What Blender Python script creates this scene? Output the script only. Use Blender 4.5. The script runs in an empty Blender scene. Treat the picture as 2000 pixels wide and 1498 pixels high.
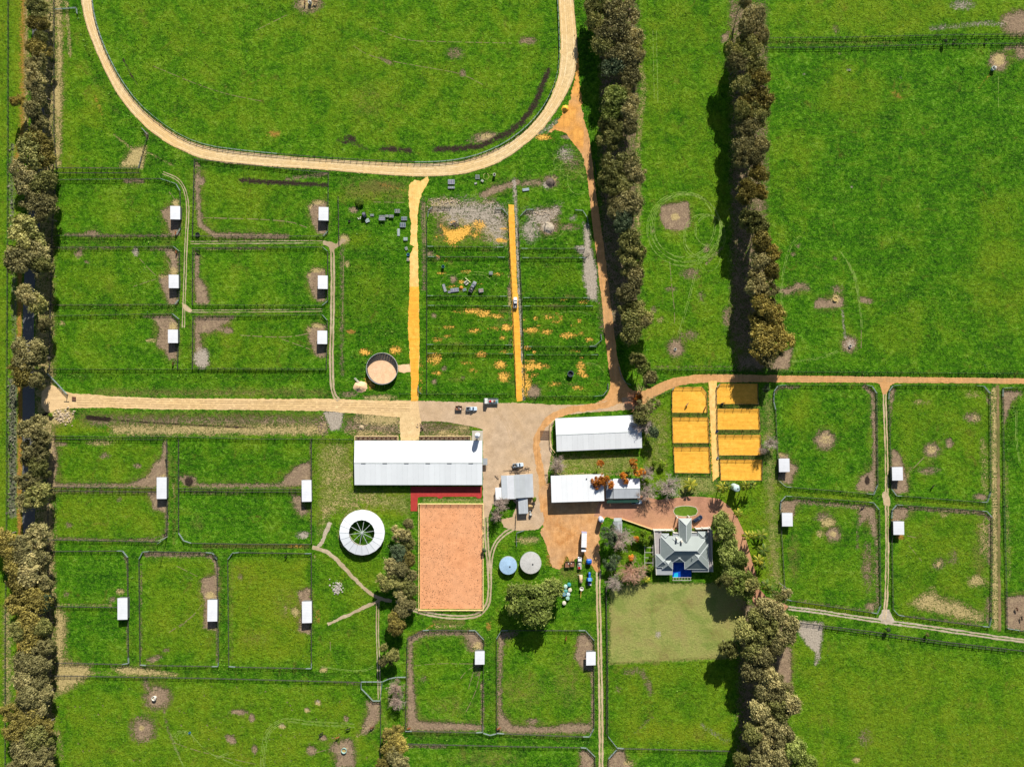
import bpy, bmesh, math, random
import numpy as np
from mathutils import Vector, Matrix, geometry
R = math.radians
random.seed(7); rng = np.random.default_rng(7)
S = bpy.context.scene; COL = S.collection
# ---------------- camera, world, sun, exposure ----------------
MPP = 0.25; CH = 361.0            # metres per photo pixel on the ground, drone height
cam = bpy.data.cameras.new('camera'); co = bpy.data.objects.new('camera', cam); COL.objects.link(co)
cam.sensor_width = 36; cam.lens = 36*CH/500.0; cam.clip_start = 1; cam.clip_end = 9000
co.location = (0, 0, CH); S.camera = co
SUNV = Vector((0.385, 1.6, 1.0)).normalized()     # towards the sun
w = bpy.data.worlds.new('World'); S.world = w; w.use_nodes = True
wn = w.node_tree; bg = wn.nodes['Background']; sk = wn.nodes.new('ShaderNodeTexSky'); sk.sky_type = 'NISHITA'
sk.sun_disc = False; sk.sun_elevation = math.asin(SUNV.z); sk.sun_rotation = math.atan2(SUNV.x, SUNV.y)
wn.links.new(sk.outputs[0], bg.inputs[0]); bg.inputs[1].default_value = 0.05
sl = bpy.data.lights.new('sun', 'SUN'); sl.energy = 5.0; sl.angle = R(0.53); sl.color = (1, 0.95, 0.86)
so = bpy.data.objects.new('sun', sl); COL.objects.link(so); so.rotation_euler = SUNV.to_track_quat('Z', 'Y').to_euler(); so.location = (50, 200, 150)
S.render.engine = 'CYCLES'
vs = S.view_settings; vs.view_transform = 'Standard'; vs.look = 'None'; vs.gamma = 1; vs.use_curve_mapping = False; vs.exposure = 0.65

def P(px, py, z=0.0):
    """ground-plan position of a point seen at photo pixel (px, py) and standing z metres high"""
    k = MPP*(1-z/CH)
    return Vector(((px-1000)*k, (749-py)*k, z))

# ---------------- node helpers ----------------
def lin(r, g, b):
    f = lambda c: ((c/255+0.055)/1.055)**2.4 if c > 10 else c/255/12.92
    return (f(r), f(g), f(b), 1)
class T:
    def __init__(s, name):
        s.m = bpy.data.materials.new(name); s.m.use_nodes = True; s.t = s.m.node_tree
        s.b = s.t.nodes['Principled BSDF']; s.b.inputs['Specular IOR Level'].default_value = 0.25
    def put(s, sock, v):
        if isinstance(v, bpy.types.NodeSocket): s.t.links.new(v, sock)
        else: sock.default_value = v
    def n(s, t, ins=None, **p):
        x = s.t.nodes.new('ShaderNode'+t)
        for k, v in p.items(): setattr(x, k, v)
        for k, v in (ins or {}).items(): s.put(x.inputs[k], v)
        return x
    def math(s, op, a, b=0.0, clamp=False):
        x = s.n('Math', {0: a, 1: b}, operation=op); x.use_clamp = clamp; return x.outputs[0]
    def mix(s, f, a, b, mode='MIX'):
        x = s.n('Mix', None, data_type='RGBA', blend_type=mode)
        s.put(x.inputs[0], f); s.put(x.inputs[6], a); s.put(x.inputs[7], b); return x.outputs[2]
    def noise(s, vec, sc, det=3, rough=.55, dist=0.0):
        return s.n('TexNoise', {'Vector': vec, 'Scale': sc, 'Detail': det, 'Roughness': rough, 'Distortion': dist}).outputs[0]
    def rng(s, v, a, b, c=0.0, d=1.0, smooth=False):
        x = s.n('MapRange', {0: v, 1: a, 2: b, 3: c, 4: d}); x.interpolation_type = 'SMOOTHSTEP' if smooth else 'LINEAR'; return x.outputs[0]
    def pos(s): return s.n('NewGeometry').outputs['Position']
    def obj(s): return s.n('TexCoord').outputs['Object']
    def rnd(s): return s.n('ObjectInfo').outputs['Random']
    def bump(s, h, st=.5, d=.1): s.put(s.b.inputs['Normal'], s.n('Bump', {'Height': h, 'Strength': st, 'Distance': d}).outputs[0])
    def base(s, c, rough=.9, metal=0.0):
        s.put(s.b.inputs['Base Color'], c); s.b.inputs['Roughness'].default_value = rough; s.b.inputs['Metallic'].default_value = metal; return s.m

def soil(name, c1, c2, c3, sc=.35, bump=.35, streak=None):
    t = T(name); v = t.pos()
    n1 = t.noise(v, .05, 3); n2 = t.noise(v, sc, 6, .65); n3 = t.noise(v, 2.6, 3, .7)
    c = t.mix(t.rng(n2, .33, .67), c1, c2); c = t.mix(t.rng(n1, .38, .66), c, c3)
    c = t.mix(t.rng(n3, .3, .75, 0, .45), c, (0.02, .014, .008, 1), 'MIX') if False else c
    k = t.math('MULTIPLY', t.rng(n3, .3, .7, .78, 1.18), t.rng(n2, .3, .7, .9, 1.1))
    if streak:
        mp = t.n('Mapping', {'Vector': v, 'Scale': streak}).outputs[0]
        k = t.math('MULTIPLY', k, t.rng(t.noise(mp, 1.0, 4, .6), .3, .7, .86, 1.12))
    c = t.n('VectorMath', {0: c, 3: k}, operation='SCALE').outputs[0]
    t.bump(t.math('ADD', n2, t.math('MULTIPLY', n3, .5)), bump, .25)
    return t.base(c, .95)
def paint(name, c, rough=.5, metal=0.0, dirt=.18, sc=.5):
    t = T(name); v = t.pos()
    n = t.noise(v, sc, 5, .65); n2 = t.noise(v, sc*9, 3, .6)
    k = t.math('MULTIPLY', t.rng(n, .3, .7, 1-dirt, 1.0), t.rng(n2, .3, .7, 1-dirt*.4, 1.0))
    cc = t.n('VectorMath', {0: c[:3], 3: k}, operation='SCALE').outputs[0]
    return t.base(cc, rough, metal)
def roofmat(name, c, axis='x', dirt=.12, pitch=.76, rough=.45):
    """ribbed metal sheeting: fine ribs as relief, patchy weathering"""
    t = T(name); v = t.obj()
    xyz = t.n('SeparateXYZ', {0: v}); a = xyz.outputs[0 if axis == 'x' else 1]
    rib = t.math('PINGPONG', a, pitch/2); rib = t.rng(rib, 0, pitch/2)
    n = t.noise(v, .25, 5, .6); n2 = t.noise(v, 3, 3, .6)
    k = t.math('MULTIPLY', t.rng(n, .3, .72, 1-dirt, 1.0), t.rng(n2, .3, .7, 1-dirt*.3, 1.0))
    sh = t.math('FLOOR', t.math('DIVIDE', a, pitch*4)); wn_ = t.n('TexWhiteNoise', {1: sh}, noise_dimensions='1D').outputs[0]
    k = t.math('MULTIPLY', k, t.rng(wn_, 0, 1, 1-dirt*.35, 1.0))
    k = t.math('MULTIPLY', k, t.rng(t.rnd(), 0, 1, .93, 1.0))
    cc = t.n('VectorMath', {0: c[:3], 3: k}, operation='SCALE').outputs[0]
    t.bump(rib, .35, .03)
    return t.base(cc, rough, 0)

# ---------------- ground cover painted as numbers on the ground grid ----------------
STEP = 3.0
ix = np.arange(-60, 2061, STEP); iy = np.arange(-60, 1561, STEP)
ext = np.array([60, 160, 400, 1000, 2500, 6000, 13000.])
gx = np.concatenate([ix[0]-ext[::-1], ix, ix[-1]+ext]); gy = np.concatenate([iy[0]-ext[::-1], iy, iy[-1]+ext])
NX, NY = len(gx), len(gy)
GX, GY = np.meshgrid(gx, gy)
CHN = dict(mud=0, straw=1, sand=2, grav=3, wet=4, lush=5, dry=6, track=7, lawn=8, orange=9, scrub=10, brown=11)
F = np.zeros((12, NY, NX), np.float32)
def win(x0, x1, y0, y1, m):
    a, b = np.searchsorted(gx, [x0-m, x1+m]); c, d = np.searchsorted(gy, [y0-m, y1+m])
    return slice(max(c-1, 0), d+1), slice(max(a-1, 0), b+1)
def acc(ch, sl, v):
    for c in ch.split('+'):
        F[CHN[c]][sl] = np.maximum(F[CHN[c]][sl], v)
def E(ch, cx, cy, rx, ry=None, s=1.0, ang=0, soft=.6):
    ry = ry or rx; m = max(rx, ry)*1.8; sl = win(cx-m, cx+m, cy-m, cy+m, 2)
    dx, dy = GX[sl]-cx, GY[sl]-cy; a = R(ang)
    u = (dx*math.cos(a)-dy*math.sin(a))/rx; v = (dx*math.sin(a)+dy*math.cos(a))/ry
    d = np.sqrt(u*u+v*v); acc(ch, sl, s*np.clip(.5+(1-d)/soft*.5, 0, 1))
def segd(X, Y, pts):
    D = np.full(X.shape, 1e9)
    for (x0, y0), (x1, y1) in zip(pts[:-1], pts[1:]):
        dx, dy = x1-x0, y1-y0; t = np.clip(((X-x0)*dx+(Y-y0)*dy)/(dx*dx+dy*dy+1e-9), 0, 1)
        D = np.minimum(D, np.hypot(X-x0-t*dx, Y-y0-t*dy))
    return D
TRK = []; TRAIL = []; KEEP = []
def L(ch, pts, w, s=1.0, soft=4.0):
    if ch == 'track': TRK.append(([tuple(p) for p in pts], s, w)); return
    if ch in ('mud', 'straw', 'grav') and w <= 2: TRAIL.append(([tuple(p) for p in pts], ch, w)); return
    xs = [p[0] for p in pts]; ys = [p[1] for p in pts]; sl = win(min(xs), max(xs), min(ys), max(ys), w+soft+4)
    d = segd(GX[sl], GY[sl], pts); acc(ch, sl, s*np.clip(.5+(w/2-d)/soft*.5, 0, 1))
def G(ch, pts, s=1.0, soft=5.0):
    xs = [p[0] for p in pts]; ys = [p[1] for p in pts]; sl = win(min(xs), max(xs), min(ys), max(ys), soft+4)
    X, Y = GX[sl], GY[sl]; ins = np.zeros(X.shape, bool)
    q = list(pts)+[pts[0]]
    for (x0, y0), (x1, y1) in zip(q[:-1], q[1:]):
        if y0 == y1: continue
        ins ^= ((y0 > Y) != (y1 > Y)) & (X < (x1-x0)*(Y-y0)/(y1-y0)+x0)
    d = segd(X, Y, q); d = np.where(ins, d, -d); acc(ch, sl, s*np.clip(.5+d/soft*.5, 0, 1))
def B(ch, x0, y0, x1, y1, s=1.0, soft=5.0): G(ch, [(x0, y0), (x1, y0), (x1, y1), (x0, y1)], s, soft)
# --- regional tone of the grass (lush = deep green, dry = yellowish) ---
G('dry', [(180, -60), (1090, -60), (1090, 120), (1000, 260), (800, 310), (400, 280), (240, 150)], .28, 60)
for b in ((110, 352, 350, 460), (105, 486, 345, 594), (105, 618, 340, 718), (385, 345, 640, 460), (380, 486, 640, 596), (380, 620, 640, 720)):
    B('dry', b[0], b[1], b[0]+(b[2]-b[0])*.6, b[3], .35, 70); B('lush', b[0]+(b[2]-b[0])*.62, b[1]+20, b[2]-30, b[3]-6, .35, 40)
B('dry', 110, 60, 200, 330, .45, 60); E('dry', 180, 210, 40, 70, .5)
B('lush', 660, 340, 800, 780, .55, 30); E('dry', 720, 380, 60, 14, .8); E('dry', 700, 470, 30, 14, .7); E('dry', 720, 570, 60, 60, .25)
B('lush', 840, 485, 1000, 770, .5, 20); B('lush', 1020, 440, 1185, 780, .55, 20)
for y in (430, 600, 680): B('dry', 850, y, 985, y+40, .25, 30)
for y in (520, 600): B('dry', 1030, y, 1150, y+50, .3, 30)
B('lush', 1255, 0, 1420, 400, .25, 60); B('dry', 1280, 60, 1380, 250, .25, 80); B('dry', 1280, 600, 1430, 700, .4, 60)
B('lush', 1530, 110, 2040, 700, .38, 120); E('dry', 1960, 520, 60, 120, .45); E('dry', 1660, 180, 70, 60, .4); E('dry', 1560, 320, 40, 90, .3)
B('dry', 1510, -20, 1750, 70, .5, 40); E('dry', 1760, 650, 120, 50, .25)
B('lush', 1560, 1240, 2040, 1540, .18, 80); E('dry', 1700, 1390, 120, 90, .35); E('dry', 1960, 1400, 60, 120, .35); E('dry', 1590, 1440, 40, 70, .3)
B('dry', 110, 1330, 700, 1500, .22, 60); E('dry', 200, 1470, 60, 30, .6); E('dry', 150, 1410, 25, 40, .5); E('dry', 620, 1480, 90, 25, .5); E('dry', 700, 1440, 30, 60, .5)
B('lush', 350, 865, 590, 945, .4, 20); B('lush', 355, 965, 600, 1050, .3, 20); B('lush', 120, 865, 310, 935, .25, 30); B('lush', 130, 1090, 240, 1280, .35, 30)
B('dry', 280, 1100, 400, 1280, .35, 40); B('dry', 455, 1090, 600, 1290, .6, 20); E('brown', 560, 1180, 30, 40, .35); E('brown', 500, 1250, 40, 20, .3)
B('dry', 800, 1250, 935, 1400, .25, 40); B('dry', 975, 1250, 1150, 1400, .3, 40); E('brown', 1020, 1350, 60, 40, .38); E('brown', 1110, 1330, 40, 60, .38); E('brown', 880, 1380, 50, 25, .36)
B('dry', 1190, 1290, 1430, 1460, .4, 30); E('lush', 1340, 1350, 50, 50, .5); B('dry', 1190, 1400, 1430, 1458, .8, 20); E('lush', 1230, 1380, 40, 30, .35)
for b in ((1520, 760, 1700, 945), (1530, 985, 1710, 1180), (1745, 765, 1925, 965), (1750, 1000, 1925, 1200)): B('lush', *b, .28, 30)
E('brown', 1550, 1090, 14, 50, .45); E('dry', 1560, 800, 25, 40, .6); E('dry', 1900, 850, 30, 90, .5); E('brown', 1915, 1080, 16, 70, .5)
# lawns of the house and barn
G('lawn', [(1192, 1150), (1245, 1140), (1300, 1138), (1400, 1140), (1450, 1150), (1460, 1200), (1425, 1285), (1190, 1296)], .95, 7)
B('dry', 1255, 800, 1310, 960, .5, 12); B('dry', 1100, 885, 1240, 922, .55, 8); B('dry', 1395, 940, 1525, 1150, .55, 20); B('dry', 1190, 1030, 1290, 1150, .3, 20)
G('lawn', [(1485, 770), (1512, 770), (1520, 940), (1530, 1150), (1500, 1150), (1490, 940)], .55, 16); G('lawn', [(1320, 925), (1400, 925), (1400, 965), (1320, 975)], .6, 12)
B('dry', 615, 862, 700, 1010, .85, 20); G('straw', [(640, 862), (668, 862), (660, 960), (720, 965), (800, 985), (640, 1000)], .43, 20); B('dry', 700, 955, 800, 1010, .9, 10); E('lush', 665, 900, 14, 60, .45)
B('lush', 611, 1080, 640, 1320, .3, 16); B('lush', 640, 1200, 735, 1320, .4, 20); B('lush', 690, 1190, 740, 1300, .3)
B('lawn', 824, 972, 942, 982, .55, 3); B('dry', 960, 1040, 1060, 1230, .3, 30); B('lush', 1100, 1150, 1165, 1220, .4, 20)
# verge strips between fences: rank dark grass
for a in (((103, 473), (345, 473)), ((103, 604), (345, 604)), ((380, 473), (640, 473)), ((380, 607), (630, 607)), ((100, 735), (640, 737)), ((660, 345), (830, 350)), ((860, 360), (980, 335)), ((840, 492), (985, 492)), ((840, 587), (990, 587)), ((840, 682), (995, 682)), ((1020, 496), (1140, 496)), ((1020, 590), (1160, 590)), ((1020, 684), (1170, 684)), ((825, 768), (1000, 774)), ((1020, 778), (1160, 778)), ((1270, 727), (2000, 732)), ((285, 310), (380, 320), (640, 334), (790, 342)), ((600, 340), (640, 344)), ((1500, 84), (2000, 79)), ((342, 860), (342, 1050)), ((262, 1080), (262, 1290)), ((437, 1085), (437, 1300)), ((957, 1230), (957, 1425)), ((800, 1442), (1150, 1448)), ((1183, 1130), (1183, 1450)), ((610, 870), (610, 1300)), ((262, 1312), (700, 1318)), ((1163, 1250), (1163, 1430)), ((150, 10), (170, 90), (200, 165), (260, 240), (330, 298)), ((760, 330), (480, 318))):
    L('lush', a, 12, .95, 8)
for a in (((1185, 10), (1185, 240)), ((1255, 10), (1250, 330))): L('dry', a, 20, .3, 20)
L('lush', ((1130, 0), (1140, 120), (1150, 300), (1172, 420), (1190, 540), (1205, 660), (1215, 740)), 18, .9, 10)
L('brown', ((1505, 83), (1750, 84)), 5, .6, 4); L('lush', ((1500, 93), (2000, 88)), 8, .9, 5)
# --- western road verge, scrub, straw strips ---
L('orange', ((47, -60), (46, 250), (30, 330)), 14, .75, 10); L('straw', ((52, -60), (50, 260)), 8, .7, 8); B('dry', 25, -60, 42, 1560, .9, 16)
L('orange', ((40, 480), (38, 640), (40, 790), (38, 1000), (42, 1100), (38, 1300), (34, 1500)), 8, .95, 5)
B('scrub', 17, 740, 34, 1010, .75, 8); B('scrub', 18, 280, 30, 470, .55, 8); B('scrub', 22, 480, 36, 740, .5, 8)
L('straw', ((110, -60), (116, 60), (116, 200), (112, 320)), 14, .75, 8); L('straw', ((130, 0), (134, 60), (137, 110)), 5, .85, 4); E('straw', 112, 190, 9, 45, .8)
B('straw', 66, -60, 108, 1560, .52, 8); B('mud', 84, 840, 104, 1320, .62, 8); B('straw', 5, 1180, 24, 1380, .55, 10)
G('straw', [(106, 1180), (130, 1200), (128, 1290), (180, 1298), (178, 1318), (155, 1335), (108, 1360)], .78, 12); L('straw', ((112, 1420), (120, 1480)), 12, .5, 8)
L('mud', ((100, 860), (104, 910), (100, 942)), 16, .9, 6); L('straw', ((102, 960), (104, 1050)), 12, .55, 8); L('straw', ((102, 1085), (108, 1180)), 10, .6, 8)
for b in ((104, 1180, 96, 1320),): pass
# --- wear in the upper-left paddocks ---
for cx, cy in ((336, 420), (331, 553), (330, 660)):
    G('mud', [(cx-22, cy-8), (cx-6, cy-16), (cx+14, cy-22), (cx+16, cy+40), (cx-2, cy+42), (cx-8, cy+20)], .95, 5); E('straw', cx+8, cy-22, 8, 9, .8); L('straw', ((cx+6, cy-30), (cx-6, cy-45)), 2, .6, 3)
for cx, cy in ((620, 420), (617, 552), (618, 660)):
    G('mud', [(cx-18, cy-18), (cx+4, cy-26), (cx+18, cy-26), (cx+18, cy+38), (cx, cy+36), (cx-12, cy+8)], .95, 5); E('straw', cx+2, cy-24, 12, 5, .9); E('straw', cx-14, cy-16, 5, 7, .6)
G('mud', [(280, 487), (330, 484), (348, 494), (346, 560), (335, 540), (332, 505), (320, 490)], .9, 5)
G('mud', [(280, 618), (335, 616), (347, 628), (345, 700), (340, 715), (337, 690), (305, 676), (312, 640), (300, 622)], .9, 5)
L('mud', ((125, 458), (200, 461), (330, 460)), 5, .8, 4); L('mud', ((110, 485), (250, 485)), 4, .7, 4); L('mud', ((110, 596), (330, 596)), 3, .6, 3)
L('mud', ((384, 350), (387, 400), (392, 440), (420, 460), (560, 462)), 9, .95, 5); E('mud', 391, 354, 8, 9, .9); G('mud', [(382, 312), (392, 322), (392, 352), (382, 352)], .7, 4)
G('mud', [(380, 490), (390, 500), (388, 540), (402, 560), (410, 592), (382, 594)], .95, 5); L('mud', ((400, 486), (520, 486)), 4, .7, 3)
G('mud', [(380, 620), (460, 618), (440, 632), (410, 650), (390, 650), (392, 670), (410, 712), (382, 716)], .95, 6); E('grav', 394, 700, 14, 18, .95); E('mud', 446, 646, 9, 7, .9); L('mud', ((410, 636), (440, 645)), 9, .8, 5)
L('wet', ((470, 352), (520, 356), (560, 358), (636, 362)), 7, .85, 6); L('mud', ((560, 350), (640, 340)), 7, .7, 5)
E('grav', 265, 492, 6, 9, .85); E('mud', 153, 496, 8, 9, .7); E('mud', 170, 512, 6, 4, .6); E('mud', 180, 456, 18, 5, .8); E('straw', 295, 665, 10, 5, .7); E('straw', 121, 632, 6, 5, .7)
L('straw', ((272, 505), (300, 535), (318, 548)), 1.5, .6, 2); L('straw', ((305, 545), (260, 560)), 1, .55, 2); E('straw', 318, 540, 8, 4, .8)
L('mud', ((380, 425), (560, 430), (600, 445)), 2, .6, 4); L('mud', ((470, 655), (560, 660), (610, 650)), 2, .58, 4); L('mud', ((550, 662), (605, 682)), 2, .55, 4)
G('straw', [(232, 325), (260, 290), (285, 285), (280, 328)], .9, 8); L('straw', ((222, 262), (250, 285), (270, 300)), 3, .8, 4); L('straw', ((290, 298), (340, 325)), 3, .7, 4)
L('mud', ((245, 354), (280, 354)), 8, .8, 4); L('straw', ((112, 328), (270, 329)), 2, .7, 3); G('mud', [(280, 252), (291, 262), (289, 275), (283, 262)], .9, 3)
L('orange', ((185, 190), (205, 235)), 7, .45, 8); L('wet', ((240, 115), (255, 145), (268, 166)), 2, .75, 3); L('brown', ((165, 120), (190, 170), (230, 220)), 10, .4, 10)
# --- ponds and worn curves inside the racetrack ---
L('wet', ((660, 275), (690, 280), (715, 290)), 6, .6, 7); E('wet', 685, 272, 14, 8, .55); L('wet', ((745, 290), (800, 295)), 8, .75, 7)
L('wet', ((850, 292), (900, 290), (940, 285), (985, 265), (1020, 238), (1045, 205), (1062, 160), (1072, 140)), 9, .85, 7); E('mud', 946, 270, 30, 10, .75, 10); E('straw', 950, 268, 16, 7, .6)
E('mud', 1030, 80, 18, 9, .62); E('mud', 904, 143, 7, 8, .7); E('mud', 755, 120, 16, 4, .7, -30); E('mud', 890, 105, 20, 12, .5); E('mud', 603, 8, 26, 17, .8); E('straw', 603, 8, 18, 12, .6); E('orange', 535, 262, 16, 8, .5); E('brown', 720, 200, 40, 50, .3)
for l in (((690, 90), (720, 110), (790, 125), (850, 135)), ((730, 55), (790, 80), (860, 82), (1000, 85)), ((850, 135), (905, 145), (950, 170)), ((560, 30), (500, 60)), ((300, 130), (420, 180), (520, 200))): L('mud', l, 1, .5, 2.5)
# --- middle strip ---
L('mud', ((668, 490), (668, 730)), 5, .7, 6); L('straw', ((671, 500), (669, 640)), 2, .7, 3); E('straw', 672, 468, 10, 10, .85); E('straw', 677, 515, 6, 8, .7); E('orange', 685, 648, 9, 5, .75); E('mud', 690, 410, 9, 7, .75)
L('brown', ((700, 380), (790, 385)), 6, .7, 6); L('straw', ((730, 395), (790, 396)), 2, .6, 4); L('orange', ((740, 360), (790, 372)), 6, .5, 8); E('sand', 713, 688, 12, 6, .85); E('sand', 772, 684, 12, 8, .7); G('sand', [(712, 738), (722, 740), (732, 756), (722, 760)], .8, 5)
E('straw', 740, 776, 34, 5, .8); E('mud', 680, 770, 20, 6, .6); L('mud', ((824, 395), (827, 470), (828, 560)), 4, .8, 5); L('straw', ((829, 395), (831, 480)), 2, .8, 3)
G('straw', [(830, 392), (870, 388), (900, 395), (960, 392), (968, 400), (920, 405), (845, 412)], .75, 8); G('straw', [(840, 415), (900, 410), (940, 425), (990, 430), (992, 480), (960, 478), (930, 450), (880, 445)], .66, 14)
G('mud', [(850, 408), (975, 404), (992, 420), (992, 475), (960, 460), (900, 425)], .6, 12); B('mud', 838, 406, 895, 416, .9, 4)
G('sand', [(862, 440), (880, 450), (920, 440), (915, 458), (890, 475), (880, 478), (870, 462)], .95, 6); E('sand', 935, 440, 14, 10, .62); E('sand', 930, 458, 12, 8, .55); E('sand', 978, 470, 10, 4, .8); E('grav', 885, 432, 12, 8, .8)
for x, y, rx, ry, s in ((920, 608, 34, 5, .62), (945, 612, 14, 8, .72), (970, 618, 16, 5, .55), (925, 646, 14, 5, .6), (965, 642, 14, 4, .62), (990, 640, 9, 7, .8), (848, 700, 14, 12, .62), (940, 692, 10, 6, .8), (983, 687, 10, 3, .6), (976, 712, 12, 8, .75), (985, 735, 12, 10, .72), (1038, 645, 14, 6, .75), (1068, 648, 12, 5, .68), (1110, 655, 16, 6, .62), (1135, 652, 5, 4, .7), (1040, 715, 28, 7, .8), (1025, 745, 12, 20, .7), (1135, 720, 9, 14, .68), (1140, 590, 10, 4, .6), (1100, 586, 10, 2, .7), (1028, 680, 8, 5, .6)): E('sand', x, y, rx, ry, s)
for x, y, r in ((868, 720, 6), (847, 617, 6), (885, 545, 8), (840, 495, 7), (855, 503, 5), (848, 745, 6), (905, 738, 4)): E('mud', x, y, r, r, .7)
G('mud', [(935, 380), (960, 365), (1000, 355), (1012, 350), (1020, 360), (985, 370), (945, 388)], .95, 5); E('mud', 957, 395, 14, 4, .8); E('straw', 880, 395, 20, 6, .7)
G('mud', [(1018, 415), (1095, 402), (1092, 420), (1070, 445), (1055, 442), (1040, 425)], .8, 7); E('mud', 1070, 444, 18, 14, .95); E('grav', 1035, 450, 18, 22, .52); E('grav', 1118, 425, 9, 8, .55); E('grav', 1068, 362, 10, 8, .7); E('mud', 1040, 358, 30, 8, .6)
G('grav', [(1140, 435), (1150, 440), (1155, 490), (1165, 530), (1167, 588), (1150, 585), (1138, 540), (1142, 500), (1120, 485), (1142, 478)], .95, 6); G('mud', [(1140, 440), (1152, 440), (1156, 520), (1145, 520)], .6, 6); E('mud', 1112, 444, 20, 7, .6)
L('grav', ((1004, 350), (1008, 420), (1012, 520), (1016, 620), (1018, 700), (1022, 780)), 6, .9, 4); E('mud', 1042, 765, 13, 12, .95); E('mud', 996, 570, 5, 20, .7); L('mud', ((995, 470), (997, 700)), 4, .6, 5); E('straw', 996, 590, 4, 14, .7)
G('mud', [(1080, 300), (1110, 290), (1135, 320), (1120, 335), (1095, 315)], .55, 12); L('grav', ((1050, 262), (1075, 250), (1090, 235)), 8, .7, 6); E('sand', 1062, 268, 14, 6, .75); E('mud', 1108, 268, 14, 4, .8); E('mud', 1076, 355, 15, 13, .8); E('straw', 1080, 352, 9, 6, .6)
# --- field between the windbreaks ---
G('mud', [(1292, 402), (1345, 393), (1349, 440), (1335, 450), (1300, 448), (1290, 425)], .95, 4); E('dry+lush', 1318, 422, 20, 17, .6); E('straw', 1319, 424, 8, 7, .9)
for rx, ry, cx, cy, s in ((72, 72, 1335, 447, .62), (68, 66, 1338, 445, .62), (60, 62, 1335, 440, .56), (40, 42, 1375, 460, .56), (28, 30, 1385, 450, .52)):
    a = np.linspace(0, 6.283, 40); L('track', [(cx+rx*math.cos(t), cy+ry*math.sin(t)) for t in a], 1.5, s, 3)
L('straw', ((1308, 510), (1312, 560), (1318, 610), (1317, 640)), 1.5, .62, 2.5); L('track', ((1360, 520), (1340, 600), (1325, 650)), 2, .55, 3)
E('mud', 1320, 680, 14, 16, .98); E('mud', 1345, 655, 22, 14, .45); E('mud', 1420, 620, 10, 22, .6); E('mud', 1370, 580, 9, 12, .5); E('mud', 1350, 535, 22, 12, .55); L('mud', ((1380, 515), (1410, 485)), 5, .75, 4); E('mud', 1380, 485, 7, 10, .65); E('mud', 1312, 565, 14, 6, .5); E('straw', 1290, 625, 8, 8, .5); E('mud', 1278, 605, 7, 8, .55); L('mud', ((1275, 716), (1480, 716)), 3, .72, 3); E('mud', 1275, 450, 5, 5, .7)
for x in (1275, 1282): L('track', ((x, 60), (x+3, 200)), 1, .45, 3)
L('straw', ((1252, 130), (1258, 170), (1245, 290), (1250, 400), (1240, 470)), 10, .62, 8); G('mud', [(1425, 60), (1420, 80), (1408, 88), (1410, 70)], .9, 4); L('mud', ((1430, -10), (1432, 60)), 8, .7, 6)
G('mud', [(1525, 690), (1550, 678), (1540, 720), (1508, 722), (1515, 700)], .98, 4); B('mud', 1440, 690, 1510, 722, .7, 12)
L('straw', ((1420, 100), (1432, 200), (1428, 330)), 12, .4, 12); B('mud', 1170, 0, 1250, 660, .5, 14); B('mud', 1425, 0, 1500, 690, .5, 14)
# --- big eastern fields ---
G('mud', [(1615, 588), (1640, 580), (1650, 585), (1645, 600), (1590, 602), (1592, 590)], .98, 4); E('mud', 1604, 592, 12, 9, .9); E('straw', 1632, 584, 9, 8, .95); E('mud', 1635, 565, 14, 10, .5); L('mud', ((1526, 568), (1540, 570), (1560, 558), (1575, 562)), 13, .8, 6); E('mud', 1690, 587, 15, 6, .85, -10); L('grav', ((1645, 603), (1648, 640), (1651, 660)), 3.5, .85, 3); E('mud', 1659, 672, 14, 15, .98); E('grav', 1659, 672, 11, 12, .5)
E('mud', 1559, 480, 6, 5, .7); E('mud', 1549, 497, 6, 4, .7); E('mud', 1630, 505, 5, 4, .6)
L('track', ((1563, 460), (1545, 475), (1535, 500), (1527, 540), (1524, 580), (1530, 612)), 2.5, .6, 3); L('track', ((1640, 490), (1660, 520), (1672, 560), (1680, 610), (1682, 640)), 2.5, .55, 3); L('track', ((1655, 510), (1672, 540), (1676, 590)), 2, .5, 3); L('track', ((1545, 705), (1600, 700), (1635, 685)), 2, .5, 4); L('straw', ((1682, 645), (1682, 680)), 2, .6, 3)
E('mud', 1990, 45, 32, 22, .98); L('grav', ((1820, 55), (1870, 52), (1930, 45), (1960, 48)), 9, .58, 8); E('grav', 1880, 10, 26, 12, .5); E('mud', 1950, 120, 17, 17, .95); E('straw', 1951, 116, 12, 12, .9); L('mud', ((1968, 112), (2000, 108)), 3, .8, 3); E('mud', 1995, 105, 12, 12, .8); L('mud', ((1960, 96), (2000, 92)), 8, .7, 5)
L('orange', ((1935, 145), (1912, 172)), 3, .6, 4); L('track', ((1950, 150), (1950, 210)), 1, .5, 3); E('orange', 1750, 185, 14, 8, .45, -30); E('mud', 1632, 58, 8, 10, .5); E('mud', 1640, 105, 4, 4, .6)
for x, y in ((1656, 136), (1664, 366), (1760, 152), (1570, 145)): E('grav', x, y, 3, 3, .7)
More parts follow.
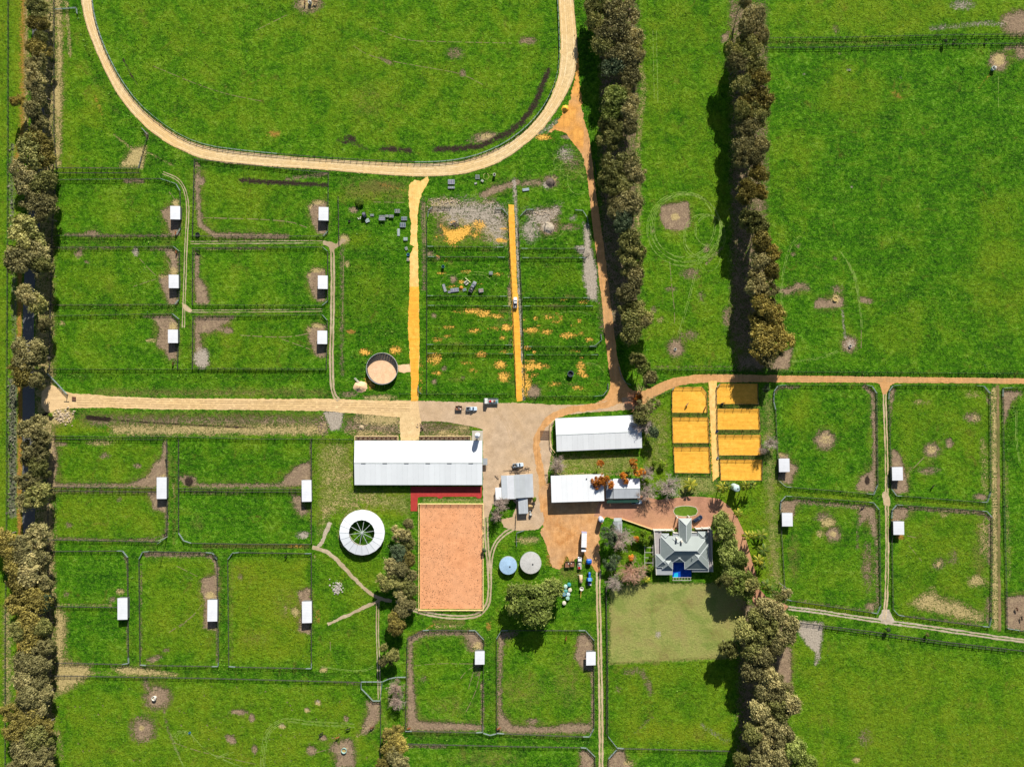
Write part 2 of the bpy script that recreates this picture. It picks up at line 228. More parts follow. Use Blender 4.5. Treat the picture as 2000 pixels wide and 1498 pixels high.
# --- the road edges and ditch, lower left ---
B('brown', 150, 803, 640, 834, .62, 10); B('straw', 215, 828, 640, 850, .66, 8); L('wet', ((170, 815), (212, 819)), 7, .98, 4); L('wet', ((212, 820), (300, 826), (500, 836)), 2.5, .7, 3); E('lush', 150, 806, 14, 8, .9); G('dry', [(100, 830), (150, 820), (200, 840), (140, 850), (100, 850)], .8, 6); B('brown', 180, 757, 640, 776, .55, 8); L('straw', ((280, 770), (500, 768)), 4, .5, 6)
G('straw', [(100, 800), (135, 798), (145, 815), (140, 825), (100, 828), (85, 825)], .9, 5); E('wet', 112, 817, 4, 3, .9); L('wet', ((76, 816), (90, 808)), 5, .8, 3)
G('grav', [(632, 803), (672, 803), (664, 840), (645, 840)], .98, 5); E('mud', 632, 835, 9, 16, .8); G('mud', [(665, 825), (700, 805), (780, 815), (778, 855), (700, 850), (662, 840)], .56, 10); E('straw', 735, 820, 40, 9, .75); E('straw', 720, 845, 50, 6, .55); E('brown', 680, 815, 14, 9, .6); G('straw', [(700, 806), (780, 812), (780, 830), (730, 830)], .9, 10); E('lush', 760, 833, 14, 4, .8); E('brown', 775, 825, 8, 9, .8)
G('mud', [(818, 820), (920, 830), (922, 856), (818, 856)], .5, 8); E('straw', 880, 845, 40, 7, .6); E('straw', 905, 835, 18, 7, .6); B('brown', 820, 825, 895, 842, .85, 6); E('lush', 858, 836, 26, 6, .6); E('wet', 822, 838, 5, 9, .6); E('dry', 930, 834, 8, 5, .9)
B('mud', 110, 864, 130, 872, .8, 4); E('straw', 195, 865, 30, 6, .6); E('mud', 205, 890, 12, 7, .55); E('mud', 268, 910, 8, 5, .7)
G('mud', [(96, 945), (120, 944), (250, 945), (290, 930), (300, 905), (316, 895), (320, 862), (326, 862), (327, 950), (96, 952)], .95, 5); L('straw', ((312, 895), (300, 910), (285, 935)), 3, .7, 4); E('straw', 318, 930, 6, 3, .9)
G('mud', [(286, 960), (325, 962), (326, 1000), (300, 995), (296, 975)], .9, 5); L('mud', ((325, 1000), (326, 1045), (310, 1050), (270, 1055)), 5, .8, 4); L('mud', ((110, 1052), (300, 1056)), 5, .75, 4); L('mud', ((100, 960), (290, 962)), 4, .7, 4); E('mud', 233, 976, 5, 5, .7); E('mud', 135, 1025, 9, 6, .55)
L('mud', ((352, 934), (375, 945), (400, 948), (540, 948), (590, 944)), 7, .9, 5); E('mud', 368, 938, 15, 9, .95); E('wet', 369, 940, 7, 8, 1); L('mud', ((355, 962), (480, 964)), 3, .7, 4)
G('mud', [(575, 915), (590, 905), (607, 900), (607, 940), (588, 948), (545, 945), (560, 930)], .95, 5); G('mud', [(568, 965), (590, 968), (590, 985), (605, 1000), (590, 1010), (572, 990)], .75, 6); L('mud', ((606, 860), (607, 1055)), 3, .7, 3); E('grav', 592, 1045, 14, 7, .8); E('brown', 385, 1020, 14, 18, .4)
L('brown', ((342, 900), (340, 1060)), 5, .7, 5); L('brown', ((400, 1066), (600, 1067)), 9, .8, 5); L('straw', ((338, 945), (341, 970)), 3, .8, 3); L('sand', ((565, 1067), (590, 1067)), 4, .6, 4)
L('mud', ((285, 1083), (400, 1083), (418, 1090), (424, 1110), (424, 1150)), 7, .9, 5); G('mud', [(395, 1130), (424, 1120), (424, 1230), (398, 1228), (400, 1180), (392, 1150)], .9, 5); E('straw', 410, 1163, 10, 7, .85); L('mud', ((360, 1125), (400, 1140)), 3, .6, 4); L('mud', ((276, 1100), (276, 1280)), 3, .7, 3); E('mud', 300, 1287, 16, 6, .8, 15); E('mud', 325, 1270, 9, 5, .6, 30); L('mud', ((424, 1230), (424, 1295)), 4, .8, 3)
for l in (((395, 1180), (375, 1205), (330, 1235)), ((380, 1200), (350, 1225)), ((345, 1105), (395, 1130))): L('mud', l, 1, .58, 2.5)
G('mud', [(240, 1082), (250, 1090), (250, 1125), (246, 1100)], .8, 4); E('straw', 235, 1155, 9, 6, .8); E('mud', 220, 1170, 9, 7, .6); L('mud', ((248, 1110), (249, 1160)), 3, .7, 3); L('straw', ((110, 1180), (220, 1182)), 3, .8, 3); L('mud', ((248, 1225), (250, 1290)), 3, .8, 3); E('mud', 128, 1160, 6, 8, .6); L('lush', ((130, 1182), (225, 1182)), 3, .9, 3)
G('mud', [(580, 1155), (607, 1145), (607, 1240), (582, 1230), (590, 1190)], .85, 5); E('straw', 577, 1195, 9, 9, .8); E('straw', 558, 1190, 4, 12, .5); E('mud', 470, 1128, 6, 7, .65); L('brown', ((452, 1100), (452, 1290)), 5, .6, 6)
G('straw', [(215, 1300), (262, 1300), (350, 1315), (345, 1322), (230, 1318)], .7, 6); L('straw', ((150, 1310), (260, 1318)), 5, .6, 6)
# bottom-left field
E('mud', 308, 1362, 25, 21, .95); L('mud', ((283, 1325), (290, 1345)), 9, .8, 6); L('mud', ((318, 1380), (325, 1410), (335, 1445), (352, 1480)), 4, .68, 4); E('orange', 300, 1362, 12, 10, .75); E('mud', 279, 1424, 24, 25, .78); E('straw', 277, 1421, 5, 5, .9)
for k in range(5): L('dry', ((256, 1408+k*9), (300, 1408+k*9)), 3, .9, 3)
E('mud', 466, 1390, 17, 5, .9); E('mud', 492, 1402, 6, 8, .95); E('mud', 451, 1443, 12, 7, .98, -40); E('mud', 497, 1463, 6, 9, .8); L('wet', ((410, 1408), (440, 1400), (450, 1392)), 1.5, .6, 3)
for c in (((355, 1440), 18, 14), ((355, 1438), 12, 10)): a = np.linspace(2.5, 6, 14); L('track', [(c[0][0]+c[1]*math.cos(t), c[0][1]+c[2]*math.sin(t)) for t in a], 1.5, .65, 3)
L('track', ((332, 1430), (345, 1470), (360, 1500)), 4, .6, 4); L('track', ((370, 1430), (400, 1465), (430, 1480), (480, 1500)), 3, .58, 4); L('track', ((420, 1480), (455, 1465)), 3, .6, 4); L('mud', ((340, 1450), (390, 1468), (500, 1492)), 1.5, .55, 3)
for y0 in (0, 6): L('track', ((508+y0, 1500), (512+y0, 1440), (530+y0*.6, 1412+y0), (560, 1400+y0), (600, 1408+y0), (690, 1412+y0)), 1.5, .68, 2.5)
for x, y in ((600, 1386), (621, 1372), (551, 1418)): E('straw', x, y, 6, 5, .98); E('grav', x, y-2, 4, 3, .7)
E('mud', 675, 1403, 6, 6, .7); E('mud', 631, 1441, 9, 6, .8); E('mud', 608, 1465, 9, 9, .9); G('mud', [(650, 1450), (685, 1440), (695, 1470), (692, 1500), (655, 1500), (658, 1475), (640, 1462)], .85, 8); L('mud', ((615, 1470), (645, 1462)), 2, .6, 3)
G('mud', [(715, 1368), (742, 1370), (742, 1400), (728, 1425), (700, 1438), (712, 1410), (720, 1390)], .9, 6); L('straw', ((725, 1410), (700, 1435)), 8, .55, 8); L('mud', ((650, 1333), (704, 1336)), 3, .8, 3)
E('straw', 632, 1308, 8, 5, .9); E('orange', 622, 1203, 6, 14, .45); E('straw', 615, 1090, 3, 8, .5); L('track', ((625, 1300), (700, 1312), (730, 1300)), 2, .5, 3); L('straw', ((645, 1253), (645, 1270)), 2, .7, 2)
# wear in the two southern paddocks
G('mud', [(797, 1245), (826, 1232), (930, 1234), (943, 1250), (942, 1275), (925, 1262), (905, 1240), (830, 1240), (806, 1255), (806, 1300), (812, 1380), (816, 1408), (935, 1414), (942, 1420), (942, 1426), (795, 1426)], .9, 5); E('mud', 925, 1255, 16, 16, .7); E('straw', 932, 1262, 9, 9, .7); L('mud', ((942, 1330), (942, 1425)), 6, .8, 4); E('mud', 828, 1325, 7, 8, .55); E('mud', 932, 1300, 8, 20, .6)
for l in (((928, 1300), (908, 1312), (896, 1330)), ((925, 1310), (915, 1345)), ((938, 1312), (930, 1350), (910, 1390)), ((925, 1296), (850, 1295), (810, 1300))): L('mud', l, 1.2, .58, 3)
G('mud', [(973, 1244), (980, 1234), (1015, 1236), (985, 1248), (980, 1300), (980, 1390), (1000, 1415), (1075, 1420), (1110, 1412), (1155, 1412), (1156, 1430), (1000, 1432), (972, 1426)], .88, 6); G('mud', [(1130, 1240), (1142, 1236), (1158, 1250), (1158, 1310), (1140, 1308), (1122, 1285)], .9, 6); E('orange', 1140, 1262, 14, 14, .8); L('mud', ((1157, 1310), (1158, 1420)), 5, .95, 3); E('mud', 1040, 1408, 14, 6, .7)
G('mud', [(1130, 1465), (1150, 1466), (1160, 1480), (1160, 1540), (1120, 1540), (1135, 1490)], .9, 6); G('mud', [(1188, 1480), (1205, 1464), (1220, 1464), (1222, 1485), (1250, 1510), (1230, 1540), (1190, 1540)], .9, 6); E('straw', 1230, 1490, 12, 6, .7); L('mud', ((800, 1456), (870, 1458)), 7, .7, 5); E('brown', 950, 1480, 80, 20, .42)
L('mud', ((1222, 1312), (1245, 1308), (1262, 1325), (1270, 1350)), 12, .62, 10); L('mud', ((1240, 1430), (1260, 1412), (1275, 1400)), 4, .6, 5); E('mud', 1207, 1345, 8, 8, .45); L('grav', ((1370, 1415), (1395, 1432), (1420, 1445)), 8, .5, 8); L('brown', ((1192, 1296), (1290, 1288), (1410, 1284)), 3, .7, 4); E('brown', 1280, 1295, 14, 4, .6); E('grav', 1285, 1240, 7, 8, .6); E('lush', 1245, 1220, 20, 12, .35); E('lush', 1350, 1255, 20, 14, .3); E('brown', 1275, 1190, 18, 10, .45, 20)
L('brown', ((848, 1214), (905, 1215)), 8, .95, 4); L('straw', ((850, 1223), (905, 1222)), 4, .9, 3); L('orange', ((848, 1220), (820, 1235), (800, 1245)), 5, .7, 4); E('orange', 955, 1222, 6, 10, .6); L('brown', ((750, 1400), (760, 1450)), 9, .55, 8); B('mud', 1440, 1170, 1540, 1540, .52, 16)
G('grav', [(1555, 1213), (1608, 1216), (1605, 1250), (1600, 1290), (1592, 1300), (1595, 1275), (1578, 1260), (1560, 1235)], .95, 6); G('mud', [(1520, 1268), (1545, 1262), (1546, 1330), (1532, 1340), (1518, 1310)], .95, 5); E('mud', 1690, 1440, 16, 20, .45); E('straw', 1672, 1484, 8, 5, .85); L('brown', ((1602, 1400), (1612, 1500)), 5, .5, 6)
E('dry', 1160, 1200, 20, 20, .5); B('brown', 1090, 1098, 1140, 1135, .5, 8)
# eastern paddocks
L('mud', ((1513, 768), (1520, 756), (1560, 756)), 5, .8, 4); L('mud', ((1690, 756), (1705, 770), (1708, 860), (1708, 940)), 8, .9, 5); G('mud', [(1670, 955), (1682, 930), (1710, 915), (1710, 962)], .95, 5); E('wet', 1694, 938, 4, 8, 1.0); G('mud', [(1521, 885), (1540, 888), (1544, 905), (1562, 912), (1548, 930), (1545, 948), (1522, 938)], .92, 5); E('straw', 1528, 888, 8, 4, .8)
E('mud', 1611, 859, 19, 18, .95); E('straw', 1612, 858, 13, 12, .6); E('dry', 1611, 861, 6, 6, .9); E('mud', 1820, 879, 15, 14, .85); E('straw', 1820, 878, 9, 9, .7); E('mud', 1854, 866, 7, 10, .85); L('mud', ((1805, 893), (1780, 918)), 2, .75, 2.5); L('straw', ((1780, 915), (1772, 930)), 5, .7, 4)
G('mud', [(1738, 760), (1748, 758), (1742, 800), (1738, 850)], .8, 5); G('mud', [(1741, 875), (1758, 888), (1765, 910), (1775, 960), (1752, 965), (1741, 950)], .92, 5); L('mud', ((1925, 760), (1931, 790)), 5, .7, 4); E('mud', 1900, 815, 16, 10, .72); E('straw', 1905, 815, 10, 10, .5); E('mud', 1815, 918, 24, 8, .58); L('straw', ((1920, 860), (1924, 960)), 12, .56, 10); E('mud', 1915, 970, 14, 6, .85); E('straw', 1800, 786, 20, 6, .5); E('straw', 1900, 770, 18, 8, .5)
G('mud', [(1525, 978), (1555, 978), (1552, 1000), (1548, 1015), (1526, 1005)], .92, 5); L('mud', ((1550, 978), (1620, 985), (1700, 992)), 7, .8, 5); G('mud', [(1680, 986), (1710, 990), (1716, 1080), (1706, 1050), (1695, 1010), (1676, 1030), (1674, 1070)], .85, 6); L('mud', ((1676, 1000), (1674, 1075)), 3, .7, 4); E('straw', 1618, 1020, 15, 9, .8); E('straw', 1602, 1042, 9, 9, .6); E('mud', 1628, 1043, 14, 13, .92); E('straw', 1627, 1043, 6, 6, .9); E('mud', 1610, 1010, 20, 10, .6); L('mud', ((1712, 1080), (1715, 1185)), 5, .8, 4); E('mud', 1695, 1105, 14, 60, .45)
G('mud', [(1742, 1000), (1750, 990), (1775, 992), (1772, 1012), (1745, 1020)], .9, 5); L('mud', ((1775, 992), (1920, 1002), (1933, 1015), (1932, 1100)), 6, .85, 5); E('orange', 1748, 1015, 7, 5, .8); E('orange', 1758, 1048, 8, 7, .85); L('mud', ((1772, 1046), (1790, 1050)), 2, .7, 3); L('mud', ((1775, 1065), (1800, 1095)), 1.5, .6, 3); E('mud', 1833, 1101, 13, 12, .6); E('straw', 1833, 1100, 9, 8, .62); E('mud', 1862, 1090, 12, 24, .42); E('straw', 1843, 1005, 10, 6, .6); L('straw', ((1920, 1020), (1922, 1080)), 16, .6, 10); G('straw', [(1770, 1180), (1800, 1160), (1822, 1145), (1835, 1165), (1870, 1172), (1925, 1200), (1920, 1218), (1860, 1206), (1800, 1190)], .66, 10); E('straw', 1908, 1135, 20, 12, .66); L('mud', ((1932, 1170), (1928, 1215)), 7, .85, 5); L('mud', ((1560, 1172), (1700, 1192)), 3, .7, 4); E('mud', 1700, 1185, 12, 9, .7); L('mud', ((1760, 1202), (1910, 1220)), 4, .7, 4)
L('straw', ((1942, 760), (1943, 1000), (1945, 1225)), 11, .8, 7); L('brown', ((1948, 760), (1950, 1230)), 6, .95, 4); L('straw', ((1965, 900), (1972, 1130)), 7, .5, 7); G('mud', [(1958, 762), (1998, 766), (1975, 785), (1962, 830)], .95, 5); G('mud', [(1966, 1165), (2060, 1160), (2060, 1240), (1966, 1226)], .98, 4); L('lush', ((1985, 790), (1970, 850), (1975, 900)), 22, .8, 10); L('track', ((1984, 800), (1983, 860), (1992, 910)), 3, .6, 3)
for x0, x1, y0, y1 in ((1712, 1740, 760, 1200),): L('lush', ((1716, y0), (1716, y1)), 5, .8, 4); L('lush', ((1737, y0), (1740, y1)), 5, .8, 4)
L('lush', ((1540, 958), (1700, 972)), 8, .7, 6); L('dry', ((1540, 962), (1700, 976)), 5, .9, 5); L('dry', ((1750, 976), (1920, 990)), 6, .9, 5); L('dry', ((1560, 1178), (1700, 1200)), 6, .8, 6); L('dry', ((1750, 1205), (1930, 1228)), 5, .6, 6)
# yard surroundings
G('orange', [(1065, 1105), (1070, 1060), (1100, 1040), (1165, 1040), (1172, 1110), (1160, 1110), (1130, 1090), (1090, 1110)], .62, 12); E('straw', 1030, 1055, 24, 9, .6); B('lush', 1000, 1060, 1060, 1110, .5, 16); B('straw', 1075, 895, 1100, 930, .6, 10); L('straw', ((1078, 885), (1100, 925), (1240, 925)), 5, .7, 5); L('straw', ((1250, 762), (1262, 790)), 22, .5, 12)
G('sand', [(1384, 745), (1398, 745), (1402, 840), (1404, 925), (1390, 925), (1388, 850)], .95, 4); B('brown', 1311, 806, 1384, 814, .7, 3); B('brown', 1313, 865, 1386, 872, .7, 3); B('brown', 1399, 789, 1484, 797, .7, 3); B('brown', 1400, 839, 1486, 848, .7, 3); B('brown', 1402, 889, 1488, 896, .7, 3); L('lush', ((1500, 760), (1500, 850)), 7, .6, 6)
L('mud', ((1395, 930), (1405, 960)), 10, .5, 8); B('mud', 694, 850, 778, 861, .95, 3); B('mud', 818, 851, 919, 861, .95, 3); L('lush', ((650, 1075), (700, 1120), (740, 1155)), 20, .25, 14)
def G_ring(ch, cx, cy, r, w, s): a = np.linspace(0, 6.2832, 40); L(ch, [(cx+r*math.cos(t), cy+r*math.sin(t)) for t in a], w, s, 4)
G_ring('straw', 705, 1040, 44, 5, .6); E('lush', 707, 1040, 22, 22, .8)

G('lawn', [(615, 862), (690, 862), (690, 950), (800, 960), (815, 1000), (790, 1010), (760, 1000), (700, 990), (650, 1010), (640, 1050), (618, 1050)], .5, 16)
B('lawn', 1090, 884, 1250, 924, .5, 10); B('lawn', 1255, 800, 1312, 925, .42, 14)
for _x, _y in ((660, 880), (680, 930), (720, 975), (650, 940), (640, 1000), (690, 990)): E('straw', _x, _y, 16, 14, .5)

G('dry', [(1550, 1240), (2060, 1300), (2060, 1560), (1540, 1560)], .5, 40); G('dry', [(110, 1335), (700, 1340), (700, 1560), (110, 1560)], .45, 30); G('dry', [(1500, -60), (2060, -60), (2060, 66), (1500, 72)], .35, 10); B('dry', -60, -60, 14, 1560, .45, 6)
for _b, _v in (((380, 860, 600, 950), .1), ((110, 960, 320, 1050), .4), ((110, 865, 320, 945), .35), ((975, 1235, 1155, 1420), .3), ((1750, 765, 1925, 960), .3), ((1530, 985, 1710, 1180), .15), ((1750, 1000, 1930, 1200), .4), ((1255, 0, 1420, 700), .25), ((455, 1090, 605, 1290), .8), ((280, 1090, 420, 1280), .5), ((610, 1075, 740, 1310), .35), ((110, 30, 150, 310), .3)): B('dry', *_b, _v, 14)
G('grav', [(840, 392), (905, 386), (960, 390), (992, 402), (993, 478), (965, 480), (940, 452), (900, 440), (862, 425), (842, 412)], .62, 22); G('grav', [(1022, 408), (1098, 398), (1092, 425), (1060, 450), (1030, 440)], .6, 16); E('grav', 1036, 452, 20, 24, .6); E('grav', 1105, 300, 20, 16, .5); L('grav', ((1050, 262), (1090, 240)), 14, .55, 12)
B('mud', 170, 812, 640, 834, .55, 12); B('mud', 300, 840, 640, 850, .5, 8); B('orange', 200, 826, 640, 846, .42, 14); B('mud', 824, 385, 832, 570, .6, 6); B('mud', 664, 480, 672, 735, .55, 6); B('brown', 668, 350, 795, 390, .6, 20); E('brown', 740, 365, 50, 14, .8)
for _x in range(850, 985, 9): L('lush', ((_x, 500), (_x+2, 770)), 3, .5, 6)
def blur(a, n):
    for ax in (0, 1):
        c = np.cumsum(np.pad(a, [(n+1, n) if k == ax else (0, 0) for k in (0, 1)], mode='edge'), axis=ax); a = (np.take(c, range(2*n+1, c.shape[ax]), ax)-np.take(c, range(0, c.shape[ax]-2*n-1), ax))/(2*n+1)
    return a
_h = np.maximum(F[0], F[1]*.8); _h = blur(blur(np.where(_h > .4, 1.0, 0), 4), 4)
F[11] = np.maximum(F[11], np.clip(_h*1.15, 0, .62))
for _c in (0, 1, 2, 3): F[_c] = .45*F[_c]+.55*blur(F[_c], 1)
for _x, _y, _r in ((1230, 1180, 24), (1310, 1210, 30), (1390, 1180, 22), (1260, 1260, 26), (1370, 1260, 24)): E('lush', _x, _y, _r, _r*.7, .6)
for _x, _y, _r in ((1290, 1170, 22), (1220, 1230, 18), (1340, 1180, 20), (1400, 1240, 20), (1300, 1275, 24)): E('brown', _x, _y, _r, _r*.7, .42)
for _k in range(26): E('sand', 845+random.random()*145, 432+random.random()*330, 4+random.random()*9, 2+random.random()*3, .42+random.random()*.2)
for _k in range(20): E('sand', 1024+random.random()*130, 600+random.random()*160, 4+random.random()*9, 2+random.random()*3, .42+random.random()*.18)
for _k in range(30): E('brown', 845+random.random()*310, 420+random.random()*350, 8+random.random()*20, 2+random.random()*4, .4+random.random()*.15)
for _k in range(70): E('mud', 110+random.random()*620, 1340+random.random()*150, 2, 2, .6)
B('mud', 845, 405, 990, 472, .42, 20); B('brown', 845, 400, 995, 478, .6, 14); E('brown', 1120, 320, 40, 40, .45); B('sand', 1020, 700, 1030, 775, .5, 5); B('sand', 820, 700, 826, 770, .45, 5)
# ---------------- mesh builder and object helpers ----------------
class MB:
    def __init__(s): s.v = []; s.f = []; s.mi = []
    def add(s, vs_, fs, mi=0):
        o = len(s.v); s.v += [tuple(p) for p in vs_]; s.f += [tuple(i+o for i in f) for f in fs]; s.mi += [mi]*len(fs); return s
    def box(s, c, d, rz=0.0, mi=0):
        hx, hy, hz = d[0]/2, d[1]/2, d[2]/2; ca, sa = math.cos(rz), math.sin(rz)
        q = [(x, y, z) for z in (-hz, hz) for x, y in ((-hx, -hy), (hx, -hy), (hx, hy), (-hx, hy))]
        s.add([(c[0]+x*ca-y*sa, c[1]+x*sa+y*ca, c[2]+z) for x, y, z in q],
              [(3, 2, 1, 0), (4, 5, 6, 7), (0, 1, 5, 4), (1, 2, 6, 5), (2, 3, 7, 6), (3, 0, 4, 7)], mi); return s
    def bar(s, a, b, w, h, mi=0):
        a, b = Vector(a), Vector(b); d = (b-a).normalized(); up = Vector((0, 0, 1)) if abs(d.z) < .95 else Vector((1, 0, 0))
        x = d.cross(up).normalized()*w/2; y = x.cross(d).normalized()*h/2
        q = [p+i*x+j*y for p in (a, b) for i, j in ((-1, -1), (1, -1), (1, 1), (-1, 1))]
        s.add(q, [(0, 1, 2, 3), (7, 6, 5, 4), (1, 0, 4, 5), (2, 1, 5, 6), (3, 2, 6, 7), (0, 3, 7, 4)], mi); return s
    def slab(s, top, th, mi=0):
        n = len(top); s.add(list(top)+[(p[0], p[1], p[2]-th) for p in top],
              [tuple(range(n)), tuple(range(2*n-1, n-1, -1))]+[(i, n+i, n+(i+1) % n, (i+1) % n) for i in range(n)], mi); return s
    def tube(s, pts, rs, n=6, mi=0, cap=True):
        o = []; 
        for i, (p, r) in enumerate(zip(pts, rs)):
            p = Vector(p); a = Vector(pts[max(i-1, 0)]); b = Vector(pts[min(i+1, len(pts)-1)]); d = (b-a).normalized()
            u = d.orthogonal().normalized() if abs(d.z) < .99 else Vector((1, 0, 0)); v = d.cross(u)
            o += [p+r*(math.cos(2*math.pi*k/n)*u+math.sin(2*math.pi*k/n)*v) for k in range(n)]
        f = [(i*n+k, i*n+(k+1) % n, (i+1)*n+(k+1) % n, (i+1)*n+k) for i in range(len(pts)-1) for k in range(n)]
        if cap: f += [tuple(range(n-1, -1, -1)), tuple(range((len(pts)-1)*n, len(pts)*n))]
        s.add(o, f, mi); return s
    def cyl(s, c, r, h, n=16, r2=None, mi=0):
        return s.tube([(c[0], c[1], c[2]), (c[0], c[1], c[2]+h)], [r, r if r2 is None else r2], n, mi)
    def lathe(s, c, prof, n=24, mi=0):
        o = [(c[0]+r*math.cos(2*math.pi*k/n), c[1]+r*math.sin(2*math.pi*k/n), c[2]+z) for r, z in prof for k in range(n)]
        f = [(i*n+k, i*n+(k+1) % n, (i+1)*n+(k+1) % n, (i+1)*n+k) for i in range(len(prof)-1) for k in range(n)]
        s.add(o, f, mi); return s
    def build(s, name, m, parent=None, world=False, bevel=0, smooth=False, label=None, kind=None):
        me = bpy.data.meshes.new(name)
        off = parent.location if (world and parent) else Vector((0, 0, 0))
        me.from_pydata([(x-off[0], y-off[1], z-off[2]) for x, y, z in s.v], [], s.f)
        for mm in (m if isinstance(m, (list, tuple)) else [m]): me.materials.append(mm)
        if any(s.mi): me.polygons.foreach_set('material_index', s.mi)
        if bevel:
            bm = bmesh.new(); bm.from_mesh(me); bmesh.ops.recalc_face_normals(bm, faces=bm.faces)
            bmesh.ops.bevel(bm, geom=[e for e in bm.edges if len(e.link_faces) == 2 and e.calc_face_angle(0) > .6], offset=bevel, segments=2, affect='EDGES'); bm.to_mesh(me); bm.free()
        if smooth:
            me.polygons.foreach_set('use_smooth', [True]*len(me.polygons))
        me.update(); o = bpy.data.objects.new(name, me); COL.objects.link(o)
        if parent: o.parent = parent
        if label: o['label'] = label
        if kind: o['kind'] = kind
        return o
def tag(o, label, cat, group=None, kind=None):
    o['label'] = label; o['category'] = cat
    if group: o['group'] = group
    if kind: o['kind'] = kind
    return o
def thing(name, label, cat, loc=(0, 0, 0), rz=0.0, group=None):
    o = bpy.data.objects.new(name, None); COL.objects.link(o); o.location = loc; o.rotation_euler = (0, 0, rz); o.empty_display_size = .3
    return tag(o, label, cat, group)
def dup(root, loc, rz=0.0, label=None, group=None, scale=None):
    r = root.copy(); COL.objects.link(r); r.location = loc; r.rotation_euler = (0, 0, rz)
    if scale: r.scale = scale
    if label: r['label'] = label
    if group: r['group'] = group
    for ch in list(root.children):
        c = ch.copy(); COL.objects.link(c); c.parent = r
        for g in ch.children:
            d = g.copy(); COL.objects.link(d); d.parent = c
    return r
def kids_mat(root, names, mat):
    for ch in root.children:
        if ch.name.split('.')[0] in names:
            ch.material_slots[0].link = 'OBJECT'; ch.material_slots[0].material = mat

# ---------------- ground ----------------
t = T('paddock ground'); v = t.pos()
at = [t.n('Attribute', None, attribute_name='cover'+c) for c in 'ABC']
ch = []
for a in at:
    q = t.n('SeparateColor', {0: a.outputs['Color']}); ch += [q.outputs[0], q.outputs[1], q.outputs[2], a.outputs['Alpha']]
nL = t.noise(v, .018, 3, .6); nB = t.noise(v, .09, 4, .6, .4); nC = t.noise(v, .42, 5, .7, .5); nD = t.noise(v, 1.5, 4, .75, .3)
edge = t.math('ADD', t.math('MULTIPLY', t.math('SUBTRACT', t.noise(v, .35, 5, .72, .6), .5), 1.25), t.math('MULTIPLY', t.math('SUBTRACT', nD, .5), 1.7))
g = t.math('ADD', t.math('ADD', t.math('MULTIPLY', nC, .62), t.math('MULTIPLY', nD, .52)), t.math('MULTIPLY', t.math('SUBTRACT', nB, .5), .34)); g = t.math('SUBTRACT', g, .07)
lush, dry = ch[5], ch[6]; nF = t.noise(v, .85, 4, .75, .8)
g2 = t.math('SUBTRACT', g, t.math('MULTIPLY', lush, .035))
gr = t.n('ValToRGB', {0: g2}); cr = gr.color_ramp
stops = [(.35, (.010, .048, .003, 1)), (.44, (.029, .112, .002, 1)), (.51, (.052, .168, .0025, 1)), (.575, (.09, .235, .004, 1)), (.66, (.19, .345, .055, 1))]
cr.elements[0].position, cr.elements[0].color = stops[0]; cr.elements[1].position, cr.elements[1].color = stops[-1]
for p_, c_ in stops[1:-1]: e_ = cr.elements.new(p_); e_.color = c_
col = gr.outputs[0]
nS = t.noise(t.n('Mapping', {'Vector': v, 'Scale': (.06, .75, 1)}).outputs[0], 1.0, 3, .6)
col = t.mix(t.math('MULTIPLY', t.rng(dry, 0, .9), .7), col, t.mix(t.rng(g, .38, .62), (.066, .165, .002, 1), (.16, .32, .006, 1)))
col = t.mix(t.math('MULTIPLY', t.rng(nS, .5, .68), t.math('ADD', .10, t.math('MULTIPLY', lush, .3))), col, (.15, .2, .02, 1))
yl = t.mix(t.rng(nD, .35, .65), (.11, .145, .004, 1), (.22, .245, .012, 1))
yf = t.math('MULTIPLY', t.rng(t.math('ADD', t.math('ADD', t.math('MULTIPLY', nB, .75), t.math('MULTIPLY', nL, .35)), t.math('MULTIPLY', dry, .34)), .56, .88), .7, True)
col = t.mix(yf, col, yl)
col = t.mix(t.math('MULTIPLY', lush, .55), col, (.52, .80, .7, 1), 'MULTIPLY')
col = t.mix(t.math('MULTIPLY', t.rng(t.math('ADD', t.noise(v, .13, 4, .7, 1.0), t.math('MULTIPLY', dry, .05)), .60, .74), .55), col, (.14, .115, .02, 1))
col = t.mix(t.math('MULTIPLY', t.rng(nF, .53, .62), .55), col, (.014, .062, .004, 1))
col = t.mix(t.math('MULTIPLY', t.rng(nF, .46, .39), .36), col, (.17, .33, .035, 1))
def layer(col, idx, c1, c2, lo=.24, hi=.66, op=1.0, k=1.0):
    m = t.rng(t.math('ADD', ch[idx], t.math('MULTIPLY', t.math('MULTIPLY', edge, k), t.rng(ch[idx], 0, .3))), lo, hi, 0, op, True)
    if idx in (0, 1, 8): m = t.math('MULTIPLY', m, t.math('SUBTRACT', 1.0, t.math('MULTIPLY', t.rng(nF, .54, .66), t.rng(ch[idx], .35, .9, .75, .12))))
    return t.mix(m, col, t.mix(t.rng(nD, .34, .66), c1, c2)), m
col, m1 = layer(col, 10, (.075, .095, .05, 1), (.2, .19, .13, 1))
col, m2 = layer(col, 8, (.23, .24, .06, 1), (.37, .34, .12, 1), op=.82, k=.9)
col = t.mix(t.math('MULTIPLY', m2, t.rng(nB, .50, .66, 0, .6)), col, (.26, .19, .085, 1)); col = t.mix(t.math('MULTIPLY', m2, t.rng(nB, .47, .36, 0, .6)), col, (.12, .20, .03, 1))
col, m3 = layer(col, 11, (.095, .082, .022, 1), (.20, .165, .05, 1), op=.75, lo=.15, hi=.8)
col, m4 = layer(col, 9, (.26, .13, .03, 1), (.42, .21, .05, 1), op=.9)
col, m6 = layer(col, 0, (.15, .105, .068, 1), (.33, .235, .155, 1))
col, m5 = layer(col, 1, (.30, .23, .095, 1), (.56, .44, .2, 1), op=.92)
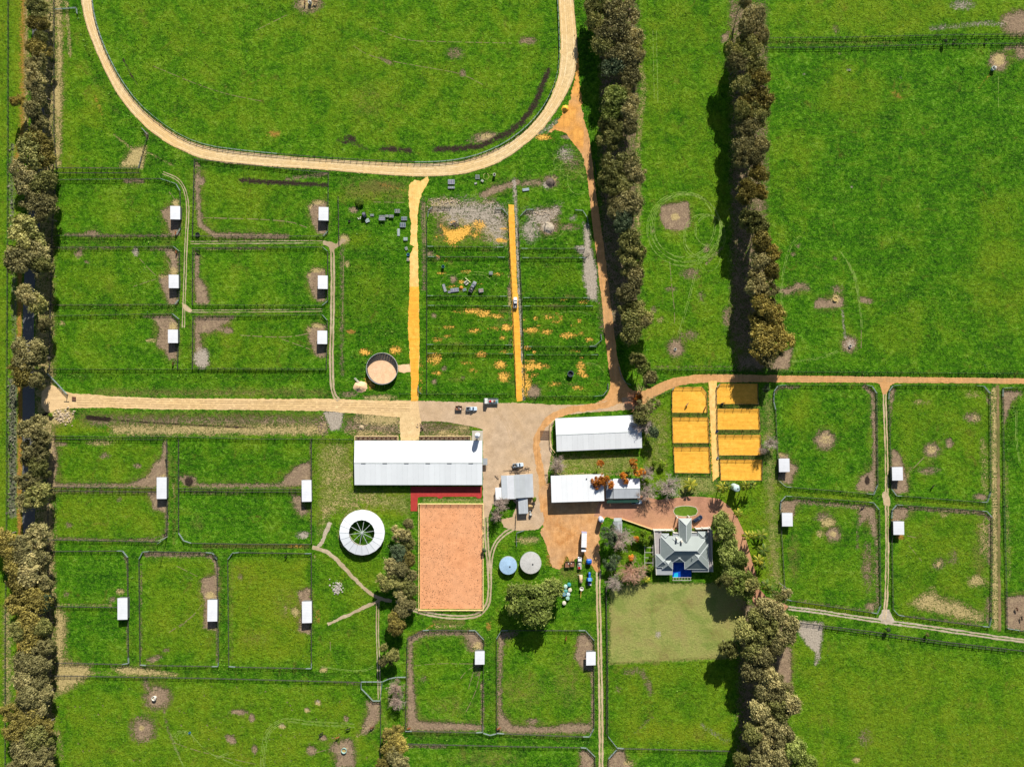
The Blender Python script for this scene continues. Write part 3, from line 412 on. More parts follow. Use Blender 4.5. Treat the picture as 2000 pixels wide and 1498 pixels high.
col = t.mix(t.math('MULTIPLY', t.math('MULTIPLY', m6, t.math('SUBTRACT', 1.0, m5)), t.rng(nC, .5, .66, 0, .55)), col, (.42, .32, .19, 1))
col, m7 = layer(col, 3, (.25, .21, .165, 1), (.46, .40, .32, 1))
col, m8 = layer(col, 2, (.5, .27, .04, 1), (.9, .5, .1, 1), k=1.4)
col, m9 = layer(col, 7, (.16, .24, .05, 1), (.30, .36, .13, 1), lo=.44, hi=.62, op=.75, k=.6)
col, m10 = layer(col, 4, (.012, .009, .007, 1), (.06, .042, .03, 1), lo=.26, hi=.5)
bare = t.math('MAXIMUM', t.math('MAXIMUM', m6, m5), t.math('MAXIMUM', m7, t.math('MAXIMUM', m2, m8)))
hgt = t.math('MULTIPLY', t.math('ADD', t.math('MULTIPLY', nC, 1.0), t.math('MULTIPLY', nD, .6)), t.math('SUBTRACT', 1.0, t.math('MULTIPLY', bare, .72)))
t.bump(hgt, .8, .95)
GROUND = t.base(col, 1.0); t.b.inputs['Specular IOR Level'].default_value = .08
me = bpy.data.meshes.new('ground')
wx = (GX-1000)*MPP; wy = (749-GY)*MPP
co_ = np.stack([wx.ravel(), wy.ravel(), np.zeros(wx.size)], 1).astype(np.float32)
i0 = (np.arange(NY-1)[:, None]*NX+np.arange(NX-1)[None, :]).ravel()
fa = np.stack([i0, i0+NX, i0+NX+1, i0+1], 1)
me.vertices.add(len(co_)); me.vertices.foreach_set('co', co_.ravel()); me.loops.add(fa.size); me.loops.foreach_set('vertex_index', fa.ravel().astype(np.int32))
me.polygons.add(len(fa)); me.polygons.foreach_set('loop_start', (np.arange(len(fa))*4).astype(np.int32)); me.update(calc_edges=True)
for k, nm in enumerate('ABC'):
    a = me.attributes.new('cover'+nm, 'FLOAT_COLOR', 'POINT'); a.data.foreach_set('color', np.stack([F[4*k+j].ravel() for j in range(4)], 1).astype(np.float32).ravel())
me.materials.append(GROUND)
go = bpy.data.objects.new('ground', me); COL.objects.link(go); go['kind'] = 'structure'; go['label'] = 'green horse paddocks with worn bare patches'

# ---------------- surfaces laid on the ground ----------------
def dens(pts, step=2.2, closed=True):
    o = []; q = list(pts)+([pts[0]] if closed else [])
    for a, b in zip(q[:-1], q[1:]):
        n = max(1, int(math.hypot(b[0]-a[0], b[1]-a[1])/step))
        o += [(a[0]+(b[0]-a[0])*i/n, a[1]+(b[1]-a[1])*i/n) for i in range(n)]
    return o if closed else o+[pts[-1]]
def smooth_line(pts, it=2):
    for _ in range(it):
        q = [pts[0]]
        for a, b in zip(pts[:-1], pts[1:]): q += [(a[0]*.75+b[0]*.25, a[1]*.75+b[1]*.25), (a[0]*.25+b[0]*.75, a[1]*.25+b[1]*.75)]
        pts = q+[pts[-1]]
    return pts
def jit(pts, j):
    r = random.Random(int(sum(p[0]*7+p[1]*3 for p in pts))); o = []; w1 = 0
    for x, y in pts:
        w1 = w1*.6+r.uniform(-1, 1)*.8
        o.append((x+w1*j+r.uniform(-j, j)*.4, y+(r.uniform(-1, 1)*.5+w1*.8)*j))
    return o
def sheet(name, pts, z, m, j=.9, label=None, parent=None):
    KEEP.append(list(pts)); q = [P(*p) for p in jit(dens(pts), j)] if j else [P(*p) for p in pts]
    tri = geometry.tessellate_polygon([[Vector((p.x, p.y, 0)) for p in q]])
    b = MB(); b.add([(p.x, p.y, z) for p in q], [f for f in tri])
    o = b.build(name, m, parent, world=bool(parent)); bm = bmesh.new(); bm.from_mesh(o.data); bmesh.ops.recalc_face_normals(bm, faces=bm.faces)
    for f in bm.faces:
        if f.normal.z < 0: f.normal_flip()
    bm.to_mesh(o.data); bm.free()
    if not parent: o['kind'] = 'structure'
    if label: o['label'] = label
    return o
def ribbon(b, pts, w, z, j=.5, step=2.0):
    """a strip w pixels wide along a pixel line, ragged edges"""
    q = dens(smooth_line(pts), step, False); r = random.Random(int(pts[0][0]*13+pts[0][1])); a1 = a2 = 0; vs_ = []
    for i, p in enumerate(q):
        a, c = q[max(i-1, 0)], q[min(i+1, len(q)-1)]; dx, dy = c[0]-a[0], c[1]-a[1]; l = math.hypot(dx, dy) or 1; nx, ny = -dy/l, dx/l
        a1 = a1*.7+r.uniform(-1, 1)*j; a2 = a2*.7+r.uniform(-1, 1)*j
        u = P(p[0]+nx*(w/2+a1), p[1]+ny*(w/2+a1)); v_ = P(p[0]-nx*(w/2+a2), p[1]-ny*(w/2+a2)); vs_ += [(v_.x, v_.y, z), (u.x, u.y, z)]
    n = len(q); b.add(vs_, [(2*i, 2*i+2, 2*i+3, 2*i+1) for i in range(n-1)])
def offs(pts, d):
    q = smooth_line(pts); o = []
    for i, p in enumerate(q):
        a, c = q[max(i-1, 0)], q[min(i+1, len(q)-1)]; dx, dy = c[0]-a[0], c[1]-a[1]; l = math.hypot(dx, dy) or 1
        o.append((p[0]-dy/l*d, p[1]+dx/l*d))
    return o
def track(name, pts, w, z, m, label, twin=0, j=.5):
    b = MB(); KEEP.append(offs(pts, w/2+twin/2+.5)+offs(pts, -w/2-twin/2-.5)[::-1])
    if twin:
        ribbon(b, offs(pts, twin/2), w, z, j); ribbon(b, offs(pts, -twin/2), w, z, j)
    else: ribbon(b, pts, w, z, j)
    o = b.build(name, m); o['kind'] = 'structure'; o['label'] = label
    for p in o.data.polygons:
        if p.normal.z < 0: p.flip()
    return o
M_track = soil('pale racetrack sand', (.58, .42, .21, 1), (.74, .55, .29, 1), (.68, .46, .20, 1), .5)
M_road = soil('tan limestone road', (.62, .42, .19, 1), (.72, .51, .25, 1), (.66, .46, .24, 1), .4, streak=(.02, .9, 1))
M_brown = soil('red brown gravel', (.50, .25, .085, 1), (.62, .33, .13, 1), (.52, .29, .12, 1), .35, streak=(.9, .03, 1))
M_yard = soil('buff yard gravel', (.44, .315, .20, 1), (.53, .39, .26, 1), (.50, .345, .20, 1), .25)
M_dirt = soil('orange yard dirt', (.48, .21, .06, 1), (.62, .33, .13, 1), (.54, .33, .17, 1), .3, streak=(.5, .08, 1))
M_drive = soil('pink brown driveway', (.36, .175, .105, 1), (.44, .22, .135, 1), (.46, .24, .13, 1), .3, .15)
M_yellow = soil('yellow sand', (.72, .35, .03, 1), (.86, .47, .075, 1), (.76, .37, .04, 1), .45, streak=(.06, .8, 1))
M_pale = soil('pale yellow sand', (.74, .45, .13, 1), (.86, .57, .22, 1), (.78, .46, .12, 1), .45, streak=(.7, .05, 1))
M_arena = soil('terracotta arena sand', (.62, .275, .125, 1), (.70, .325, .155, 1), (.66, .325, .165, 1), .3, .2)
M_rut = soil('bare wheel ruts', (.42, .32, .19, 1), (.56, .44, .28, 1), (.46, .34, .19, 1), .6)
M_rutg = soil('grey wheel ruts', (.36, .30, .22, 1), (.50, .43, .34, 1), (.4, .32, .2, 1), .6)
M_round = soil('pinkish round pen sand', (.68, .44, .27, 1), (.76, .51, .32, 1), (.78, .50, .28, 1), .5, .2)
M_path = soil('worn footpath', (.40, .32, .20, 1), (.52, .43, .29, 1), (.36, .27, .16, 1), .5)
M_asph = soil('weathered asphalt', (.10, .105, .11, 1), (.15, .15, .15, 1), (.13, .13, .13, 1), .6, .1)
M_red = soil('red painted paving', (.36, .032, .03, 1), (.42, .045, .04, 1), (.38, .04, .03, 1), .5, .05)
Z = .012
OUT = [(155, -60), (158, 0), (163, 30), (172, 62), (188, 102), (205, 140), (226, 180), (253, 217), (288, 253), (330, 283), (385, 308), (440, 319), (500, 324), (560, 328), (600, 330), (650, 334), (700, 338), (750, 342), (800, 345), (850, 345), (905, 341), (960, 325), (1000, 303), (1040, 272), (1066, 246), (1090, 212), (1108, 182), (1122, 150), (1129, 115), (1126, 60), (1120, 0), (1118, -60)]
INN = [(176, -60), (178, 0), (183, 35), (194, 72), (209, 110), (234, 158), (268, 204), (310, 241), (358, 272), (408, 289), (470, 297), (520, 302), (600, 309), (700, 315), (800, 320), (850, 320), (900, 315), (945, 303), (990, 282), (1028, 254), (1058, 221), (1078, 187), (1091, 150), (1095, 110), (1094, 60), (1091, 0), (1089, -60)]
sheet('racetrack', smooth_line(OUT, 1)+smooth_line(INN, 1)[::-1], Z, M_track, .8, 'pale sand racetrack curving round the big paddock')
sheet('sand_apron', [(1128, 100), (1132, 160), (1140, 230), (1150, 300), (1158, 350), (1147, 335), (1135, 300), (1120, 280), (1104, 260), (1086, 256), (1068, 262), (1082, 245), (1096, 226), (1100, 212), (1112, 200), (1124, 150)], Z*2, soil('orange sand', (.55, .25, .055, 1), (.74, .36, .08, 1), (.50, .31, .17, 1), .3, streak=(.8, .06, 1)), 2.2, 'orange sand spread where the gravel road meets the racetrack')
sheet('asphalt_road', [(62, -80), (84, -80), (86, 300), (78, 440), (68, 560), (66, 640), (68, 800), (72, 900), (68, 1020), (78, 1150), (82, 1580), (58, 1580), (54, 1150), (44, 1020), (44, 900), (44, 640), (46, 560), (54, 440), (64, 300)], Z*.6, M_asph, .5, 'narrow grey asphalt road under the roadside trees')
sheet('gravel_road', smooth_line([(1140, 300), (1147, 345), (1156, 430), (1165, 500), (1172, 560), (1180, 640), (1188, 715), (1193, 750), (1185, 775), (1160, 790), (1110, 796), (1150, 806), (1210, 800), (1245, 797), (1290, 768), (1320, 755), (1360, 747), (1500, 746), (2080, 750)], 1)+smooth_line([(2080, 740), (1500, 733), (1400, 730), (1340, 733), (1300, 742), (1262, 763), (1240, 764), (1224, 755), (1208, 715), (1200, 650), (1191, 580), (1182, 500), (1172, 430), (1163, 370), (1156, 310), (1150, 260), (1140, 240)], 1), Z*3, M_brown, .8, 'red brown gravel road from the windbreak to the eastern gates')
sheet('limestone_road', [(82, 765), (90, 756), (103, 752), (112, 757), (130, 765), (145, 769), (170, 770), (240, 775), (300, 777), (400, 778), (520, 779), (650, 779), (700, 781), (830, 783), (830, 815), (782, 815), (700, 808), (640, 803), (500, 801), (300, 799), (200, 796), (145, 797), (110, 800), (100, 806), (88, 804), (80, 790)], Z*2, M_road, .9, 'tan limestone road from the asphalt to the stable yard')
sheet('stable_entry', [(780, 800), (824, 800), (818, 860), (782, 860)], Z*3, soil('entry limestone', (.60, .42, .2, 1), (.70, .51, .27, 1), (.64, .44, .22, 1), .4), .9, 'tan limestone entry leading up to the long barn')
sheet('yard', [(816, 783), (860, 784), (940, 786), (1010, 787), (1090, 791), (1160, 789), (1190, 781), (1248, 772), (1246, 798), (1200, 803), (1150, 805), (1100, 811), (1082, 822), (1076, 842), (1078, 880), (1072, 920), (1066, 960), (1066, 1000), (1070, 1014), (1050, 1034), (1010, 1036), (985, 1030), (978, 1014), (1002, 1010), (1008, 985), (1000, 975), (975, 978), (962, 985), (954, 1010), (944, 1010), (943, 950), (943, 864), (942, 838), (920, 832), (870, 824), (822, 822)], Z*4, M_yard, 1.0, 'buff gravel yard between the barn and the sheds')
tk = MB(); ribbon(tk, [(1215, 782), (1160, 795), (1110, 800), (1075, 815), (1055, 840), (1046, 870), (1052, 900), (1060, 950), (1062, 1000)], 13, Z*5, 1.0); tw = tk.build('worn_turn', M_brown); tw['kind'] = 'structure'; tw['label'] = 'brown wheel-worn curve through the yard gravel'
for p in tw.data.polygons:
    if p.normal.z < 0: p.flip()
sheet('dirt_yard', [(1052, 960), (1064, 945), (1180, 945), (1200, 985), (1215, 1000), (1206, 1014), (1182, 1010), (1172, 1030), (1170, 1060), (1172, 1118), (1165, 1118), (1150, 1095), (1140, 1080), (1115, 1100), (1106, 1085), (1095, 1112), (1078, 1108), (1066, 1062), (1055, 1040), (1064, 1020)], Z*5.6, M_dirt, 1.8, 'orange dirt yard around the parked truck trailer')
dr = [(1175, 966), (1250, 966), (1285, 976), (1320, 972), (1345, 969), (1385, 971), (1405, 974), (1424, 988), (1440, 1010), (1455, 1045), (1466, 1085), (1476, 1120), (1484, 1150), (1497, 1166), (1540, 1183), (1535, 1191), (1490, 1190), (1472, 1180), (1466, 1158), (1459, 1130), (1448, 1090), (1436, 1058), (1424, 1030), (1412, 1016), (1396, 1016), (1390, 1022), (1385, 1036), (1345, 1034), (1276, 1037), (1240, 1023), (1214, 1012), (1180, 1008), (1160, 1008)]
sheet('driveway', dr, Z*6, M_drive, .35, 'pinkish driveway looping past the homestead')
isl = [(1339+27*math.cos(a)*(1-.12*(abs(math.cos(a)) > .9)), 998+10.5*math.sin(a)) for a in np.linspace(0, 2*math.pi, 28, endpoint=False)]
sheet('grass_island', isl, Z*7.5, soil('island lawn', (.05, .13, .004, 1), (.13, .22, .015, 1), (.1, .18, .01, 1), .6), 0, 'oval of lawn inside the driveway loop')
M_kerb = paint('pale kerb', (.62, .55, .42, 1), .8)
kb = MB()
for a, b_ in zip(isl, isl[1:]+isl[:1]): kb.bar(P(*a)+Vector((0, 0, .08)), P(*b_)+Vector((0, 0, .08)), .25, .16)
k_ = kb.build('kerb', M_kerb); k_['kind'] = 'structure'; k_['label'] = 'pale kerb around the oval lawn'
pts = smooth_line([(1540, 1187), (1600, 1194), (1680, 1207), (1730, 1214), (1800, 1223), (1900, 1238), (2080, 1262)])
track('farm_track', pts, 3.2, Z*3, M_rutg, 'twin wheel ruts running east from the driveway', 5.5)
track('farm_track', [(1731, 745), (1727, 770), (1731, 860), (1732, 960), (1733, 1100), (1731, 1180), (1726, 1212)], 2.6, Z*2.5, M_rut, 'twin wheel ruts between the eastern paddocks', 4.6)
sheet('track_junction', [(1715, 1209), (1724, 1190), (1736, 1190), (1748, 1214), (1730, 1220)], Z*2, M_rutg, 1, 'bare junction of two farm tracks')
sheet('track_junction', [(1706, 746), (1718, 750), (1724, 770), (1732, 770), (1738, 752), (1752, 747), (1730, 741)], Z*3.4, M_brown, .8, 'bare junction at the eastern gravel road')
sheet('track_crossing', [(1722, 965), (1730, 958), (1738, 972), (1737, 988), (1726, 986)], Z*2, M_rut, 1.2, 'bare crossing between four eastern paddocks')
track('farm_track', [(318, 338), (345, 348), (360, 366), (366, 392), (367, 420), (364, 460), (362, 520), (360, 580), (358, 640)], 1.6, Z*2, M_path, 'twin wheel ruts between the western paddocks', 4.2, .3)
track('farm_track', [(372, 474), (440, 474), (540, 473), (632, 473)], 1.0, Z*2, M_path, 'pale wheel ruts along the lane between the first and second paddock rows', 4.5, .3)
track('farm_track', [(368, 608), (440, 608), (540, 607), (630, 606)], 1.0, Z*2, M_path, 'pale wheel ruts along the lane between the second and third paddock rows', 4.5, .3)
sheet('track_crossing', [(355, 592), (362, 594), (376, 606), (372, 611), (360, 606)], Z*2.6, M_rut, .8, 'bare patch where two grassy lanes meet')
track('farm_track', [(632, 474), (645, 478), (650, 492), (650, 560), (649, 640), (647, 700), (648, 750), (652, 772), (662, 782)], 3.4, Z*2.6, M_path, 'worn track east of the western paddocks', 5, .4)
sheet('track_crossing', [(630, 470), (645, 472), (656, 476), (668, 466), (678, 470), (660, 482), (650, 494), (644, 484), (632, 477)], Z*2.2, M_path, 1.2, 'worn patch at the bend of the track')
track('farm_track', [(1169, 1112), (1168, 1140), (1170, 1200), (1172, 1300), (1174, 1400), (1174, 1580)], 3.6, Z*2.6, M_rut, 'long pale wheel ruts running south past the lawn', 5.6, .4)
track('farm_track', [(948, 950), (949, 1000), (950, 1060), (956, 1110), (957, 1150), (954, 1180), (936, 1202), (900, 1206), (850, 1202), (812, 1192), (790, 1184), (775, 1172)], 3.4, Z*2.6, M_path, 'gravel track round the arena', 5.4, .4)
track('farm_track', [(1006, 1030), (984, 1042), (966, 1062), (958, 1090), (957, 1120)], 3.0, Z*3, M_path, 'curved track below the machinery shed', 5.4, .4)
track('footpath', [(610, 1068), (640, 1077), (665, 1100), (690, 1128), (715, 1152), (738, 1168), (765, 1174)], 7, Z*2.6, M_path, 'pale path from the walker to the trees', 0, .8)
track('footpath', [(640, 1219), (670, 1206), (700, 1190), (730, 1178), (745, 1170)], 6, Z*2.8, M_path, 'pale path branching to the south-west', 0, .9)
track('footpath', [(618, 1068), (630, 1060), (636, 1040), (645, 1020)], 6, Z*2.2, M_rutg, 'short worn path beside the walker', 0, 1.2)
track('footpath', [(738, 1172), (737, 1230), (739, 1290), (741, 1365)], 1.9, Z*2.4, M_path, 'thin wheel ruts down to the holding yard', 4.2, .3)
YS1 = [(835, 345), (838, 352), (832, 364), (824, 380), (817, 400), (815, 440), (817, 520), (818, 600), (819, 690), (816, 782), (803, 784), (803, 740), (800, 690), (797, 640), (800, 560), (800, 505), (806, 485), (810, 482), (801, 478), (803, 440), (800, 410), (797, 375), (799, 360), (810, 352), (822, 354)]
sheet('sand_track', YS1, Z*3, M_pale, .9, 'yellow sand track down the west side of the new paddocks')
sheet('sand_track', [(800, 560), (818, 560), (819, 690), (816, 782), (803, 784), (803, 740), (800, 690), (797, 640)], Z*4, M_yellow, .9, 'deeper yellow lower stretch of the western sand track')
sheet('sand_track', [(993, 400), (1004, 400), (1007, 480), (1010, 560), (1014, 620), (1018, 700), (1020, 782), (1009, 784), (1005, 720), (1001, 650), (998, 560), (995, 480)], Z*3, M_yellow, .7, 'yellow sand track up the middle of the new paddocks')
sheet('pen_entry', [(777, 714), (785, 712), (800, 711), (802, 726), (790, 729), (778, 726)], Z*2.4, M_round, .7, 'pinkish sand entry of the round pen')
sheet('sand_lane', [(1384, 744), (1400, 744), (1399, 800), (1402, 870), (1405, 930), (1392, 940), (1390, 870), (1386, 800)], Z*4.6, M_pale, .8, 'sandy lane between the two columns of sand yards')
yards = [[(1312, 762), (1317, 756), (1371, 756), (1380, 768), (1381, 806), (1312, 806)], [(1312, 815), (1383, 815), (1385, 865), (1314, 865)], [(1315, 873), (1385, 873), (1387, 924), (1317, 923)],
         [(1399, 757), (1406, 749), (1479, 749), (1480, 789), (1399, 789)], [(1400, 798), (1482, 798), (1484, 839), (1400, 839)], [(1401, 849), (1485, 849), (1487, 889), (1403, 889)], [(1405, 897), (1488, 897), (1488, 938), (1407, 938)]]
yn = ['north-west', 'middle west', 'south-west', 'north-east', 'second east', 'third east', 'south-east']
for y_, n_ in zip(yards, yn): sheet('sand_yard', y_, Z*3, M_yellow, .5, 'deep yellow sand of the '+n_+' yard')
sheet('arena', [(820, 986), (942, 986), (942, 1189), (820, 1189)], Z*2, M_arena, .3, 'terracotta sand riding arena')
sheet('red_paving', [(802, 958), (802, 998), (815, 998), (816, 972), (821, 970), (853, 970), (857, 973), (862, 973), (866, 970), (929, 970), (933, 973), (938, 973), (941, 970), (941, 950), (802, 950)], Z*3, M_red, 0, 'red paving between the barn and the arena')
# clods, droppings and leaf litter on the arena
b = MB(); r_ = random.Random(3)
for k in range(1900):
    x, y = r_.uniform(822, 941), r_.uniform(988, 1188)
    if r_.random() > (.9 if (x < 845 or x > 925 or (y > 1060 and x < 880)) else .28): continue
    p = P(x, y); a = r_.uniform(0, 6.28); s_ = r_.uniform(.1, .28)
    q = [Vector((p.x+s_*math.cos(a+i*1.57), p.y+s_*.6*math.sin(a+i*1.57), Z*2+.005)) for i in range(4)]
    b.add(q+[Vector((p.x, p.y, Z*2+s_*.5))], [(0, 1, 4), (1, 2, 4), (2, 3, 4), (3, 0, 4)])
tag(b.build('leaf_litter', paint('dark litter', (.16, .075, .035, 1), .9)), 'dark leaf litter and clods strewn on the terracotta arena', 'litter', kind='stuff')

track('farm_track', [(1949, 752), (1950, 900), (1951, 1050), (1953, 1232)], 5, Z*2, soil('brown worn lane', (.17, .115, .05, 1), (.30, .20, .10, 1), (.12, .12, .03, 1), .5), 'brown worn lane beside the far right paddock', 0, .7)
M_trk = soil('pressed grass tyre marks', (.15, .24, .035, 1), (.30, .38, .10, 1), (.2, .3, .06, 1), .8, .1); M_trl = soil('hoof worn trail', (.14, .10, .05, 1), (.30, .23, .13, 1), (.2, .17, .08, 1), .8, .1)
def broken(name, items, m, label, z):
    b = MB(); g = random.Random(2)
    for pts, w_ in items:
        q = dens(smooth_line(pts) if len(pts) < 20 else pts, 2.0, False); k = 0
        while k < len(q)-3:
            n = g.randrange(5, 16); seg = q[k:k+n]; k += n+g.randrange(0, 3)
            if len(seg) > 2: ribbon(b, seg, w_*g.uniform(.7, 1.1), z, .12)
    o = b.build(name, m); o['kind'] = 'structure'; o['label'] = label
    for p in o.data.polygons:
        if p.normal.z < 0: p.flip()
broken('tyre_marks', [(p, .9) for p, s_, w_ in TRK]+[([(x+2.6, y+2.2) for x, y in p], .8) for p, s_, w_ in TRK if w_ > 1.2], M_trk, 'pale looping tyre marks pressed into the grass', Z*.5)
broken('animal_trails', [(p, max(1.1, w_*.75)) for p, c_, w_ in TRAIL], M_trl, 'thin animal trails worn across the paddocks', Z*.45)
for k, (cx, cy, rx, ry, a0, a1) in enumerate(((1120, 330, 26, 18, 2, 6), (1115, 318, 34, 20, 2.6, 5.6), (1130, 350, 22, 30, 1, 4), (925, 545, 40, 14, 3.3, 6), (930, 552, 30, 16, 3.3, 6), (1150, 735, 30, 26, 4.3, 6), (880, 555, 20, 18, 3, 5), (1120, 620, 34, 12, 3.6, 6), (1072, 445, 30, 22, 0, 3.4), (1385, 500, 22, 30, 0, 3), (1365, 470, 30, 34, .5, 3.2), (365, 1450, 14, 18, 3, 6.2), (1500, 20, 8, 40, 0, 1.6))): pass
broken('tyre_marks', [([(cx+rx*math.cos(a0+(a1-a0)*i/18), cy+ry*math.sin(a0+(a1-a0)*i/18)) for i in range(19)], .8) for cx, cy, rx, ry, a0, a1 in ((1120, 330, 26, 18, 2, 6), (1115, 318, 34, 20, 2.6, 5.6), (1130, 350, 22, 30, 1, 4), (925, 545, 40, 14, 3.3, 6), (930, 552, 30, 16, 3.3, 6), (1150, 735, 30, 26, 4.3, 6), (880, 555, 20, 18, 3, 5), (1120, 620, 34, 12, 3.6, 6), (1072, 445, 30, 22, 0, 3.4), (1385, 500, 22, 30, 0, 3), (1365, 470, 30, 34, .5, 3.2), (365, 1450, 14, 18, 3, 6.2), (1108, 345, 30, 25, 3, 5), (1100, 355, 42, 24, 4, 6))], M_trk, 'curving tyre marks in the long grass of the new paddocks', Z*.5)

def resamp(pts, n):
    q = [Vector((p[0], p[1], 0)) for p in pts]; d = [0]
    for a, c in zip(q[:-1], q[1:]): d.append(d[-1]+(c-a).length)
    o = []; k = 0
    for i in range(n):
        t_ = d[-1]*i/(n-1)
        while k < len(d)-2 and d[k+1] < t_: k += 1
        o.append(q[k].lerp(q[k+1], (t_-d[k])/((d[k+1]-d[k]) or 1)))
    return o
A_, B_ = resamp(OUT, 160), resamp(INN, 160); M_line = soil('darker harrowed sand', (.46, .33, .16, 1), (.56, .41, .21, 1), (.5, .34, .16, 1), .6); M_light = soil('bleached loose sand', (.78, .62, .38, 1), (.86, .70, .46, 1), (.8, .6, .35, 1), .6)
def tl(f_): return [(a.x*(1-f_)+c.x*f_, a.y*(1-f_)+c.y*f_) for a, c in zip(A_, B_)]
broken('wheel_lines', [(tl(f_), .55) for f_ in (.06, .12, .3, .42, .55, .7, .8, .93)], M_line, 'faint harrow lines round the racetrack', Z*1.6)
broken('track_debris', [(tl(f_), .8) for f_ in (.0, .015)]+[(tl(1.0), .5)], soil('dark track edge debris', (.16, .11, .06, 1), (.36, .26, .14, 1), (.1, .12, .03, 1), .8), 'dark clods along the racetrack edges', Z*1.9)
broken('wheel_lines', [(tl(f_), .9) for f_ in (.2, .62, .88)], M_light, 'pale loose sand lines round the racetrack', Z*1.3)
broken('wheel_lines', [([(150, 782+d), (300, 786+d), (500, 789+d), (650, 791+d), (800, 794+d)], w_) for d, w_ in ((-5, .7), (-1, .6), (4, .8), (8, .6))]+[([(1168+d, 480), (1180+d, 580), (1190+d, 660), (1200+d, 740)], .6) for d in (-1, 4)]+[([(1420, 738+d), (1700, 741+d), (1990, 744+d)], .6) for d in (-2, 3)]+[([(960+d, 790), (990+d, 830), (1000+d, 880), (1010+d, 900)], .5) for d in (0, 5, 30)]+[([(1090, 1020+d), (1120, 1028+d), (1150, 1060+d), (1160, 1100)], .5) for d in (0, 4, 16)], soil('wheel worn lines', (.42, .27, .13, 1), (.52, .35, .18, 1), (.45, .3, .15, 1), .6), 'wheel lines along the yard roads', Z*6.6)
broken('wheel_lines', [([(826+k*7.2, 992), (826+k*7.2, 1100), (827+k*7.2, 1184)], .6) for k in range(17)]+[([(824, 990), (938, 990), (938, 1185), (824, 1185), (824, 990)], 1.6)], soil('harrow lines', (.60, .265, .12, 1), (.68, .315, .15, 1), (.63, .31, .155, 1), .6), 'harrow lines and rail-side track in the arena', Z*2.5)
# ---------------- materials for buildings ----------------
M_white = roofmat('white roof sheeting', (.80, .82, .84, 1), 'x', .05)
M_whitey = roofmat('white shelter roofing', (.76, .78, .82, 1), 'y', .14)
M_grey = roofmat('grey roof sheeting', (.50, .53, .56, 1), 'x', .14)
M_greyd = roofmat('weathered grey sheeting', (.40, .43, .45, 1), 'x', .22)
M_house = roofmat('sage grey house roofing', (.25, .29, .28, 1), 'x', .10)
M_housey = roofmat('sage grey house roofing turned', (.25, .29, .28, 1), 'y', .10)
M_ridge = paint('ridge capping', (.52, .56, .56, 1), .45)
M_wall = paint('cream metal wall', (.42, .39, .33, 1), .7)
M_shwall = paint('dark shelter wall', (.12, .13, .13, 1), .7)
M_dark = paint('dark fittings', (.03, .032, .036, 1), .6)
M_steel = paint('galvanised steel', (.42, .46, .47, 1), .45, .25)
M_conc = paint('pale concrete', (.50, .46, .38, 1), .9)
M_render = paint('cream render', (.66, .62, .54, 1), .8)
M_wood = paint('dark timber rail', (.075, .072, .062, 1), .85)
M_gate = paint('grey green steel panel', (.26, .33, .31, 1), .5, .1)
M_cream = paint('cream timber rail', (.82, .64, .30, 1), .6)
M_glass = T('window glass'); M_glass.base((.03, .05, .07, 1), .08); M_glass.b.inputs['Specular IOR Level'].default_value = .6; M_glass = M_glass.m

# ---------------- horse shelters ----------------
def shelter(x, y, wpx, hpx, label, open_w=True, double=False, rz=0.0):
    H1, H2 = 3.0, 2.6
    c = P(x, y, 2.6); k = MPP*(1-2.6/CH); wx_, wy_ = wpx*k, hpx*k
    t_ = thing('horse_shelter', label, 'shed', (c.x, c.y, 0), rz+R(random.Random(int(x*7+y)).uniform(-.7, .7)), 'white roofed horse shelters in the paddocks')
    s = 1 if open_w else -1            # open side is -x when s = 1
    b = MB(); zl, zh = (H1, H2) if s > 0 else (H2, H1)
    hx, hy = wx_/2, wy_/2
    b.slab([(-hx, -hy, zl), (hx, -hy, zh), (hx, hy, zh), (-hx, hy, zl)], .06)
    b.build('roof', M_whitey, t_)
    b = MB(); g_ = -hx if H1 == 0 else 0
    b.bar((s*hx, -hy, min(zl, zh)-.06), (s*hx, hy, min(zl, zh)-.06), .12, .1); b.build('gutter', M_steel, t_)
    MB().box((s*(hx-.25), 0, 1.15), (.05, wy_-.5, 2.3)).build('back_wall', M_shwall, t_)
    for q in (-1, 1): MB().box((s*.1, q*(hy-.22), 1.15), (wx_-.9, .05, 2.3)).build('side_wall', M_shwall, t_)
    if double: MB().box((s*.1, 0, 1.15), (wx_-.9, .05, 2.3)).build('partition', M_shwall, t_)
    for q in ([-1, 0, 1] if double else [-1, 1]): MB().box((-s*(hx-.25), q*(hy-.22)+(.1 if q == 0 else 0), 1.3), (.11, .11, 2.6)).build('post', M_steel, t_)
    return t_
for x, y, l in ((342.5, 416, 'in the top paddock of the far western column'), (339.5, 550, 'in the middle paddock of the far western column'), (338, 657, 'in the bottom paddock of the far western column'),
                (632, 418, 'in the top paddock beside the open strip'), (630.5, 551.5, 'in the middle paddock beside the worn track'), (629.5, 659, 'in the lowest paddock beside the worn track'),
                (937, 1284, 'in the southern paddock below the arena'), (1154, 1285.5, 'in the paddock below the broad gum tree')):
    shelter(x, y, 18.5, 26, 'small white roofed shelter '+l)
for x, y, l in ((316, 953, 'on the western fence lane below the ditch'), (599, 958.5, 'west of the long barn'), (239.5, 1188.5, 'nearest the roadside trees in the bottom left paddocks'), (415, 1192, 'on a mud patch between two bottom left lanes'), (599.5, 1195, 'beside the footpath fork south-west of the walker')):
    shelter(x, y, 18.5, 42, 'long white double shelter '+l, double=True)
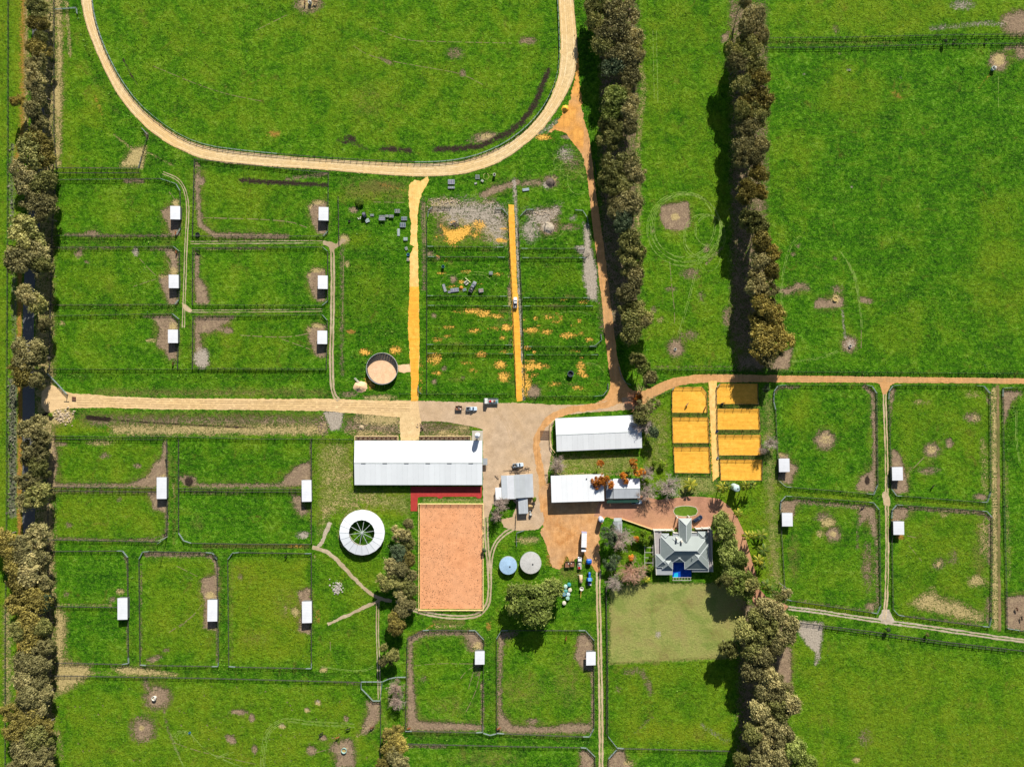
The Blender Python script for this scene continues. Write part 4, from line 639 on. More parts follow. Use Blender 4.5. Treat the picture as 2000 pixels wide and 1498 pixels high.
for x, y, l in ((1531.5, 908.5, 'in the paddock beside the sand yards'), (1752.5, 925, 'in the north-eastern paddock'), (1537.5, 1014.5, 'in the paddock beside the palms'), (1755, 1031, 'in the south-eastern paddock')):
    shelter(x, y, 20, 26, 'small white roofed shelter '+l, open_w=False, rz=R(1))

# ---------------- sheds and barns ----------------
def local(root, p): return Matrix.Rotation(-root.rotation_euler.z, 3, 'Z') @ (Vector(p)-root.location)
def gable(root, L_, W_, eave, rise, mN, mS, nsheet, ov=.4, vents=0):
    """ridge along local x; sheets are separate parts so the seams show"""
    hx, hy = L_/2, W_/2; sw = L_/nsheet
    for i in range(nsheet):
        x0, x1 = -hx+i*sw+.012, -hx+(i+1)*sw-.012; dz = .012*(i % 2)
        MB().slab([(x0, .01, eave+rise+dz), (x1, .01, eave+rise+dz), (x1, hy, eave+dz), (x0, hy, eave+dz)][::-1], .07).build('roof_sheet', mN, root)
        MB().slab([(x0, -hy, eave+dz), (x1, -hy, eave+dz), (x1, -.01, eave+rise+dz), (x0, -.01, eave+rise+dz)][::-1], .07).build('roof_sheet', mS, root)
    b = MB(); b.slab([(-hx, -.28, eave+rise+.03-.28*rise/hy*.6), (hx, -.28, eave+rise+.03-.28*rise/hy*.6), (hx, 0, eave+rise+.09), (-hx, 0, eave+rise+.09)][::-1], .03)
    b.slab([(-hx, 0, eave+rise+.09), (hx, 0, eave+rise+.09), (hx, .28, eave+rise+.03-.28*rise/hy*.6), (-hx, .28, eave+rise+.03-.28*rise/hy*.6)][::-1], .03); b.build('ridge_cap', M_ridge, root)
    for q in (-1, 1):
        MB().bar((-hx, q*(hy+.08), eave-.08), (hx, q*(hy+.08), eave-.08), .14, .12).build('gutter', M_steel, root)
        MB().box((0, q*(hy-ov), (eave-.1)/2), (L_-2*ov, .08, eave-.1)).build('wall', M_wall, root)
        e = MB(); X = q*(hx-ov); hh = hy-ov
        e.add([(X-.04, -hh, 0), (X-.04, hh, 0), (X-.04, hh, eave-.1), (X-.04, 0, eave+rise-.15), (X-.04, -hh, eave-.1), (X+.04, -hh, 0), (X+.04, hh, 0), (X+.04, hh, eave-.1), (X+.04, 0, eave+rise-.15), (X+.04, -hh, eave-.1)],
              [(0, 1, 2, 3, 4), (9, 8, 7, 6, 5), (0, 5, 6, 1), (1, 6, 7, 2), (2, 7, 8, 3), (3, 8, 9, 4), (4, 9, 5, 0)]); e.build('end_wall', M_wall, root)
def pxl(px): return px*MPP*(1-3/CH)
# long barn
c = P(817, 904, 3.2); bn = thing('long_barn', 'long white barn with a gable roof shade toned on the south beside the silo', 'barn', (c.x, c.y, 0))
gable(bn, pxl(250), pxl(86), 2.7, .9, M_white, roofmat('white roof shade toned south sheets', (.73, .76, .78, 1), 'x', .05), 24)  # south slope: darker copy of the same white, its shade put into the colour
for k in range(6): MB().box((-pxl(250)/2+(710-692+k*42)*.2475, -.16, 3.66), (2.2, .3, .16)).build('ridge_vent', M_dark, bn)
for a, e in ((694, 778), (817, 920)):
    f = MB(); y0, y1 = 851, 862
    for p, q in (((a, y1), (a, y0)), ((a, y0), (e, y0)), ((e, y0), (e, y1))):
        for z in (.55, 1.15): f.bar(P(*p)+Vector((0, 0, z)), P(*q)+Vector((0, 0, z)), .3 if z > 1 else .1, .14)
        n = max(1, int(math.hypot(p[0]-q[0], p[1]-q[1])/9))
        for i in range(n+1): u = P(p[0]+(q[0]-p[0])*i/n, p[1]+(q[1]-p[1])*i/n); f.box((u.x, u.y, .58), (.16, .16, 1.16))
    o = f.build('railing', M_cream); tag(o, 'cream railing along the north wall of the barn, '+('west' if a == 694 else 'east')+' of the entry', 'railing', 'cream railings in front of the long barn')
    r0 = random.Random(a)
    for x in range(a+6, e-4, 9):
        g1 = P(x, 856.5); th = thing('garden_shrub', 'small reddish shrub behind the %s cream barn railing, %s from its west end' % ('west' if a == 694 else 'east', ('first', 'second', 'third', 'fourth', 'fifth', 'sixth', 'seventh', 'eighth', 'ninth', 'tenth', 'eleventh', 'twelfth')[(x-a-6)//9]), 'shrub', (g1.x, g1.y, 0), r0.uniform(0, 6), 'row of small shrubs along the barn wall')
        m = MB()
        for k in range(60):
            d = Vector((r0.gauss(0, 1), r0.gauss(0, 1), abs(r0.gauss(0, 1)))).normalized(); ce = d*r0.uniform(.2, .5); u = d.orthogonal().normalized()*.13; v2 = d.cross(u).normalized()*.13
            m.add([ce-u-v2, ce+u-v2, ce+u+v2, ce-u+v2], [(0, 1, 2, 3)])
        m.build('foliage', paint('reddish hedge leaves', (.17, .075, .05, 1), .8) if 'reddish hedge leaves' not in bpy.data.materials else bpy.data.materials['reddish hedge leaves'], th)
c = P(947.5, 901.5, 2.3); aw = thing('door_awning', 'small dark grey awning on the east end of the long barn', 'awning', (c.x, c.y, 0)); MB().slab([(-1.2, -1.6, 2.4), (1.1, -1.6, 2.2), (1.1, 1.6, 2.2), (-1.2, 1.6, 2.4)], .06).build('roof', M_greyd, aw)
for q in (-1, 1): MB().box((.95, q*1.5, 1.08), (.09, .09, 2.14)).build('post', M_steel, aw)
# silo and its pad
c = P(932, 851, 8.2); si = thing('feed_silo', 'tall pale feed silo at the north-east corner of the long barn', 'silo', (c.x, c.y, 0))
m = MB(); m.lathe((0, 0, 0), [(.25, 1.2), (1.25, 2.8), (1.3, 6.9), (1.2, 7.5), (.7, 8.0), (.25, 8.2), (0, 8.25)], 28); m.build('bin', paint('white silo paint', (.78, .82, .88, 1), .35), si, smooth=True)
for a in range(4): MB().tube([(1.15*math.cos(a*1.57+.78), 1.15*math.sin(a*1.57+.78), 0.1), (1.15*math.cos(a*1.57+.78), 1.15*math.sin(a*1.57+.78), 3)], [.07, .07]).build('leg', M_steel, si)
m = MB(); [m.bar((1.36, dx, .4), (1.36, dx, 7.2), .05, .05) for dx in (-.2, .2)]; [m.bar((1.36, -.2, z/3), (1.36, .2, z/3), .04, .04) for z in range(2, 22)]; m.build('ladder', M_steel, si)
MB().cyl((0, 0, 8.2), .3, .12, 12).build('lid', M_steel, si)
sheet('silo_pad', [(922, 841), (936, 841), (943, 841), (943, 861), (922, 861)], Z*5, M_conc, 0, 'pale concrete pad under the feed silo')
# north shed
def bld(name, label, cat, px, py, z, deg, w_, d_, eave, rise, mN, mS, ns, **k):
    c = P(px, py, z); r = thing(name, label, cat, (c.x, c.y, 0), R(deg)); gable(r, pxl(w_), pxl(d_), eave, rise, mN, mS, ns, **k); return r
ns = bld('hay_shed', 'white gabled shed with a spotted tree shadow across its east end', 'shed', 1169.5, 846, 3.2, 2.4, 167, 64, 2.8, .75, M_white, roofmat('white shed shade toned south sheets', (.72, .74, .75, 1), 'x', .06), 16)  # same white sheeting both sides; southern colour darkened to carry the slope's shade
for yy, n_ in ((-5, 'a'), (3.2, 'b')):
    f = MB(); c0 = [P(1081, 833), P(1073, 840), P(1073, 872), P(1083, 882)]
c0 = [(1084, 819), (1074, 828), (1074, 850), (1074, 862), (1075, 872), (1084, 884)]; f = MB()
for p, q in zip(c0[:-1], c0[1:]):
    for z in (.5, 1.2): f.bar(P(*p)+Vector((0, 0, z)), P(*q)+Vector((0, 0, z)), .22 if z > 1 else .1, .14)
for p in c0: u = P(*p); f.box((u.x, u.y, .6), (.2, .2, 1.3))
tag(f.build('railing', M_cream), 'cream railing curving round the west end of the gabled shed', 'railing')
st = P(1067, 849); ra = thing('timber_stack', 'stack of dark brown rails lying west of the gabled shed', 'timber', (st.x, st.y, 0))
for k in range(9): MB().bar((-3, -2.4+k*.55, .1+.06*(k % 2)), (2.2, -2.4+k*.52, .1+.06*(k % 2)), .2, .12).build('rail', paint('brown rail', (.14, .075, .05, 1), .8) if k == 0 else bpy.data.materials['brown rail'], ra)
# machinery barn: flat skillion
def skillion(root, L_, W_, zN, zS, m, n_, wall=M_wall, th=.08, opn=()):
    hx, hy = L_/2, W_/2; sw = L_/n_
    for i in range(n_):
        x0, x1 = -hx+i*sw+.012, -hx+(i+1)*sw-.012; dz = .012*(i % 2)
        MB().slab([(x0, -hy, zS+dz), (x1, -hy, zS+dz), (x1, hy, zN+dz), (x0, hy, zN+dz)], th).build('roof_sheet', m, root)
    o = .35
    for q, z in ((1, zN), (-1, zS)):
        if q in opn: continue
        MB().box((0, q*(hy-o), (z-.15)/2), (L_-2*o, .08, z-.15)).build('wall', wall, root)
    for q in (-1, 1):
        e = MB(); X = q*(hx-o); h_ = hy-o
        e.add([(X+d, y, z) for d in (-.04, .04) for y, z in ((-h_, 0), (h_, 0), (h_, zN-.15), (-h_, zS-.15))], [(0, 1, 2, 3), (7, 6, 5, 4), (0, 4, 5, 1), (1, 5, 6, 2), (2, 6, 7, 3), (3, 7, 4, 0)]); e.build('end_wall', wall, root)
    MB().bar((-hx, -hy-.07, zS-.1), (hx, -hy-.07, zS-.1), .13, .12).build('gutter', M_steel, root)
c = P(1128, 953.5, 4.4); mb = thing('machinery_barn', 'bright white flat roofed barn overhung by an orange leaved tree', 'barn', (c.x, c.y, 0), R(1.8)); skillion(mb, pxl(102.5), pxl(52), 4.7, 4.3, M_white, 10)
MB().box((pxl(18), pxl(18), 4.75), (.5, .5, .3)).build('roof_vent', M_dark, mb)
c = P(1224, 954, 3.4); gb = thing('garage_block', 'grey and white gabled garage with leaf shadows next to the white barn', 'garage', (c.x, c.y, 0), R(1)); gable(gb, pxl(52), pxl(38), 3.0, .6, M_white, M_grey, 5)
c = P(1190, 955, 3.0); gl = thing('lean_to', 'narrow grey lean-to between the white barn and the garage', 'lean-to', (c.x, c.y, 0), R(1)); skillion(gl, pxl(14), pxl(37), 3.1, 2.9, M_greyd, 2)
c = P(1217, 978.5, 2.2); gv = thing('verandah', 'dark green verandah roof along the garage front', 'verandah', (c.x, c.y, 0), R(1)); M_dg = roofmat('dark green sheeting', (.03, .085, .06, 1), 'x', .1)
for i in range(4): MB().slab([(-8+4*i+.02, -.85, 2.15), (-4+4*i, -.85, 2.15), (-4+4*i, .85, 2.5), (-8+4*i+.02, .85, 2.5)], .05).build('roof_sheet', M_dg, gv)
for i in range(5): MB().box((-7.8+3.9*i, -.75, 1.05), (.1, .1, 2.1)).build('post', M_steel, gv)
# work shed west of the machinery barn
c = P(1010.5, 950.5, 3.2); ws = thing('work_shed', 'patched white and grey work shed beside the parked ute', 'shed', (c.x, c.y, 0), R(2.4))
Hx, Hy, E0, RZ = pxl(62)/2, pxl(46)/2, 2.8, 1.1; xr = -pxl(5)
xs = [-Hx, -Hx+pxl(11), -Hx+pxl(14.5), xr]
for i, (a, b_) in enumerate(zip(xs[:-1], xs[1:])):
    za, zb = (E0+RZ*(u+Hx)/(xr+Hx) for u in (a, b_)); MB().slab([(a+.01, -Hy, za), (b_-.01, -Hy, zb), (b_-.01, Hy, zb), (a+.01, Hy, za)], .07).build('roof_sheet', (roofmat('pale patch sheeting', (.6, .64, .68, 1), 'y', .12), M_whitey, M_whitey)[i], ws)
xs = [xr, xr+pxl(10), xr+pxl(20), Hx]
for i, (a, b_) in enumerate(zip(xs[:-1], xs[1:])):
    za, zb = (E0+RZ*(Hx-u)/(Hx-xr) for u in (a, b_)); MB().slab([(a+.01, -Hy+.3, za), (b_-.01, -Hy+.3, zb), (b_-.01, Hy+.2, zb), (a+.01, Hy+.2, za)], .07).build('roof_sheet', (M_grey, roofmat('mid grey sheeting', (.47, .5, .52, 1), 'y', .14), M_grey)[i], ws)
MB().bar((xr, -Hy, E0+RZ+.05), (xr, Hy, E0+RZ+.05), .4, .05).build('ridge_cap', M_ridge, ws)
for q in (-1, 1):
    MB().box((q*(Hx-.4), 0, (E0-.15)/2), (.08, 2*Hy-.8, E0-.15)).build('wall', M_wall, ws); MB().box((0, q*(Hy-.4), (E0-.15)/2), (2*Hx-.9, .08, E0-.15)).build('wall', M_wall, ws)
c = P(973.7, 963.7, 2.5); wa = thing('side_annex', 'small white annex on the west side of the work shed', 'annex', (c.x, c.y, 0), R(2.4)); skillion(wa, pxl(12), pxl(23.5), 2.6, 2.4, M_white, 2)
c = P(1021.8, 988, 2.5); wb = thing('rear_annex', 'narrow grey annex running south from the work shed', 'annex', (c.x, c.y, 0), R(2.4)); skillion(wb, pxl(18.6), pxl(30), 2.6, 2.35, M_grey, 4)
c = P(1009.3, 977, 2); MB().box((c.x, c.y, 1), (.8, .9, 2)).build('cabinet', M_render); bpy.data.objects['cabinet'].name = 'gas_cabinet'; tag(bpy.data.objects['gas_cabinet'], 'small white cabinet in the corner behind the work shed', 'cabinet')
# glasshouse near the house
c = P(1206.5, 1031, 2.2); gh = thing('garden_shed', 'small translucent grey garden shed with a pale ridge under bare branches', 'shed', (c.x, c.y, 0), R(0))
for q in (-1, 1):
    for i in range(4): MB().slab([(q*2.2, -2.6+i*1.45, 2.0), (0.01*q, -2.6+i*1.45, 2.7), (0.01*q, -1.2+i*1.45, 2.7), (q*2.2, -1.2+i*1.45, 2.0)][::q], .04).build('roof_sheet', M_greyd, gh)
    MB().box((q*2.1, 0, 1), (.05, 5.4, 1.95)).build('wall', M_wall, gh); MB().box((0, q*2.6, 1), (4.1, .05, 1.95)).build('end_wall', M_wall, gh)
MB().bar((0, -2.7, 2.75), (0, 3.2, 2.75), .25, .05).build('ridge_cap', M_ridge, gh)
MB().slab([(-1.9, 3.3, 2.4), (1.9, 3.3, 2.4), (1.9, 4.9, 2.3), (-1.9, 4.9, 2.3)], .06).build('porch_roof', M_ridge, gh)

# ---------------- horse walker ----------------
c = P(707, 1040, 2.8); wk = thing('horse_walker', 'round covered horse walker with a white ring roof and open grassy centre', 'horse walker', (c.x, c.y, 0)); N_ = 20
ro, ri, zo, zi = pxl(44.5), pxl(25.2), 2.6, 3.5
for k in range(N_):
    a, b_ = 2*math.pi*k/N_+.003, 2*math.pi*(k+1)/N_-.003
    MB().slab([(ro*math.cos(a), ro*math.sin(a), zo), (ro*math.cos(b_), ro*math.sin(b_), zo), (ri*math.cos(b_), ri*math.sin(b_), zi), (ri*math.cos(a), ri*math.sin(a), zi)], .06).build('roof_panel', M_whitew if k else (M_whitew := paint('white walker roof', (.78, .81, .84, 1), .4, 0, .06)), wk)
    m = MB(); m.bar((ro*math.cos(a), ro*math.sin(a), zo+.03), (ri*math.cos(a), ri*math.sin(a), zi+.03), .09, .05); m.build('seam', M_steel, wk)
    MB().box(((ro-.4)*math.cos(a), (ro-.4)*math.sin(a), 1.28), (.1, .1, 2.56), a).build('post', M_steel, wk)
m = MB()
for k in range(40):
    a, b_ = 2*math.pi*k/40, 2*math.pi*(k+1)/40
    m.bar(((ro-.5)*math.cos(a), (ro-.5)*math.sin(a), .75), ((ro-.5)*math.cos(b_), (ro-.5)*math.sin(b_), .75), .05, 1.5)
m.build('outer_wall', M_wall, wk); m = MB()
for k in range(40):
    a, b_ = 2*math.pi*k/40, 2*math.pi*(k+1)/40
    m.bar(((ri+.4)*math.cos(a), (ri+.4)*math.sin(a), .75), ((ri+.4)*math.cos(b_), (ri+.4)*math.sin(b_), .75), .05, 1.5)
m.build('inner_wall', M_wall, wk)
for k in range(10):
    a = 2*math.pi*k/10+.14; m = MB(); m.bar((.3*math.cos(a), .3*math.sin(a), 3.3), ((ri+1.5)*math.cos(a), (ri+1.5)*math.sin(a), 2.7), .16, .14); m.build('walker_arm', M_ridge, wk)
MB().cyl((0, 0, 0), .35, 3.4, 12).build('hub', M_ridge, wk)
# ---------------- round pen ----------------
c = P(746, 720, 2.2); rp = thing('round_pen', 'round pen with a dark high wall and pinkish sand floor', 'round pen', (c.x, c.y, 0)); rr = pxl(30.6); n = 36
q = P(746, 720); rf = sheet('sand_floor', [(746.4+31*math.cos(a), 719.7+31*math.sin(a)) for a in np.linspace(0, 6.2832, 48, endpoint=False)], Z*4, M_round, 0, None, rp)
M_pen = paint('dark pen wall', (.075, .085, .095, 1), .7); gp = range(n)
for k in gp:
    a, b_ = 2*math.pi*k/n+.004, 2*math.pi*(k+1)/n-.004; r0_, r1_ = rr-.25, rr
    m = MB(); m.add([(r*math.cos(t_), r*math.sin(t_), z) for r, z in ((r0_, 0), (r1_, 2.1)) for t_ in (a, b_)]+[((r+.06)*math.cos(t_), (r+.06)*math.sin(t_), z) for r, z in ((r0_, 0), (r1_, 2.1)) for t_ in (a, b_)],
                    [(0, 1, 3, 2), (6, 7, 5, 4), (0, 4, 5, 1), (2, 3, 7, 6), (0, 2, 6, 4), (1, 5, 7, 3)]); m.build('wall_panel', M_pen, rp)
m = MB()
for k in range(48):
    a, b_ = 2*math.pi*k/48, 2*math.pi*(k+1)/48; m.bar(((rr+.03)*math.cos(a), (rr+.03)*math.sin(a), 2.14), ((rr+.03)*math.cos(b_), (rr+.03)*math.sin(b_), 2.14), .22, .1)
m.build('top_rail', M_steel, rp)

# ---------------- homestead ----------------
c = P(1334, 1075); hs = thing('homestead', 'large grey roofed homestead wrapped round a blue pool', 'house', (c.x, c.y, 0))
def hip(x0, y0, x1, y1, ez, pitch, along, m1, m2, gN=False, body=True, zpx=None):
    """rectangular hip roof from apparent eave pixels; along='x' or 'y' ridge"""
    a, b_ = P(x0, y0, ez), P(x1, y1, ez); X0, X1, Y0, Y1 = a.x, b_.x, b_.y, a.y
    Hh = min(X1-X0, Y1-Y0)/2; top = ez+Hh*pitch
    cx, cy = (X0+X1)/2, (Y0+Y1)/2
    if along == 'x': A, Bq = (X0+Hh, cy, top), (X1-Hh, cy, top)
    else: A, Bq = (cx, Y1-Hh, top), (cx, Y0+Hh, top)
    NW, NE, SE, SW = (X0, Y1, ez), (X1, Y1, ez), (X1, Y0, ez), (X0, Y0, ez)
    if along == 'x': fs = (([NE, NW, A, Bq], m1), ([SW, SE, Bq, A], m1), ([NW, SW, A], m2), ([SE, NE, Bq], m2))
    else: fs = (([NE, NW, A], m1), ([SW, SE, Bq], m1), ([NW, SW, Bq, A], m2), ([SE, NE, A, Bq], m2))
    for f_, m_ in fs: MB().slab(f_, .12).build('roof_plane', m_, hs, world=True)
    m = MB()
    for p, q in ((A, Bq), (NW, A), (SE, Bq), (NE, A if along == 'y' else Bq), (SW, Bq if along == 'y' else A)):
        if (Vector(p)-Vector(q)).length > .1: m.bar(Vector(p)+Vector((0, 0, .04)), Vector(q)+Vector((0, 0, .04)), .32, .08)
    m.build('hip_capping', M_ridge, hs, world=True)
    m = MB()
    for p, q in ((NW, NE), (NE, SE), (SE, SW), (SW, NW)): m.bar(p, q, .16, .14)
    m.build('gutter', M_ridge, hs, world=True)
    if body: MB().box((cx, cy, (ez-.15)/2), (X1-X0-1.0, Y1-Y0-1.0, ez-.15)).build('wall', M_render, hs, world=True)
hip(1290, 1047, 1383, 1097.5, 3.4, .55, 'x', M_house, M_housey)
hip(1337, 1062, 1384, 1111.5, 3.3, .55, 'y', M_house, M_housey)
hip(1326, 1012, 1350.5, 1068, 3.3, .7, 'y', M_house, M_housey)
hip(1313.5, 1079, 1337.5, 1098, 3.25, .75, 'y', M_house, M_housey)
hip(1281, 1082, 1307, 1107.5, 3.2, .5, 'x', M_house, M_housey)
hip(1293.5, 1089, 1314, 1111.5, 3.15, .62, 'y', M_house, M_housey)
hip(1313, 1051, 1333, 1066, 4.1, .7, 'y', M_house, M_housey, body=False)
hip(1292, 1042, 1306, 1056, 3.25, .5, 'y', M_house, M_housey)
hip(1363, 1038, 1381, 1056, 3.25, .5, 'y', M_house, M_housey)
def terr(x0, y0, x1, y1, z, m, nm='verandah_roof'):
    a, b_ = P(x0, y0, z), P(x1, y1, z); MB().box(((a.x+b_.x)/2, (a.y+b_.y)/2, z-.1), (b_.x-a.x, a.y-b_.y, .2)).build(nm, m, hs, world=True)
M_terr = paint('pinkish grey terrace tiles', (.40, .36, .35, 1), .7, 0, .2)
terr(1278, 1037.5, 1292, 1084, 2.5, M_terr, 'terrace'); terr(1382, 1035, 1392, 1116, 2.5, M_terr, 'terrace')
for a in ((1282, 1108, 1314, 1122.5), (1351.5, 1112.5, 1392, 1116.5), (1314, 1041, 1327, 1050), (1351, 1041, 1366, 1049)): terr(*a, 2.7, M_greyd)
m = MB()
for p, q in (((1276.5, 1036), (1316, 1036)), ((1360, 1033.5), (1388, 1032)), ((1278, 1036), (1282, 1123)), ((1388, 1032), (1392.5, 1117)), ((1316, 1041), (1326, 1041)), ((1351, 1039.5), (1361, 1039.5))):
    MB().bar(P(*p, 3)+Vector((0, 0, -1.5)), P(*q, 3)+Vector((0, 0, -1.5)), .3, 3).build('perimeter_wall', M_render, hs, world=True)
pass
for x, y in ((1277.5, 1036), (1289, 1036), (1301, 1036), (1314, 1035.5), (1360, 1033), (1373, 1032), (1387, 1031.5), (1323.5, 1011), (1346, 1009.5)):
    p = P(x, y, 3.3); MB().box((p.x, p.y, 1.65), (.55, .55, 3.3)).build('pillar', M_render, hs, world=True)
for x, y in ((1323.5, 1053), (1332.5, 1058.5)):
    p = P(x, y, 7); MB().box((p.x, p.y, 5.4), (.75, .75, 3.0)).build('chimney', M_render, hs, world=True)
for x, y in ((1358, 1077), (1353, 1090)):
    p = P(x, y, 6); MB().cyl((p.x, p.y, 4.6), .2, 1.4, 8).build('flue', M_steel, hs, world=True)
M_pw = T('pool water'); nn_ = M_pw.noise(M_pw.pos(), .7, 3); M_pw.bump(nn_, .3, .1); M_pw.base(M_pw.mix(M_pw.rng(nn_, .35, .65), (.004, .05, .36, 1), (.01, .09, .50, 1)), .08); M_pw = M_pw.m
a, b_ = P(1313.5, 1093), P(1350, 1127)
ow = MB().box(((a.x+b_.x)/2, (a.y+b_.y)/2, .1), (b_.x-a.x, a.y-b_.y, .2)).build('swimming_pool', M_pw); ow['kind'] = 'structure'; ow['label'] = 'bright blue swimming pool in the crook of the homestead'
MB().slab([(P(1315, 1119).x, P(1315, 1127).y, .22), (P(1324, 1119).x, P(1324, 1127).y, .22), (P(1324, 1119).x, P(1324, 1118).y, .22), (P(1317, 1119).x, P(1317, 1119).y, .22)], .02).build('pool_step', paint('cyan pool step', (.02, .48, .72, 1), .15)); bpy.data.objects['pool_step']['kind'] = 'structure'
pg = thing('pergola', 'low white pergola with slats at the south end of the pool', 'pergola', P(1331, 1131, 0))
for k in range(7): MB().box((-4.2+k*1.4, .5, .95), (.12, 1.5, .1)).build('slat', M_render, pg)
for y in (-.3, 1.1): MB().box((0, y, .86), (9.2, .15, .12)).build('beam', M_render, pg)
for x in (-4.3, 0, 4.3): MB().box((x, -.3, .4), (.15, .15, .8)).build('post', M_render, pg)
m = MB(); m.bar(P(1212, 1012)+Vector((0, 0, .4)), P(1275, 1034)+Vector((0, 0, .4)), .3, .8)
tag(m.build('garden_wall', M_cream), 'cream garden wall slanting from the garden shed to the homestead', 'wall')
lat = thing('lattice_screen', 'white trellis screens beside the west wall of the homestead', 'trellis', P(1266, 1085))
for y in (-5.5, -3, -.5, 2, 4.4): MB().box((0, y, 1.9), (4.4, .14, .12)).build('rafter', M_render, lat)
for x in (-2, 2): MB().box((x, 0, 1.8), (.14, 11, .12)).build('beam', M_render, lat)
for x in (-2, 2):
    for y in (-5.2, 5.2): MB().box((x, y, .9), (.12, .12, 1.8)).build('post', M_render, lat)

# ---------------- fences ----------------
def fence(label, pts, group='post and rail paddock fences', gates=(), closed=False, mat=None, short=34, top=1.3, rails=3, gap=12.5, cat='fence'):
    mat = mat or M_wood; q = list(pts)+([pts[0]] if closed else [])
    a = P(*q[0]); root = thing('paddock_fence', label, cat, (a.x, a.y, 0), 0, group); posts = MB()
    for i, (p, s) in enumerate(zip(q[:-1], q[1:])):
        ln = math.hypot(p[0]-s[0], p[1]-s[1]); u, v2 = P(*p), P(*s); steel = ln < short and len(q) > 2 or i in gates
        m = MB()
        for k in range(rails):
            z = top*(k+.75)/rails
            m.bar(u+Vector((0, 0, z)), v2+Vector((0, 0, z)), .13 if steel else .08, .13 if steel else .10)
        if steel:
            for f_ in (0, .5, 1): w_ = u.lerp(v2, f_); m.box((w_.x, w_.y, top/2), (.1, .1, top))
        m.build('gate_panel' if steel else 'rails', M_gate if steel else mat, root, world=True)
        n = max(1, round(ln/gap))
        for k in range(n+(1 if i == len(q)-2 and not closed else 0)):
            w_ = u.lerp(v2, k/n); posts.box((w_.x, w_.y, .75), (.2, .2, 1.45))
    posts.build('posts', mat, root, world=True, kind='stuff'); return root
FW = 'of the western paddocks'
